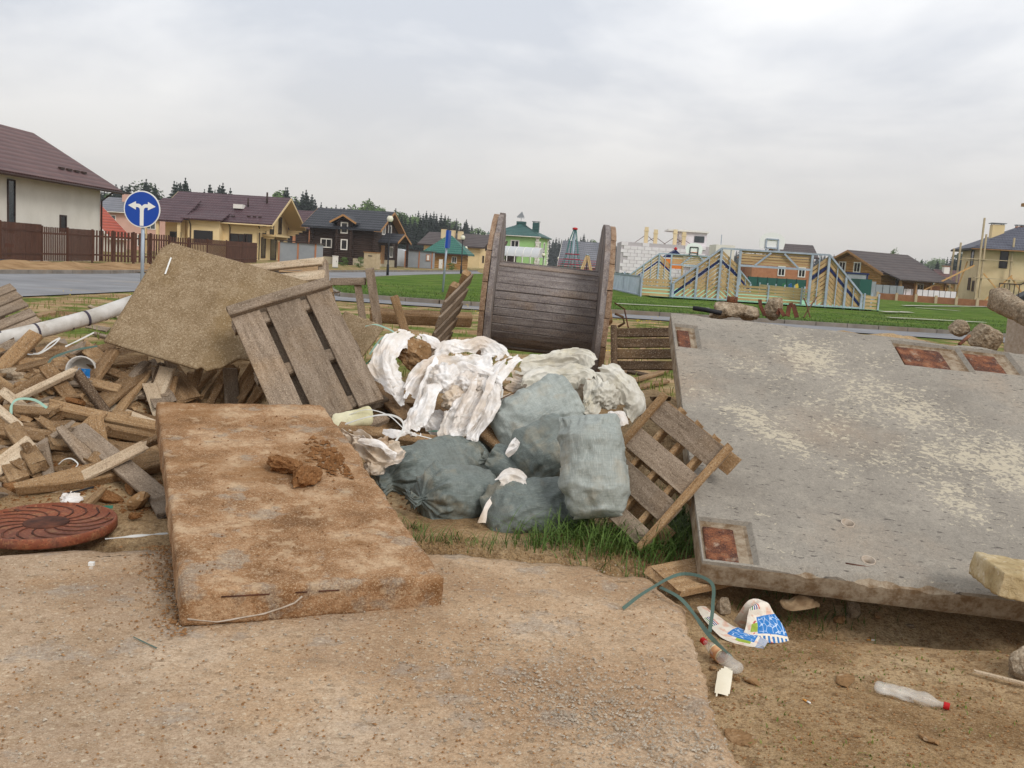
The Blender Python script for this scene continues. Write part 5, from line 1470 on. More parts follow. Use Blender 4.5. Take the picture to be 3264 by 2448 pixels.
def crumple(name, label, c, dims, seed, mat, cat='sheeting', rz=0.0, sub=5, amp=0.30):
    bm = bmesh.new()
    bmesh.ops.create_icosphere(bm, subdivisions=sub, radius=1.0)
    so = V((seed * 2.3, seed, seed * 4.1))
    for v in bm.verts:
        d = v.co.normalized()
        r = 1 + amp * (ridged(d * 1.6 + so, 1.0) - 0.4) + amp * 0.6 * (ridged(d * 3.6 + so, 1.0) - 0.4) + amp * 0.3 * (ridged(d * 8 + so, 1.0) - 0.4)
        v.co = V((d.x * r * dims[0] / 2, d.y * r * dims[1] / 2, max(d.z * r, -0.7) * dims[2] / 2))
    bm.verts.index_update()
    vs2 = [v.co.copy() for v in bm.verts]; fs2 = [tuple(v.index for v in f.verts) for f in bm.faces]
    bm.free()
    o = mesh_obj(name, vs2, fs2, mat, smooth=True)
    place(o, Matrix.Rotation(rz, 3, 'Z'), c)
    return tag(o, label, cat)
M['brown_paper'] = mk('brown_paper', [(0.35, (120, 96, 70)), (0.6, (158, 134, 104)), (0.7, (190, 172, 146))], 14, rough=0.9)
# white sheeting, from the left
film('plastic_sheeting', 'white torn sack hanging over the left side of the clay boulder', [(1330, 1072, 7.5), (1262, 1080, 7.35), (1222, 1140, 7.2), (1240, 1200, 7.1), (1268, 1248, 7.05), (1287, 1290, 7.0)], [0.16, 0.24, 0.22, 0.2, 0.13, 0.04], 2, folds=4, amp=0.018)
film('plastic_sheeting', 'white scrap showing behind the clay boulder', [(1340, 1068, 7.6), (1380, 1085, 7.55), (1405, 1110, 7.5)], [0.05, 0.1, 0.06], 4, folds=2, amp=0.015)
film('plastic_sheeting', 'arched white sheet over the top of the pile in front of the reel', [(1385, 1140, 7.3), (1420, 1108, 7.35), (1480, 1102, 7.4), (1540, 1096, 7.4), (1585, 1118, 7.3), (1600, 1148, 7.2)], [0.12, 0.14, 0.14, 0.16, 0.2, 0.1], 6, folds=4, amp=0.018)
film('plastic_sheeting', 'wide white sheet bunched over the middle of the pile', [(1300, 1275, 6.95), (1345, 1195, 7.05), (1400, 1165, 7.1), (1470, 1175, 7.1), (1540, 1165, 7.1), (1590, 1150, 7.1)], [0.10, 0.2, 0.26, 0.28, 0.24, 0.12], 8, folds=5, amp=0.026)
film('plastic_sheeting', 'twisted white sheet hanging to the left below the knot', [(1400, 1215, 6.95), (1380, 1245, 6.85), (1350, 1300, 6.75), (1318, 1350, 6.7), (1318, 1385, 6.65)], [0.07, 0.12, 0.16, 0.16, 0.11], 10, folds=3, amp=0.018)
film('plastic_sheeting', 'long white sheet sweeping down from the greenish sacks to the dark sacks', [(1650, 1142, 7.15), (1585, 1180, 7.0), (1530, 1250, 6.85), (1480, 1310, 6.75), (1440, 1365, 6.7), (1425, 1420, 6.62)], [0.10, 0.17, 0.22, 0.26, 0.24, 0.15], 12, folds=5, amp=0.028)
film('plastic_sheeting', 'narrow white tail hanging beside the long sweeping sheet', [(1560, 1210, 6.9), (1572, 1265, 6.8), (1545, 1330, 6.72), (1510, 1390, 6.68), (1498, 1412, 6.66)], [0.10, 0.13, 0.13, 0.09, 0.05], 14, folds=3, amp=0.02)
crumple('plastic_sheeting', 'tight white knot of sheeting at the centre of the pile', at(1420, 1215, 6.98), (0.22, 0.18, 0.22), 3, 'film', rz=0.3)
crumple('plastic_sheeting', 'crumpled dirty white bundle hanging below the knot', at(1455, 1275, 6.9), (0.22, 0.16, 0.18), 5, 'film_dirty', rz=1.0)
crumple('plastic_sheeting', 'bright white crumpled bundle right of the knot', at(1500, 1225, 6.95), (0.2, 0.18, 0.18), 7, 'film', rz=2.0)
film('plastic_sheeting', 'crumpled dirty white sheet trodden between clay slab and dark sacks', [(1095, 1390, 6.35), (1140, 1400, 6.3), (1185, 1430, 6.2), (1240, 1440, 6.2), (1285, 1430, 6.25)], [0.06, 0.14, 0.2, 0.2, 0.1], 16, mat='film_dirty', folds=6, amp=0.032, fine=1.6)
crumple('plastic_sheeting', 'small pinkish crumpled wad beside the pleated sack end', at(1195, 1490, 6.2), (0.12, 0.1, 0.12), 9, 'film_dirty', rz=0.4, sub=4)
film('plastic_sheeting', 'white bundle in the shade behind the two hanging sheets', [(1345, 1330, 6.95), (1385, 1340, 6.9), (1420, 1385, 6.85)], [0.14, 0.2, 0.14], 18, folds=4, amp=0.03)
film('plastic_sheeting', 'flat white scrap beside the long splintered batten', [(1215, 1372, 6.6), (1255, 1380, 6.55), (1295, 1382, 6.55)], [0.04, 0.07, 0.05], 20, folds=2, amp=0.012)
film('plastic_sheeting', 'greyish white empty sack in the shade left of the uppermost sack', [(1575, 1345, 6.9), (1600, 1300, 6.95), (1640, 1262, 7.0)], [0.1, 0.18, 0.12], 22, folds=3, amp=0.02, mat='film_dirty')
for k, (pth, lb) in enumerate([
        ([(1395, 1135, 7.1), (1372, 1180, 7.0), (1345, 1240, 6.9), (1330, 1300, 6.8)], 'thin white strand trailing left from the knot of sheeting'),
        ([(1520, 1190, 6.9), (1500, 1250, 6.78), (1470, 1300, 6.7), (1452, 1345, 6.62)], 'twisted white strand lying on the long sweeping sheet'),
        ([(1450, 1150, 7.05), (1500, 1165, 6.98), (1560, 1185, 6.92), (1600, 1215, 6.88)], 'twisted white strand crossing the bunched sheet'),
        ([(1240, 1100, 7.25), (1228, 1160, 7.08), (1250, 1210, 6.98), (1262, 1240, 6.95)], 'folded white strand on the torn sack by the boulder'),
        ([(1610, 1150, 7.05), (1570, 1200, 6.88), (1545, 1265, 6.74), (1515, 1330, 6.66), (1485, 1385, 6.6)], 'long thin white strand beside the sweeping sheet'),
        ([(1130, 1400, 6.2), (1180, 1405, 6.15), (1225, 1425, 6.12), (1262, 1452, 6.12)], 'white rag twist beside the dark sacks')]):
    film('plastic_sheeting', lb, pth, [0.03, 0.06, 0.05, 0.05, 0.025][:max(3, len(pth))], 70 + k * 3, folds=4, amp=0.014, m=24, curl=0.6)
# greenish sacks
film('green_sheeting', 'pale greenish empty sack stretched along the top of the pile', [(1640, 1175, 7.15), (1700, 1158, 7.2), (1780, 1150, 7.25), (1850, 1140, 7.25), (1895, 1170, 7.15)], [0.08, 0.16, 0.2, 0.2, 0.14], 24, folds=5, amp=0.022, mat='film_green')
film('green_sheeting', 'pale greenish fold arching over the uppermost grey sack', [(1660, 1240, 6.95), (1710, 1205, 7.0), (1780, 1200, 7.05), (1850, 1190, 7.05), (1900, 1215, 7.0)], [0.12, 0.2, 0.24, 0.22, 0.12], 26, folds=5, amp=0.026, mat='film_green')
film('green_sheeting', 'greenish sack hanging down on the right of the pile', [(1880, 1180, 7.1), (1945, 1190, 7.0), (1990, 1235, 6.95), (2020, 1290, 6.9), (2000, 1340, 6.85)], [0.14, 0.24, 0.22, 0.16, 0.08], 28, folds=4, amp=0.024, mat='film_green')
film('green_sheeting', 'twisted greenish sack tail falling between two grey sacks', [(1890, 1190, 7.0), (1900, 1240, 6.9), (1890, 1290, 6.82), (1860, 1320, 6.8)], [0.14, 0.17, 0.16, 0.1], 30, folds=4, amp=0.024, mat='film_green')
crumple('green_sheeting', 'crumpled pale green wad above the upright sack', at(1930, 1270, 6.9), (0.2, 0.16, 0.2), 11, 'film_green', rz=0.6)
film('plastic_sheeting', 'small white rag below the hanging greenish sack', [(1945, 1315, 6.75), (1975, 1320, 6.7), (1990, 1360, 6.65)], [0.05, 0.1, 0.06], 32, folds=2, amp=0.015)
film('green_sheeting', 'peaked greenish corner of sheeting at the crest of the pile', [(1760, 1160, 7.4), (1800, 1128, 7.4), (1840, 1160, 7.35)], [0.08, 0.1, 0.06], 34, folds=2, amp=0.015, mat='film_green')
film('plastic_sheeting', 'dirty white filler sheet sagging under the greenish sacks', [(1600, 1210, 7.1), (1680, 1220, 7.15), (1760, 1230, 7.2), (1850, 1235, 7.2), (1940, 1250, 7.15)], [0.16, 0.26, 0.3, 0.3, 0.2], 36, folds=6, amp=0.03, mat='film_dirty')
film('paper_scrap', 'torn white paper scrap lying between the dark sacks', [(1585, 1545, 5.8), (1622, 1528, 5.82), (1668, 1550, 5.8)], [0.10, 0.17, 0.11], 38, folds=3, amp=0.024, cat='paper')
film('plastic_sheeting', 'little white twist of film on the torn grey sack', [(1610, 1455, 6.1), (1632, 1425, 6.1), (1650, 1400, 6.1)], [0.05, 0.06, 0.04], 40, folds=2, amp=0.015)
film('plastic_sheeting', 'greyish strap of film stuck to the front of the low sack', [(1568, 1592, 5.72), (1548, 1625, 5.66), (1535, 1672, 5.6)], [0.03, 0.035, 0.06], 42, folds=1, amp=0.008, mat='film_dirty')
film('plastic_sheeting', 'small white rag on the clay by the manhole cover', [(190, 1585, 5.75), (220, 1590, 5.7), (262, 1580, 5.75)], [0.06, 0.13, 0.05], 44, folds=2, amp=0.02)
film('plastic_sheeting', 'torn brownish paper hanging under the panel edge', [(2480, 1905, 5.02), (2520, 1925, 4.98), (2570, 1920, 4.98), (2600, 1925, 5.02)], [0.05, 0.07, 0.07, 0.04], 46, folds=3, amp=0.015, mat='brown_paper')
# printed carrier bag on the clay
def print_material():
    m = mk('printed_bag', (226, 216, 200), rough=0.45, spec=0.35, coord='Generated',
           layers=[('noise', 5, 0.52, 0.62, (214, 150, 118), 0.6), ('noise', 6.5, 0.62, 0.66, (186, 44, 40), 0.9)], bumps=[('noise', 14, 0.4, 0.01)])
    nt = m.node_tree; N, L = nt.nodes, nt.links
    b = N['Principled BSDF']; col = b.inputs['Base Color'].links[0].from_socket
    tc = N.new('ShaderNodeTexCoord'); sp = N.new('ShaderNodeSeparateXYZ'); L.new(tc.outputs['UV'], sp.inputs[0])
    def rng(sock, lo, hi):
        a = N.new('ShaderNodeMath'); a.operation = 'GREATER_THAN'; a.inputs[1].default_value = lo; L.new(sock, a.inputs[0])
        c = N.new('ShaderNodeMath'); c.operation = 'LESS_THAN'; c.inputs[1].default_value = hi; L.new(sock, c.inputs[0])
        d = N.new('ShaderNodeMath'); d.operation = 'MULTIPLY'; L.new(a.outputs[0], d.inputs[0]); L.new(c.outputs[0], d.inputs[1])
        return d.outputs[0]
    def mul(a, c):
        d = N.new('ShaderNodeMath'); d.operation = 'MULTIPLY'; L.new(a, d.inputs[0]); L.new(c, d.inputs[1]); return d.outputs[0]
    def over(fac, c):
        nonlocal col
        mx = N.new('ShaderNodeMixRGB'); mx.inputs[2].default_value = lin(c); L.new(fac, mx.inputs[0]); L.new(col, mx.inputs[1]); col = mx.outputs[0]
    over(mul(rng(sp.outputs['X'], 0.52, 0.84), rng(sp.outputs['Y'], 0.30, 1.0)), (30, 116, 188))
    # white flower outlines on the blue field
    vo = N.new('ShaderNodeTexVoronoi'); vo.feature = 'DISTANCE_TO_EDGE'; vo.inputs['Scale'].default_value = 9; L.new(tc.outputs['UV'], vo.inputs['Vector'])
    e_ = N.new('ShaderNodeMath'); e_.operation = 'LESS_THAN'; e_.inputs[1].default_value = 0.035; L.new(vo.outputs['Distance'], e_.inputs[0])
    over(mul(mul(rng(sp.outputs['X'], 0.54, 0.82), rng(sp.outputs['Y'], 0.34, 1.0)), e_.outputs[0]), (188, 208, 232))
    wv = N.new('ShaderNodeTexWave'); wv.bands_direction = 'Y'; wv.inputs['Scale'].default_value = 3.2; L.new(tc.outputs['UV'], wv.inputs['Vector'])
    st = N.new('ShaderNodeMath'); st.operation = 'GREATER_THAN'; st.inputs[1].default_value = 0.5; L.new(wv.outputs['Fac'], st.inputs[0])
    over(mul(mul(rng(sp.outputs['X'], 0.24, 0.38), rng(sp.outputs['Y'], 0.05, 0.52)), st.outputs[0]), (34, 62, 132))
    over(mul(mul(rng(sp.outputs['X'], 0.24, 0.38), rng(sp.outputs['Y'], 0.05, 0.18)), st.outputs[0]), (24, 122, 84))
    over(mul(mul(rng(sp.outputs['X'], 0.24, 0.38), rng(sp.outputs['Y'], 0.42, 0.52)), st.outputs[0]), (192, 44, 36))
    over(mul(rng(sp.outputs['X'], 0.62, 0.80), rng(sp.outputs['Y'], 0.14, 0.30)), (150, 172, 60))
    over(mul(mul(rng(sp.outputs['X'], 0.88, 1.0), rng(sp.outputs['Y'], 0.0, 1.0)), st.outputs[0]), (40, 110, 170))
    L.new(col, b.inputs['Base Color'])
    return m
M['printed_bag'] = print_material()
def grid_uv(o, n, m):
    uv = o.data.uv_layers.new(name='UVMap')
    for poly_ in o.data.polygons:
        for li in poly_.loop_indices:
            vi = o.data.loops[li].vertex_index
            uv.data[li].uv = ((vi // (m + 1)) / n, (vi % (m + 1)) / m)
bag = thing('printed_bag', 'crumpled plastic bag printed with blue flowers and coloured bars on the clay', 'plastic bag', on(2420, 2050))
c = [on(2440, 1950, 0.02), on(2440, 1985, 0.10), on(2455, 2025, 0.07), on(2460, 2062, 0.01)]
yf = on(2448, 2056).y
c = [V((at(2412, 1932, yf).x, yf + 0.24, DIRT - 0.02)), at(2412, 1930, yf + 0.12), at(2425, 1962, yf + 0.09), at(2440, 2005, yf + 0.05), on(2448, 2056, 0.012)]
vs_, fs = drape(c, [0.10, 0.09, 0.15, 0.22, 0.25], 50, folds=0.5, amp=0.010, n=70, m=60, nrm=(0.1, -0.65, 0.75), curl=0.22, fine=0.5, edge=0.2, pts3d=True)
o = mesh_obj('bag_body', vs_, fs, 'printed_bag', bag, True, off=bag.location); grid_uv(o, 70, 60)
c = [on(2232, 1962, 0.05), on(2265, 1998, 0.05), on(2320, 2032, 0.04), on(2385, 2056, 0.03), on(2440, 2064, 0.012)]
vs_, fs = drape(c, [0.05, 0.09, 0.12, 0.10, 0.06], 52, folds=0.5, amp=0.008, n=70, m=40, nrm=(0.1, -0.6, 0.8), curl=0.2, fine=0.5, edge=0.2, pts3d=True)
o = mesh_obj('bag_handle', vs_, fs, 'printed_bag', bag, True, off=bag.location); grid_uv(o, 70, 40)

# ------------------------------------------------------------------ straps, cable, bottles and other small litter
def strap(label, path, w=0.012, mat='strap_white', cat='strap', n=40, name='packing_strap', nrm=(0, -0.7, 0.7)):
    P = catmull([p if isinstance(p, V) else at(*p) for p in path], n)
    vs2, fs2 = [], []
    for i, p in enumerate(P):
        t = (P[min(i + 1, n)] - P[max(i - 1, 0)]).normalized()
        N_ = V(nrm) + V((nz(i * 0.09, w * 100), nz(i * 0.07, 3.0), nz(i * 0.08, 5.0))) * 0.9
        N_ = (N_ - t * N_.dot(t)).normalized(); S_ = N_.cross(t)
        vs2 += [p - S_ * w / 2, p + S_ * w / 2, p + S_ * w / 2 + N_ * 0.0012, p - S_ * w / 2 + N_ * 0.0012]
    for i in range(n):
        for k in range(4):
            fs2.append((i * 4 + k, i * 4 + (k + 1) % 4, (i + 1) * 4 + (k + 1) % 4, (i + 1) * 4 + k))
    return tag(mesh_obj(name, vs2, fs2, mat), label, cat)
strap('white packing strap looping up beside the foam slab', [(1100, 1352, 6.6), (1170, 1330, 6.55), (1235, 1322, 6.5), (1276, 1336, 6.45), (1286, 1365, 6.4), (1256, 1415, 6.3)], 0.014)
strap('thin white strap arching behind the looping strap', [(1105, 1325, 6.75), (1170, 1306, 6.7), (1240, 1325, 6.65), (1300, 1375, 6.6), (1380, 1400, 6.6)], 0.007)
strap('white strap end hanging beside the uppermost sack', [(1602, 1240, 6.95), (1598, 1290, 6.85), (1596, 1360, 6.75)], 0.014)
strap('white strap tangle below the banded pipe', [(70, 1118, 7.75), (95, 1130, 7.7), (130, 1122, 7.7), (160, 1095, 7.75), (190, 1078, 7.8), (170, 1100, 7.72), (130, 1125, 7.65), (105, 1128, 7.65)], 0.016)
strap('straight white strap slanting under the fibreboard corner', [(208, 1105, 7.6), (250, 1085, 7.65), (300, 1060, 7.7)], 0.014)
strap('dark green strap bent over the long level board', [(153, 1162, 7.2), (170, 1140, 7.3), (230, 1118, 7.45), (310, 1103, 7.6)], 0.02, 'strap_dull')
strap('pale strap curling at the edge of the plank heap', [(35, 1320, 6.7), (38, 1290, 6.75), (60, 1272, 6.8), (110, 1275, 6.8), (150, 1300, 6.75)], 0.018, 'strap_pale')
strap('small white strap loop above the split timber', [(187, 1480, 6.15), (205, 1465, 6.15), (228, 1462, 6.15), (248, 1478, 6.12), (240, 1492, 6.1)], 0.008)
strap('flat white strip lying between manhole cover and clay slab', [gp(335, 1718, 0.015), gp(440, 1708, 0.02), gp(535, 1700, 0.015)], 0.022, 'strap_white', nrm=(0, 0, 1))
strap('short bright green strip beside the manhole cover', [(270, 1620, 5.55), (310, 1618, 5.55), (360, 1616, 5.55)], 0.02, 'strap_green')
strap('pale green strap arching beside the small fibreboard corner', [(1165, 1040, 7.8), (1200, 1035, 7.75), (1250, 1055, 7.7), (1268, 1075, 7.65)], 0.012, 'strap_pale')
strap('pale green strap bent against the white torn sack', [(1178, 1130, 7.4), (1210, 1085, 7.45), (1228, 1075, 7.45), (1250, 1095, 7.45)], 0.014, 'strap_pale')
strap('green twine running down behind the white torn sack', [(1215, 1120, 7.4), (1185, 1145, 7.35), (1162, 1165, 7.3)], 0.01, 'strap_green')
strap('short green cord crossing the shaded white bundle', [(1365, 1375, 6.72), (1390, 1374, 6.7), (1412, 1376, 6.68)], 0.008, 'strap_green')
strap('dark green strap standing in a sharp bend at the pavement edge', [gp(1985, 1940, 0.01), gp(2060, 1885, 0.05), at(2170, 1830, 4.75), at(2265, 1855, 4.6), at(2272, 1930, 4.5), at(2262, 2015, 4.35)], 0.017, 'strap_dull')
strap('long dark green strap sloping off the pavement on to the clay', [gp(2105, 1872, 0.04), gp(2165, 1905, 0.05), at(2210, 1955, 4.45), at(2265, 2030, 4.1), on(2333, 2105, 0.01)], 0.02, 'strap_dull')
strap('dull cord end lying on sand before the clay slab', [gp(425, 2030, 0.006), gp(455, 2045, 0.006), gp(500, 2066, 0.006)], 0.006, 'strap_dull', nrm=(0, 0, 1))
m = MB(); m.tube(catmull([at(-30, 1560, 5.95), at(60, 1573, 5.9), at(150, 1582, 5.85), at(220, 1572, 5.85), at(300, 1552, 5.9)], 30), 0.007, 6)
tag(m.build('black_cable', 'black_rubber', None, True), 'black cable trailing across the clay in front of the plank heap', 'cable')
m = MB(); m.tube(catmull([at(1660, 1243, 6.9), at(1625, 1258, 6.88), at(1590, 1275, 6.86)], 8), 0.004, 5); tag(m.build('dry_twig', 'twig', None, True), 'thin dark twig beside the hanging white strap', 'twig')
plank(gp(2880 + 230, 2140, DIRT + 0.02), gp(3290, 2185, DIRT + 0.02), 0.02, 0.012, (0, 0, 1), 'wood_pale', 'wood_splinter', 'long pale splinter lying on the clay below the concrete block', 'splinter')
def bottle(label, pcap, pend, r, crush, seed, lab=False):
    d = pend - pcap; L = d.length
    t = thing('plastic_bottle', label, 'bottle', pcap)
    R_ = frame(d, (0, 0, 1))
    prof = [(0.0, 0.011), (0.10, 0.012), (0.13, 0.014), (0.22, r * 0.75), (0.32, r), (0.55, r * 0.96), (0.62, r), (0.93, r), (0.98, r * 0.85), (1.0, r * 0.5)]
    n_, k_ = 40, 22
    vs2, fs2 = [], []
    for i in range(n_ + 1):
        s_ = i / n_; rr = poly(prof, s_)
        f = crush * sstep(0.2, 0.6, s_)
        for k in range(k_):
            a = 2 * math.pi * k / k_
            q = 1 + f * 0.5 * nz(s_ * 6, math.cos(a) * 1.4 + seed, math.sin(a) * 1.4)
            vs2.append(V((s_ * L, rr * q * math.cos(a) * (1 + 0.25 * f), rr * q * math.sin(a) * (1 - 0.45 * f))))
    fs2 = [(i * k_ + k, i * k_ + (k + 1) % k_, (i + 1) * k_ + (k + 1) % k_, (i + 1) * k_ + k) for i in range(n_) for k in range(k_)]
    fs2.append(tuple(range(n_ * k_, n_ * k_ + k_)))
    o = mesh_obj('bottle_body', vs2, fs2, 'pet', smooth=True); place(o, R_, pcap, t)
    m = MB(); m.lathe([(0.0155, -0.012), (0.0155, 0.010), (0.0145, 0.012)], (0, 0, 0), 16, Matrix.Rotation(math.pi / 2, 3, 'Y')); o = m.build('cap', 'red_cap'); place(o, R_, pcap, t)
    if lab:
        m = MB(); m.tube([(0.36 * L, 0, 0), (0.54 * L, 0, 0)], r * 1.03, 22, False); o = m.build('bottle_wrapper', 'bottle_label', None, True); place(o, R_, pcap, t)
        for s2 in (0.355, 0.545):
            m = MB(); m.tube([((s2 - 0.012) * L, 0, 0), ((s2 + 0.012) * L, 0, 0)], r * 1.04, 22, False); o = m.build('wrapper_edge', 'cream_paint', None, True); place(o, R_, pcap, t)
    return t
bottle('clear plastic bottle with red cap and orange label against the pavement edge', on(2240, 2082, 0.055), on(2352, 2160, 0.03), 0.033, 0.35, 2, True)
bottle('crushed clear plastic bottle with red cap lying in the open on the clay', on(3015, 2266, 0.02), on(2785, 2205, 0.03), 0.036, 0.95, 5)
vs_, fs = drape([on(2310, 2155, 0.035), on(2308, 2190, 0.03), on(2300, 2232, 0.012)], [0.065, 0.066, 0.066], 60, folds=0.2, amp=0.0015, n=14, m=10, nrm=(0, -0.3, 1), curl=0.06, fine=0.3, pts3d=True)
tag(mesh_obj('cream_card', vs_, fs, 'paper', smooth=True), 'rectangular cream card lying on the clay below the labelled bottle', 'card')
def cig(label, p, rz, l=0.03):
    t = thing('cigarette_butt', label, 'cigarette', p, rz)
    m = MB(); m.tube([(0, 0, 0), (l, 0, 0)], 0.004, 8); m.build('paper_tube', 'cigarette', t, True)
    m = MB(); m.tube([(-0.022, 0, 0), (0, 0, 0)], 0.0042, 8); m.build('filter', 'cig_filter', t, True)
cig('white cigarette butt lying alone in the middle of the clay', on(2572, 2240, 0.005), -1.0, 0.018)
cig('cigarette butt with orange tip below the panel edge', on(2775, 2048, 0.006), 0.05, 0.02)
m = MB(); m.box((0, 0, 0.009), (0.026, 0.02, 0.018)); o = m.build('white_chip', 'white_paint'); o.location = gp(292, 1803, 0.0); tag(o, 'tiny white plastic cube on the sand before the manhole cover', 'chip')
# yellow dandelions behind the heap
M['yellow'] = mk('yellow', (226, 196, 28), rough=0.7)
m = MB()
rnd = random.Random(9)
for (u, v, y, n_, s_) in [(1955, 1090, 9.6, 14, 0.16), (1962, 1135, 9.4, 18, 0.14), (2040, 1040, 12.5, 8, 0.4), (2075, 1030, 13, 6, 0.3), (1505, 985, 13, 6, 0.3), (1510, 1010, 12, 5, 0.2), (3225, 1105, 11, 26, 0.22), (3000, 1042, 14, 10, 0.2), (300, 950, 20, 5, 0.6), (2000, 1145, 9.0, 4, 0.1)]:
    for k in range(n_):
        p = ph(u, v) + V((rnd.gauss(0, s_), rnd.gauss(0, s_ * 1.5), 0))
        p.z = hz(p.x, p.y) + rnd.uniform(0.06, 0.16)
        b0 = len(m.v)
        m.lathe([(0.012, 0), (0.022, 0.006), (0.008, 0.012)], p, 6)
        
tag(m.build('dandelions', 'yellow'), 'yellow dandelions flowering in the rough grass beyond the heap', 'dandelions', kind='stuff')
# ================================================================== materials for buildings
def roofmat(name, cols, fx=1.1, fz=1.1):
    M[name] = mk(name, [(0.3, cols[0]), (0.7, cols[1])], 0.8, rough=0.6, spec=0.35, layers=[('noise', 6, 0.55, 0.75, cols[0], 0.5), ('wavez', fz, 0.22, 0.0, tuple(int(c * 0.6) for c in cols[0]), 0.6)],
                 bumps=[('wavez', fz, 0.9, 0.06), ('wavex', fx, 0.6, 0.04)])
roofmat('roof_brown', [(84, 56, 54), (104, 72, 68)])
roofmat('roof_plum', [(70, 48, 54), (88, 62, 66)])
roofmat('roof_black', [(38, 40, 46), (52, 54, 60)])
roofmat('roof_grey', [(104, 106, 112), (126, 126, 132)])
roofmat('roof_orange', [(158, 66, 44), (180, 84, 58)])
roofmat('roof_green', [(38, 78, 74), (54, 98, 92)])
roofmat('roof_teal', [(36, 92, 80), (52, 112, 98)])
roofmat('roof_slate', [(70, 72, 84), (90, 92, 104)])
roofmat('roof_dkbrown', [(64, 54, 52), (84, 72, 68)])
roofmat('roof_red', [(140, 66, 76), (160, 84, 92)])
M['plaster_white'] = mk('plaster_white', [(0.3, (208, 202, 190)), (0.7, (222, 217, 206))], 0.8, rough=0.95, bumps=[('noise', 30, 0.3, 0.01)])
M['plaster_pink'] = mk('plaster_pink', [(0.3, (198, 158, 142)), (0.7, (212, 172, 156))], 0.8, rough=0.95)
M['plaster_cream'] = mk('plaster_cream', [(0.3, (222, 196, 146)), (0.7, (234, 210, 164))], 0.8, rough=0.9, bumps=[('wavez', 3.4, 0.5, 0.03)])
M['plaster_green'] = mk('plaster_green', [(0.3, (152, 196, 124)), (0.7, (166, 208, 138))], 0.5, rough=0.95)
M['plaster_tan'] = mk('plaster_tan', [(0.3, (212, 190, 148)), (0.7, (226, 206, 168))], 0.7, rough=0.95, layers=[('noise', 1.2, 0.55, 0.7, (186, 158, 118), 0.4)])
M['log_dark'] = mk('log_dark', [(0.3, (50, 38, 32)), (0.7, (68, 52, 44))], 2.0, (0.3, 1, 2), rough=0.8, bumps=[('wavez', 1.4, 0.9, 0.06)])
M['log_orange'] = mk('log_orange', [(0.3, (150, 108, 58)), (0.7, (182, 138, 82))], 2.0, (0.3, 1, 2), rough=0.8, bumps=[('wavez', 1.3, 0.9, 0.06)])
M['log_cream'] = mk('log_cream', [(0.3, (188, 156, 104)), (0.7, (206, 176, 124))], 2.0, (0.3, 1, 2), rough=0.8, bumps=[('wavez', 2.6, 0.6, 0.04)])
M['brick_orange'] = mk('brick_orange', [(0.3, (160, 108, 78)), (0.7, (180, 126, 92))], 3, rough=0.95)
M['block_white'] = mk('block_white', [(0.3, (218, 210, 212)), (0.7, (232, 226, 228))], 1.0, rough=0.95)
M['block_joint'] = mk('block_joint', (186, 178, 180), rough=1.0)
M['plinth'] = mk('plinth', [(0.3, (176, 164, 138)), (0.7, (196, 184, 158))], 2.0, rough=0.95)
M['glass'] = mk('glass', [(0.4, (44, 50, 54)), (0.6, (70, 78, 82))], 0.6, rough=0.12, spec=0.5)
M['glass_dark'] = mk('glass_dark', (26, 24, 26), rough=0.2, spec=0.5)
M['trim_white'] = mk('trim_white', (224, 220, 212), rough=0.6)
M['trim_brown'] = mk('trim_brown', (58, 42, 36), rough=0.6)
M['trim_wood'] = mk('trim_wood', [(0.3, (150, 108, 66)), (0.7, (176, 134, 90))], 3, rough=0.7)
M['trim_cream'] = mk('trim_cream', (214, 190, 144), rough=0.7)
M['fence_brown'] = mk('fence_brown', [(0.3, (72, 46, 36)), (0.7, (92, 62, 48))], 3, rough=0.8, rand=0.12)
M['sheet_grey'] = mk('sheet_grey', [(0.3, (138, 142, 146)), (0.7, (154, 158, 162))], 1, rough=0.6, bumps=[('wavex', 8, 0.4, 0.02)])
M['poly_white'] = mk('poly_white', (206, 208, 210), rough=0.4, alpha=0.8)
M['court_wood'] = mk('court_wood', [(0.3, (168, 138, 96)), (0.7, (192, 164, 122))], 2.0, (0.4, 3, 3), rough=0.8, rand=0.08)
M['court_blue'] = mk('court_blue', (24, 36, 82), rough=0.6)
M['court_green'] = mk('court_green', (36, 104, 62), rough=0.7)
M['orange_paint'] = mk('orange_paint', (216, 120, 48), rough=0.5)
M['teal_paint'] = mk('teal_paint', (44, 122, 106), rough=0.5)
M['teal_dark'] = mk('teal_dark', (34, 84, 74), rough=0.6)
M['rope_teal'] = mk('rope_teal', (60, 122, 118), rough=0.8)
M['rope_red'] = mk('rope_red', (156, 40, 60), rough=0.8)
M['blue_paint'] = mk('blue_paint', (40, 92, 142), rough=0.5)
M['osb'] = mk('osb', [(0.3, (204, 176, 130)), (0.7, (226, 200, 158))], 2, rough=0.9)
M['yellow_paint'] = mk('yellow_paint', (206, 178, 66), rough=0.6)
M['pole_wood'] = mk('pole_wood', [(0.3, (168, 150, 120)), (0.7, (190, 172, 142))], 3, rough=0.9)
M['pole_orange'] = mk('pole_orange', [(0.3, (186, 142, 86)), (0.7, (204, 162, 108))], 3, rough=0.9)
M['bark'] = mk('bark', (70, 56, 44), rough=0.95)

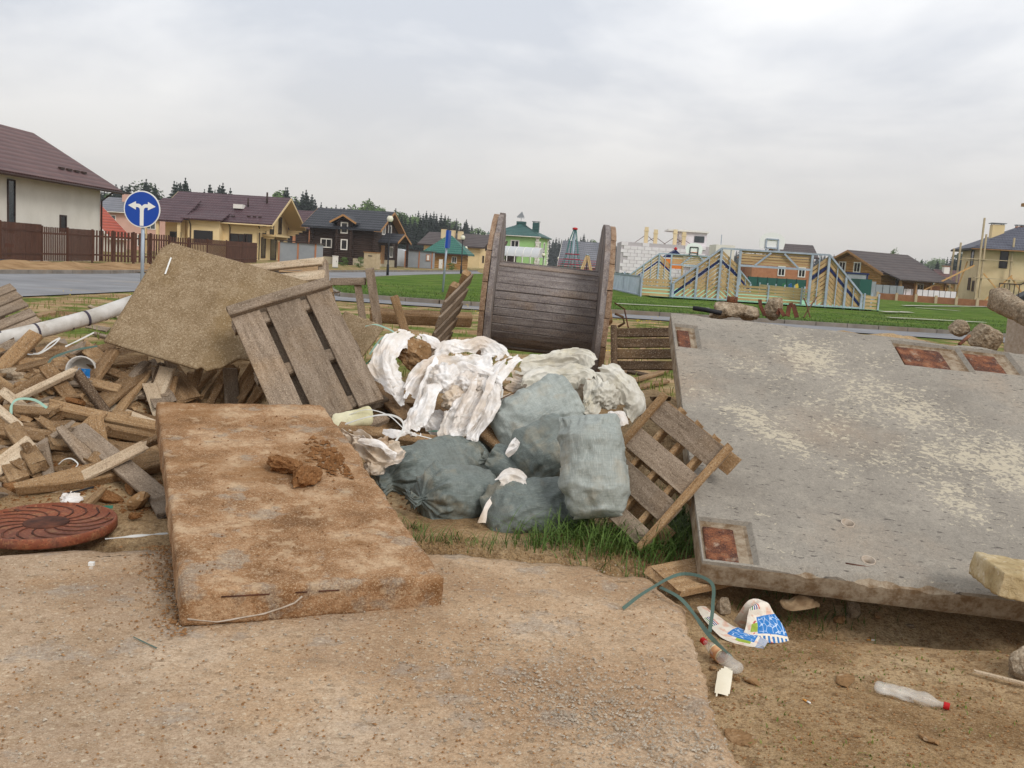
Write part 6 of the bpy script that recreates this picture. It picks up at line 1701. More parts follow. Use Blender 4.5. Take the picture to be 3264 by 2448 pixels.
# ------------------------------------------------------------------ house builder (local x along the ridge, front wall on y = 0)
def window(house, face, dims, a, z, w, h, fr='trim_white', gl='glass', bars=1, fw=0.09, sill=False):
    """face F/B/L/R; a = position of the window's centre along that face"""
    L, W = dims
    t = {'F': (V((a, 0, z)), V((1, 0, 0)), V((0, -1, 0))), 'B': (V((a, W, z)), V((1, 0, 0)), V((0, 1, 0))),
         'L': (V((0, a, z)), V((0, 1, 0)), V((-1, 0, 0))), 'R': (V((L, a, z)), V((0, 1, 0)), V((1, 0, 0)))}[face]
    c, ex, n_ = t
    m = MB()
    ez = V((0, 0, 1))
    R_ = Matrix((ex, n_, ez)).transposed()
    def bx_(x, zz, ww, hh, d0, d1):
        m.box(c + ex * x + ez * zz + n_ * ((d0 + d1) / 2), (ww, d1 - d0, hh), R_)
    bx_(0, h / 2 - fw / 2, w, fw, 0.005, 0.07); bx_(0, -h / 2 + fw / 2, w, fw, 0.005, 0.07)
    bx_(-w / 2 + fw / 2, 0, fw, h - 2 * fw, 0.005, 0.068); bx_(w / 2 - fw / 2, 0, fw, h - 2 * fw, 0.005, 0.068)
    for k in range(bars):
        bx_(-w / 2 + (k + 1) * w / (bars + 1), 0, fw * 0.6, h - 2 * fw, 0.005, 0.06)
    wd = m.build('window', fr, house)
    m = MB()
    m.box(c + n_ * 0.018, (w - 2 * fw + 0.01, 0.02, h - 2 * fw + 0.01), R_)
    m.build('pane', gl, wd)
    if sill:
        m = MB(); m.box(c + ez * (-h / 2 - 0.03) + n_ * 0.06, (w + 0.15, 0.12, 0.05), R_); m.build('sill', fr, wd)
    return wd
def house(name, label, x, y, rz, L, W, ev, rd, ov=0.6, og=0.6, wall='plaster_white', roof='roof_brown', trim='trim_brown', hip=False, th=0.16, hipin=None, gutter=True, z0=-0.05, ridge_axis='x', hipsides=('L', 'R')):
    h = thing(name, label, 'house', (x, y, 0), rz)
    m = MB()
    if not hip:
        prof = [(0, z0), (W, z0), (W, ev), (W / 2, rd - 0.12), (0, ev)]
        m.prism([V((0, a, b)) for a, b in prof], (L, 0, 0))
    else:
        m.bb(0, L, 0, W, z0, ev)
    fix_normals(m.build('wall', wall, h))
    sl = (rd - ev) / (W / 2)
    r = MB()
    if not hip:
        for s_ in (0, 1):
            ye = -ov if s_ == 0 else W + ov
            ze = ev - ov * sl
            r.prism([V((-og, ye, ze)), V((-og, W / 2, rd)), V((-og, W / 2, rd + th)), V((-og, ye, ze + th))], (L + 2 * og, 0, 0))
    else:
        hi = hipin if hipin is not None else W / 2
        e = ev - ov * sl
        a, b, c, d = V((-ov, -ov, e)), V((L + ov, -ov, e)), V((L + ov, W + ov, e)), V((-ov, W + ov, e))
        p, q = V((hi, W / 2, rd)), V((L - hi, W / 2, rd))
        up = V((0, 0, th))
        vs2 = [a, b, c, d, p, q, a + up, b + up, c + up, d + up, p + up, q + up]
        r.add(vs2, [(6, 7, 11, 10), (7, 8, 11), (8, 9, 10, 11), (9, 6, 10), (0, 3, 2, 1), (0, 1, 7, 6), (1, 2, 8, 7), (2, 3, 9, 8), (3, 0, 6, 9)])
    ro = fix_normals(r.build('roof', roof, h))
    m = MB()
    if not hip:
        ze = ev - ov * sl
        k_ = 0
        for xx in (-og - 0.02, L + og + 0.02):
            for s_ in (0, 1):
                ye = -ov if s_ == 0 else W + ov
                m.bar((xx, ye, ze + th * 0.35), (xx, W / 2, rd + th * 0.35), 0.05, th * 1.2, (1, 0, 0)) if False else m.prism([V((xx - 0.03, ye, ze - 0.08)), V((xx - 0.03, W / 2, rd - 0.08)), V((xx - 0.03, W / 2, rd + th * 0.9)), V((xx - 0.03, ye, ze + th * 0.9))], (0.06, 0, 0))
                fix_normals(m.build('barge_board', trim, h)); m = MB()
        for xx0, xx1 in ((-og, -0.01), (L + 0.01, L + og)):
            for ye in (-ov, W + ov):
                m = MB(); m.prism([V((xx0, ye, ze - 0.05)), V((xx0, W / 2, rd - 0.05)), V((xx0, W / 2, rd - 0.004)), V((xx0, ye, ze - 0.004))], (xx1 - xx0, 0, 0)); fix_normals(m.build('soffit', trim if trim != 'trim_brown' else 'trim_wood', h))
    if gutter:
        ze = ev - ov * sl
        for yy in (-ov - 0.06, W + ov + 0.06):
            g_ = MB(); g_.tube([(-og if not hip else -ov, yy, ze + 0.02), (L + (og if not hip else ov), yy, ze + 0.02)], 0.07, 8); g_.build('gutter', trim, h, True)
    return h
def chimney(h, x, y, z0, z1, w, mat='plaster_tan', cap='trim_brown'):
    m = MB(); m.bb(x - w / 2, x + w / 2, y - w / 2, y + w / 2, z0, z1); c = m.build('chimney', mat, h)
    m = MB(); m.bb(x - w * 0.62, x + w * 0.62, y - w * 0.62, y + w * 0.62, z1 + 0.12, z1 + 0.2)
    for sx_ in (-1, 1):
        for sy_ in (-1, 1):
            m.bb(x + sx_ * w * 0.4 - 0.04, x + sx_ * w * 0.4 + 0.04, y + sy_ * w * 0.4 - 0.04, y + sy_ * w * 0.4 + 0.04, z1, z1 + 0.125)
    m.build('chimney_cap', cap, c)
def downpipe(h, x, y, z0, z1, ox, oy, mat='trim_brown'):
    m = MB(); m.tube([(x + ox, y + oy, z1), (x + ox * 0.9, y + oy * 0.9, z1 - 0.15), (x, y, z1 - 0.7), (x, y, z0)], 0.055, 8); m.build('downpipe', mat, h, True)
def snowguards(h, rows, ev, sl, ov, th, mat='trim_brown'):
    """rows of (x, up-slope metres, count, spacing) on the front roof plane"""
    for (x, s_, n_, sp) in rows:
        for k in range(n_):
            y = -ov + s_; z = ev - ov * sl + s_ * sl + th
            m = MB(); m.box((x + k * sp, y, z + 0.07), (sp * 0.55, 0.16, 0.12)); m.box((x + k * sp, y + 0.1, z + 0.08), (0.05, 0.3, 0.05)); m.build('snow_guard', mat, h)

# ------------------------------------------------------------------ white house on the left (ridge runs away from the camera)
# local x axis -> world +y  (rz = 90 deg), front wall (local y=0) faces world +x
hw = house('white_house', 'white plastered house with brown tiled roof behind the picket fence', -26.1, 47.0, RAD(90), 14.0, 9.4, 4.75, 7.45, 0.9, 1.1, 'plaster_white', 'roof_brown', 'trim_brown', th=0.18)
window(hw, 'F', (14, 9.4), 3.3, 2.75, 0.75, 2.7, 'trim_brown', 'glass', 0, 0.07)
window(hw, 'F', (14, 9.4), 9.0, 2.1, 0.8, 0.95, 'trim_brown', 'glass_dark', 0, 0.07)
downpipe(hw, 0.35, -0.12, 0, 4.35, 0.0, -0.75)
downpipe(hw, 13.9, -0.12, 0, 4.35, 0.0, -0.75)
slw = (7.45 - 4.75) / 4.7
snowguards(hw, [(1.3, 3.0, 4, 0.72), (0.2, 1.4, 4, 0.72), (9.7, 1.3, 4, 0.95)], 4.75, slw, 0.9, 0.18)
m = MB(); m.prism([V((-0.6, -0.4, 4.5)), V((-0.6, 4.7, 7.2)), V((-0.6, 9.8, 4.5))], (0.05, 0, 0)); fix_normals(m.build('gable_boarding', 'trim_wood', hw))

# ------------------------------------------------------------------ brown picket fence
FP = [gp(-160, 846), gp(0, 840), gp(133, 837), gp(215, 838), gp(294, 837), gp(360, 840), gp(425, 842), gp(479, 844), gp(540, 845), gp(600, 846), gp(660, 846), gp(720, 845), gp(770, 843), gp(818, 841)]
fence = thing('picket_fence', 'long dark brown picket fence along the sand bank before the houses', 'fence', (FP[3].x, FP[3].y, 0))
fo = fence.location.copy()
HF = 1.85
def fence_h(i):
    return 1.95 if i < 2 else (1.85 if i < 8 else 1.75)
pk = MB(); pk.box((0, 0, 0), (0.095, 0.022, 1.0)); pkm = None
for i, (a, b) in enumerate(zip(FP, FP[1:])):
    d = (b - a); ln = d.length; d.normalize(); ang = math.atan2(d.y, d.x); hh = fence_h(i)
    m = MB(); m.box((a.x, a.y, hh / 2), (0.1, 0.1, hh + 0.06), Matrix.Rotation(ang, 3, 'Z')); m.build('fence_post', 'fence_brown', fence, off=fo)
    for zz in (0.45, hh - 0.35):
        m = MB(); m.bar((a.x, a.y + 0.04, zz), (b.x, b.y + 0.04, zz), 0.04, 0.09); m.build('fence_rail', 'fence_brown', fence, off=fo)
    sp = 0.155 if i < 5 else 0.24
    n_ = int(ln / sp)
    for k in range(n_):
        p = a + d * ((k + 0.5) * ln / n_)
        if pkm is None:
            o = pk.build('picket', 'fence_brown', fence); pkm = o.data
        else:
            o = bpy.data.objects.new('picket', pkm); COL.objects.link(o); o.parent = fence
        dense = 1.0
        o.location = (p.x - fo.x, p.y - fo.y - 0.02, 0.10 + (hh - 0.12) / 2 + 0.02 * nz(k * 0.9, i)); o.scale = (1.0 if i < 5 else 1.55, 1, hh - 0.12); o.rotation_euler = (0, 0, ang)
# standpipes and pipe coil on the sand bank
sp_ = gp(37, 832); st_ = thing('blue_standpipe', 'blue standpipe with white head beside the picket fence', 'standpipe', (sp_.x, sp_.y - 2, 0))
m = MB(); m.tube([(0, 0, 0), (0, 0, 0.95)], 0.07, 8); m.build('pipe', 'blue_paint', st_, True)
m = MB(); m.bb(-0.16, 0.16, -0.14, 0.14, 0.95, 1.2); m.build('head', 'blue_paint', st_); m = MB(); m.bb(-0.18, 0.18, -0.16, 0.16, 1.2, 1.3); m.build('head_cap', 'white_paint', st_)
sp_ = gp(93, 832); st_ = thing('yellow_valve', 'yellow valve stub with red top on the sand bank', 'valve', (sp_.x, sp_.y - 2, 0.2))
m = MB(); m.tube([(0, 0, 0), (0, 0, 0.4)], 0.10, 8); m.build('pipe', 'yellow_paint', st_, True); m = MB(); m.bb(-0.18, 0.18, -0.16, 0.16, 0.5, 0.68); m.build('handwheel', 'red_cap', st_); m = MB(); m.tube([(0, 0, 0.4), (0, 0, 0.5)], 0.04, 8); m.build('stem', 'yellow_paint', st_, True)
a, b = gp(0, 852), gp(86, 854)
m = MB(); m.tube([(a.x - 1, a.y, 0.12), (b.x, b.y, 0.12)], 0.14, 10); m.tube([(a.x - 1, a.y + 0.25, 0.2), (b.x - 0.2, b.y + 0.2, 0.2)], 0.12, 10); tag(m.build('black_pipe', 'black_rubber', None, True), 'black plastic pipes lying on the sand bank by the kerb', 'pipe')

# ------------------------------------------------------------------ pink house group behind
hp = house('pink_house', 'pink house with grey roof and two chimneys behind the white house', X(300, 125), 125, RAD(-6), 11.0, 9.0, 4.7, 6.4, 0.5, 0.5, 'plaster_pink', 'roof_grey', 'trim_white')
window(hp, 'F', (11, 9), 2.2, 3.4, 1.4, 1.5); window(hp, 'F', (11, 9), 7.5, 3.4, 1.4, 1.5); window(hp, 'F', (11, 9), 6.6, 1.2, 1.6, 1.5)
chimney(hp, 2.6, 3.6, 5.2, 7.0, 1.1, 'plaster_pink'); chimney(hp, 4.6, 3.6, 5.2, 6.9, 1.0, 'plaster_pink')
ho = house('orange_roof_house', 'low house with bright orange tiled roof beside the white house', X(268, 100), 100, RAD(-6), 3.4, 9.0, 1.6, 5.8, 0.4, 0.5, 'plaster_white', 'roof_orange', 'trim_white')
ho.rotation_euler = (0, 0, RAD(84))
ho.location = (X(375, 100), 98, 0)

# ------------------------------------------------------------------ cream log house
yc = 104.0
xc0, xc1 = X(560, 110) + 1.9, X(820, yc)
LC = xc1 - xc0
hc = house('cream_house', 'cream house with plum tiled roof and deep gable overhang', xc0, yc, 0.0, LC, 12.0, 4.0, 6.75, 0.9, 1.9, 'plaster_cream', 'roof_plum', 'trim_cream', th=0.2)
hc.rotation_euler = (0, 0, RAD(-2))
dm = (LC, 12.0)
for (u, v, w, h, zz) in [(650, 760, 1.9, 1.3, 2.1), (762, 765, 1.9, 1.2, 2.0)]:
    window(hc, 'F', dm, X(u, yc) - xc0, zz, w, h, 'trim_brown', 'glass_dark', 1, 0.08)
window(hc, 'F', dm, LC - 0.9, 1.8, 0.9, 1.7, 'trim_brown', 'glass_dark', 0, 0.07)
for (aa, zz, w, h) in [(2.6, 3.9, 1.2, 2.4), (5.4, 4.2, 1.5, 2.8), (8.6, 3.9, 1.3, 1.9), (2.4, 1.3, 1.6, 2.2), (6.2, 1.2, 2.2, 2.4), (9.4, 1.6, 1.4, 1.4)]:
    window(hc, 'R', dm, aa, zz, w, h, 'trim_brown', 'glass_dark', 0, 0.07)
m = MB(); m.bb(LC + 0.02, LC + 1.5, 2.0, 7.5, 2.55, 2.75); m.bb(LC + 0.02, LC + 1.2, 2.2, 2.5, 2.3, 2.55); m.bb(LC + 0.02, LC + 1.2, 7.0, 7.3, 2.3, 2.55); m.build('balcony', 'trim_cream', hc)
m = MB()
for k in range(3):
    m.bb(LC + 0.02, LC + 1.7 - 0.4 * k, -0.2, 0.15, 3.3 - 0.22 * k, 3.5 - 0.22 * k); m.bb(LC + 0.02, LC + 1.7 - 0.4 * k, 11.85, 12.2, 3.3 - 0.22 * k, 3.5 - 0.22 * k); m.bb(LC + 0.02, LC + 1.7 - 0.4 * k, 5.85, 6.15, 6.3 - 0.22 * k, 6.5 - 0.22 * k)
for k in range(0, len(m.v), 8):
    MB().add(m.v[k:k + 8], [(0, 2, 3, 1), (4, 5, 7, 6), (0, 1, 5, 4), (2, 6, 7, 3), (0, 4, 6, 2), (1, 3, 7, 5)]).build('bracket', 'trim_cream', hc)
# low porch wing on the left of it
slc = (6.75 - 4.0) / 6.0
pw = MB(); xa, xb = X(480, yc) - xc0, X(607, yc) - xc0
pw.prism([V((xa, -2.6, 3.35)), V((xa, 3.0, 5.8)), V((xa, 3.0, 6.0)), V((xa, -2.6, 3.55))], (xb - xa, 0, 0)); fix_normals(pw.build('porch_roof', 'roof_plum', hc))
pw = MB(); pw.bb(xa + 1.6, xb - 0.5, -0.2, 5.0, 0, 3.5); pw.build('porch_wall', 'plaster_cream', hc)
for xx in (xa + 0.3, xa + 1.6, xb - 0.4):
    m = MB(); m.bb(xx - 0.14, xx + 0.14, -2.3, -2.02, 0, 3.4); m.build('porch_post', 'trim_cream', hc)
m = MB(); m.bb(xb - 2.1, xb - 0.9, -0.27, -0.21, 0.2, 2.4); m.build('door', 'glass_dark', hc)
bw = MB(); xa2, xb2 = X(612, yc) - xc0, X(712, yc) - xc0
bw.bb(xa2, xb2, -1.2, 0.02, 0, 3.75); bw.build('bay', 'plaster_cream', hc)
bw = MB(); bw.prism([V((xa2 - 0.5, -2.0, 3.72)), V((xa2 - 0.5, 0.6, 4.5)), V((xa2 - 0.5, 0.6, 4.68)), V((xa2 - 0.5, -2.0, 3.9))], (xb2 - xa2 + 1.0, 0, 0)); fix_normals(bw.build('bay_roof', 'roof_plum', hc))
bx0 = (xa2 + xb2) / 2
m = MB(); m.bb(bx0 - 1.0, bx0 + 1.0, -1.27, -1.21, 1.4, 2.7); m.build('bay_window', 'glass_dark', hc)
for uu in (622, 735, 830):
    xx = X(uu, yc) - xc0; downpipe(hc, xx, -0.1 if uu != 622 else -1.3, 0, 3.9, 0, -0.7)
snowguards(hc, [(0.6, 1.2, 9, 0.7), (7.8, 1.4, 3, 0.6)], 4.0, slc, 0.9, 0.2)
m = MB(); m.bb(5.6, 6.6, 2.0, 3.0, 5.3, 5.75); m.build('skylight', 'trim_white', hc)
m = MB(); m.tube([(8.6, 4.2, 6.0), (8.6, 4.2, 7.3)], 0.1, 8); m.build('flue', 'trim_brown', hc, True)
m = MB(); m.tube([(6.9, 3.0, 5.6), (6.9, 3.0, 6.5)], 0.09, 8); m.build('flue', 'trim_brown', hc, True)

# ------------------------------------------------------------------ dark log house
yd = 110.0
xd = X(982, yd)
hd = house('dark_log_house', 'dark brown log house with black roof and white framed windows', xd, yd + 1.0, RAD(-8), 7.6, 9.0, 4.25, 6.15, 0.9, 0.8, 'log_dark', 'roof_black', 'trim_wood', th=0.18, gutter=False)
dd = (7.6, 9.0)
window(hd, 'F', dd, 1.9, 2.25, 1.35, 1.05, 'trim_white', 'glass_dark', 1, 0.12)
window(hd, 'F', dd, 4.15, 2.2, 0.7, 1.1, 'trim_white', 'glass_dark', 0, 0.12) 
dw = MB(); dw.prism([V((3.2, -0.5, 0.0)), V((5.0, -0.5, 0.0)), V((5.0, -0.5, 4.7)), V((4.1, -0.5, 5.25)), V((3.2, -0.5, 4.7))], (0, 4.0, 0)); fix_normals(dw.build('dormer', 'log_dark', hd))
dr = MB()
dr.prism([V((2.6, -1.1, 4.5)), V((4.1, -1.1, 5.35)), V((4.1, -1.1, 5.52)), V((2.6, -1.1, 4.67))], (0, 4.2, 0)); dr.prism([V((5.6, -1.1, 4.5)), V((5.6, -1.1, 4.67)), V((4.1, -1.1, 5.52)), V((4.1, -1.1, 5.35))], (0, 4.2, 0)); fix_normals(dr.build('dormer_roof', 'roof_black', hd))
m = MB(); m.bar((2.58, -1.14, 4.58), (4.1, -1.14, 5.44), 0.06, 0.2, (0, 0, 1)); m.bar((5.62, -1.14, 4.58), (4.1, -1.14, 5.44), 0.06, 0.2, (0, 0, 1)); m.build('dormer_trim', 'trim_wood', hd)
for (x, zz, w, h) in [(4.1, 4.05, 0.85, 1.25), (4.15, 2.2, 0.8, 1.2)]:
    wd = MB(); fw = 0.12
    for (cx_, cz_, ww, hh2) in [(x, zz + h / 2 - fw / 2, w, fw), (x, zz - h / 2 + fw / 2, w, fw), (x - w / 2 + fw / 2, zz, fw, h - 2 * fw), (x + w / 2 - fw / 2, zz, fw, h - 2 * fw)]:
        wd.box((cx_, -0.54, cz_), (ww, 0.07, hh2))
    w_o = wd.build('window', 'trim_white', hd); m = MB(); m.box((x, -0.52, zz), (w - 2 * fw + 0.01, 0.02, h - 2 * fw + 0.01)); m.build('pane', 'glass_dark', w_o)
for xx in (0.15, 3.3, 4.95, 7.45):
    m = MB(); m.bb(xx - 0.14, xx + 0.14, -0.78 if 3 < xx < 5 else -0.28, -0.02, 0, 4.1); m.build('log_ends', 'log_dark', hd)
for (aa, zz, w, h) in [(3.0, 4.2, 1.3, 1.2), (5.6, 4.2, 1.3, 1.2), (6.6, 1.7, 1.3, 1.3)]:
    window(hd, 'R', dd, aa, zz, w, h, 'trim_white', 'glass_dark', 1, 0.12)
m = MB(); m.bb(7.61, 7.68, 2.2, 3.6, 0.3, 2.4); m.build('door', 'trim_wood', hd)
pr = MB()
pr.prism([V((7.5, 1.0, 2.7)), V((7.5, 4.0, 3.7)), V((7.5, 4.0, 3.85)), V((7.5, 1.0, 2.85))], (2.4, 0, 0)); pr.prism([V((7.5, 7.0, 2.7)), V((7.5, 7.0, 2.85)), V((7.5, 4.0, 3.85)), V((7.5, 4.0, 3.7))], (2.4, 0, 0)); fix_normals(pr.build('porch_roof', 'roof_black', hd))
m = MB(); m.bar((9.92, 1.0, 2.75), (9.92, 4.0, 3.75), 0.06, 0.22); m.bar((9.92, 7.0, 2.75), (9.92, 4.0, 3.75), 0.06, 0.22); m.build('porch_trim', 'trim_wood', hd)
for yy in (1.5, 6.4):
    m = MB(); m.bb(9.5, 9.75, yy - 0.12, yy + 0.12, 0, 2.8); m.build('porch_post', 'log_dark', hd)
m = MB(); m.bb(-0.06, 7.66, -0.06, 9.06, -0.1, 0.75); m.build('plinth', 'plinth', hd)
# roof of a further house between cream and dark houses
hb = house('open_porch_house', 'brown roofed house with an open porch between the cream and dark houses', X(925, 135), 135, 0, 9, 8, 4.4, 6.6, 0.6, 0.6, 'log_dark', 'roof_plum', 'trim_brown')
for xx in (0.4, 2.6, 4.6):
    m = MB(); m.bb(xx, xx + 0.35, -0.5, -0.15, 0, 4.1); m.build('porch_post', 'brick_orange', hb)

# ------------------------------------------------------------------ sheds, cabinets, boxes, lamps
def shed(name, label, u0, u1, y, h, rz=0.0, dep=2.4, door=None):
    x0, x1 = X(u0, y), X(u1, y)
    t = thing(name, label, 'shed', (x0, y, 0), rz)
    w = (x1 - x0) / math.cos(rz)
    m = MB(); m.bb(0, w, 0, dep, 0, h); m.build('wall', 'sheet_grey', t)
    m = MB(); m.add([(-0.15, -0.2, h + 0.12), (w + 0.15, -0.2, h + 0.02), (w + 0.15, dep + 0.2, h + 0.02), (-0.15, dep + 0.2, h + 0.12), (-0.15, -0.2, h + 0.2), (w + 0.15, -0.2, h + 0.1), (w + 0.15, dep + 0.2, h + 0.1), (-0.15, dep + 0.2, h + 0.2)], [(0, 3, 2, 1), (4, 5, 6, 7), (0, 1, 5, 4), (1, 2, 6, 5), (2, 3, 7, 6), (3, 0, 4, 7)]); m.build('roof', 'trim_brown', t)
    for xx in (0.0, w * 0.52, w):
        m = MB(); m.bb(xx - 0.07, xx + 0.07, -0.05, -0.002, 0, h); m.build('corner_strip', 'brick_orange', t)
    return t, w
shed('grey_shed', 'grey sheet-metal site shed in front of the cream house', 890, 1008, 86, 1.95, RAD(-4))
s2, w2 = shed('grey_shed', 'grey sheet-metal shed with small framed window beside the green-roofed cabin', 1292, 1378, 121, 2.0, RAD(-3))
m = MB(); m.bb(w2 * 0.78, w2 * 0.93, -0.08, -0.004, 0.9, 1.7); wd_ = m.build('window', 'brick_orange', s2); m = MB(); m.bb(w2 * 0.81, w2 * 0.90, -0.10, -0.082, 1.0, 1.6); m.build('pane', 'trim_white', wd_)
def cabinet(label, u, v, w, h):
    p = gp(u, v)
    t = thing('utility_cabinet', label, 'cabinet', p)
    m = MB(); m.bb(-w / 2, w / 2, -0.2, 0.2, 0.06, h); m.build('body', 'trim_white', t)
    m = MB(); m.bb(-w / 2 - 0.03, w / 2 + 0.03, -0.23, 0.23, h, h + 0.05); m.build('lid', 'trim_white', t)
    m = MB(); m.bb(-w / 2 + 0.03, w / 2 - 0.03, -0.18, 0.18, 0, 0.06); m.build('base', 'sheet_grey', t)
    m = MB(); m.bb(w / 2 - 0.1, w / 2 - 0.07, -0.225, -0.201, h * 0.5, h * 0.62); m.build('handle', 'black_metal', t)
cabinet('white utility cabinet on the verge before the dark log house', 1068, 853, 0.44, 1.0)
cabinet('white utility cabinet on the verge before the green-roofed cabin', 1404, 857, 0.44, 1.15)
p = gp(1184, 856)
wb = thing('wooden_hut', 'small pale plywood hut with slot standing before the dark log house', 'hut', p, RAD(-12))
m = MB(); m.bb(-0.62, 0.62, -0.5, 0.6, 0, 1.5); m.build('body', 'pole_wood', wb); m = MB(); m.bb(-0.68, 0.68, -0.56, 0.66, 1.5, 1.56); m.build('lid', 'trim_wood', wb); m = MB(); m.bb(-0.2, 0.2, -0.52, -0.502, 1.15, 1.24); m.build('slot', 'black_metal', wb)
def lamp(label, x, y, h, s_=1.0):
    t = thing('street_lamp', label, 'street lamp', (x, y, 0))
    m = MB(); m.tube([(0, 0, 0), (0, 0, 0.8), (0, 0, 0.82), (0, 0, h - 0.5)], [0.09 * s_, 0.09 * s_, 0.055 * s_, 0.045 * s_], 10); m.build('pole', 'black_metal', t, True)
    m = MB(); m.lathe([(0.05 * s_, h - 0.5), (0.12 * s_, h - 0.46), (0.14 * s_, h - 0.42)], (0, 0, 0), 12); m.build('collar', 'black_metal', t, True)
    m = MB(); m.lathe([(0.12 * s_, h - 0.44), (0.21 * s_, h - 0.30), (0.22 * s_, h - 0.18), (0.16 * s_, h - 0.05), (0.10 * s_, h)], (0, 0, 0), 16); m.build('globe', 'lamp_globe', t, True)
    m = MB(); m.lathe([(0.11 * s_, h), (0.07 * s_, h + 0.07), (0.01, h + 0.09)], (0, 0, 0), 12); m.build('finial', 'black_metal', t, True)
p = gp(1235, 881); lamp('black street lamp with white globe at the lawn edge before the dark log house', p.x, p.y, 4.1)
p = gp(1469, 874); lamp('black street lamp with white globe beside the beige house', p.x, p.y, 3.7)
lamp('black street lamp with white globe in front of the bright green house', X(1731, 120), 120, 2.75, 1.1)
lamp('small distant street lamp beside the rope climbing tower', X(1780, 150), 150, 2.6, 1.0)
lamp('small distant street lamp behind the blue direction plate', X(1484, 140), 140, 3.2, 1.0)

# ------------------------------------------------------------------ road signs
p = at(452, 760, 18.9)
sg = thing('round_sign', 'round blue road sign with white left and right turn arrows on grey post', 'road sign', (p.x, p.y, hz(p.x, p.y)))
zc = Z(453, 667, 18.9) - hz(p.x, p.y)
m = MB(); m.tube([(0, 0.05, 0), (0, 0.05, zc + 0.3)], 0.035, 12); m.build('post', 'zinc', sg, True)
tl = Matrix.Rotation(math.pi / 2, 3, 'X') 
m = MB(); m.lathe([(0.345, -0.012), (0.35, 0.0), (0.35, 0.010), (0.345, 0.012)], (0, 0, zc), 48, tl); m.build('rim', 'white_paint', sg)
m = MB(); m.lathe([(0.328, 0.0), (0.328, 0.016)], (0, 0, zc), 48, tl); m.build('face', 'sign_blue', sg)
def arrow_pts(s_):
    P = [(0.0, -0.33), (0.035, -0.33), (0.035, -0.02), (0.045, 0.025), (0.075, 0.045), (0.11, 0.05), (0.11, 0.0), (0.27, 0.02 + 0.02), (0.11, 0.145), (0.11, 0.10), (0.06, 0.095), (0.02, 0.075), (0.0, 0.05)]
    P = [(0.0, -0.315), (0.036, -0.315), (0.036, -0.03), (0.045, 0.015), (0.075, 0.035), (0.115, 0.035), (0.115, -0.015), (0.265, 0.062), (0.115, 0.145), (0.115, 0.10), (0.06, 0.10), (0.025, 0.085), (0.0, 0.055)]
    return [(s_ * x, z) for x, z in P]
for s_ in (-1, 1):
    m = MB(); m.prism([V((x, -0.0175, zc + z)) for x, z in arrow_pts(s_)], (0, -0.003, 0)); fix_normals(m.build('arrow', 'white_paint', sg))
p = gp(1410, 942)
sg = thing('direction_plate', 'tall narrow blue street plate seen edge-on on a grey post in the lawn', 'road sign', p)
sg.rotation_euler = (0, RAD(2.0), 0)
m = MB(); m.tube([(0, 0, 0), (0, 0, 2.65)], 0.045, 10); m.build('post', 'zinc', sg, True)
m = MB(); m.box((0.04, -0.06, 2.3), (0.10, 0.5, 0.72), Matrix.Rotation(RAD(-8), 3, 'Z')); m.build('plate', 'sign_blue', sg); m = MB(); m.box((-0.02, -0.06, 2.3), (0.012, 0.48, 0.7), Matrix.Rotation(RAD(-8), 3, 'Z')); m.build('plate_back', 'zinc', sg)

# ------------------------------------------------------------------ beige house, green-roofed cabin
yb_ = 165.0
hb2 = house('beige_house', 'beige house with brown roof and three tan chimneys beyond the cabin', X(1345, yb_), yb_, RAD(0), 10.0, 10.0, 3.6, 5.5, 0.8, 0.9, 'plaster_cream', 'roof_dkbrown', 'trim_brown', th=0.2)
hb2.rotation_euler = (0, 0, RAD(-14)); hb2.location.y += 2.5
for (xx, z1) in ((2.6, 6.2), (4.2, 6.1), (5.6, 6.0)):
    chimney(hb2, xx, 2.6, 4.2, z1, 0.8, 'plaster_tan')
for (aa, zz) in ((3.4, 3.6), (5.2, 3.8), (2.0, 1.5), (4.6, 1.5), (7.6, 1.5)):
    window(hb2, 'R', (10, 10), aa, zz, 1.0, 1.2, 'trim_brown', 'glass_dark', 0, 0.1)
hb3 = house('beige_wing', 'lower brown roofed wing at the right of the beige house', X(1500, 172), 172, RAD(-14), 5.0, 7.0, 2.6, 4.9, 0.7, 0.6, 'plaster_cream', 'roof_brown', 'trim_brown')
m = MB(); m.bb(1, 2, -0.08, -0.01, 0.6, 2.4); m.build('window', 'glass_dark', hb3)
hg = house('green_roof_cabin', 'small orange log cabin with teal hipped roof', X(1366, 132), 132, RAD(-4), 4.6, 6.0, 2.4, 4.3, 0.8, 0.8, 'log_orange', 'roof_teal', 'trim_brown', hip=True, hipin=2.0)
window(hg, 'F', (4.6, 6), 3.5, 1.2, 0.7, 0.9)
# small greenhouse and long low hedge pieces
m = MB()
pts = [(2.0 * math.cos(math.pi * k / 12), 2.2 * math.sin(math.pi * k / 12)) for k in range(13)]
m.prism([V((x, 0, z)) for x, z in pts], (0, 5, 0)); o = fix_normals(m.build('greenhouse', 'poly_white')); o.location = (X(1268, 125), 125, 0); tag(o, 'arched translucent greenhouse beside the dark log house porch', 'greenhouse')

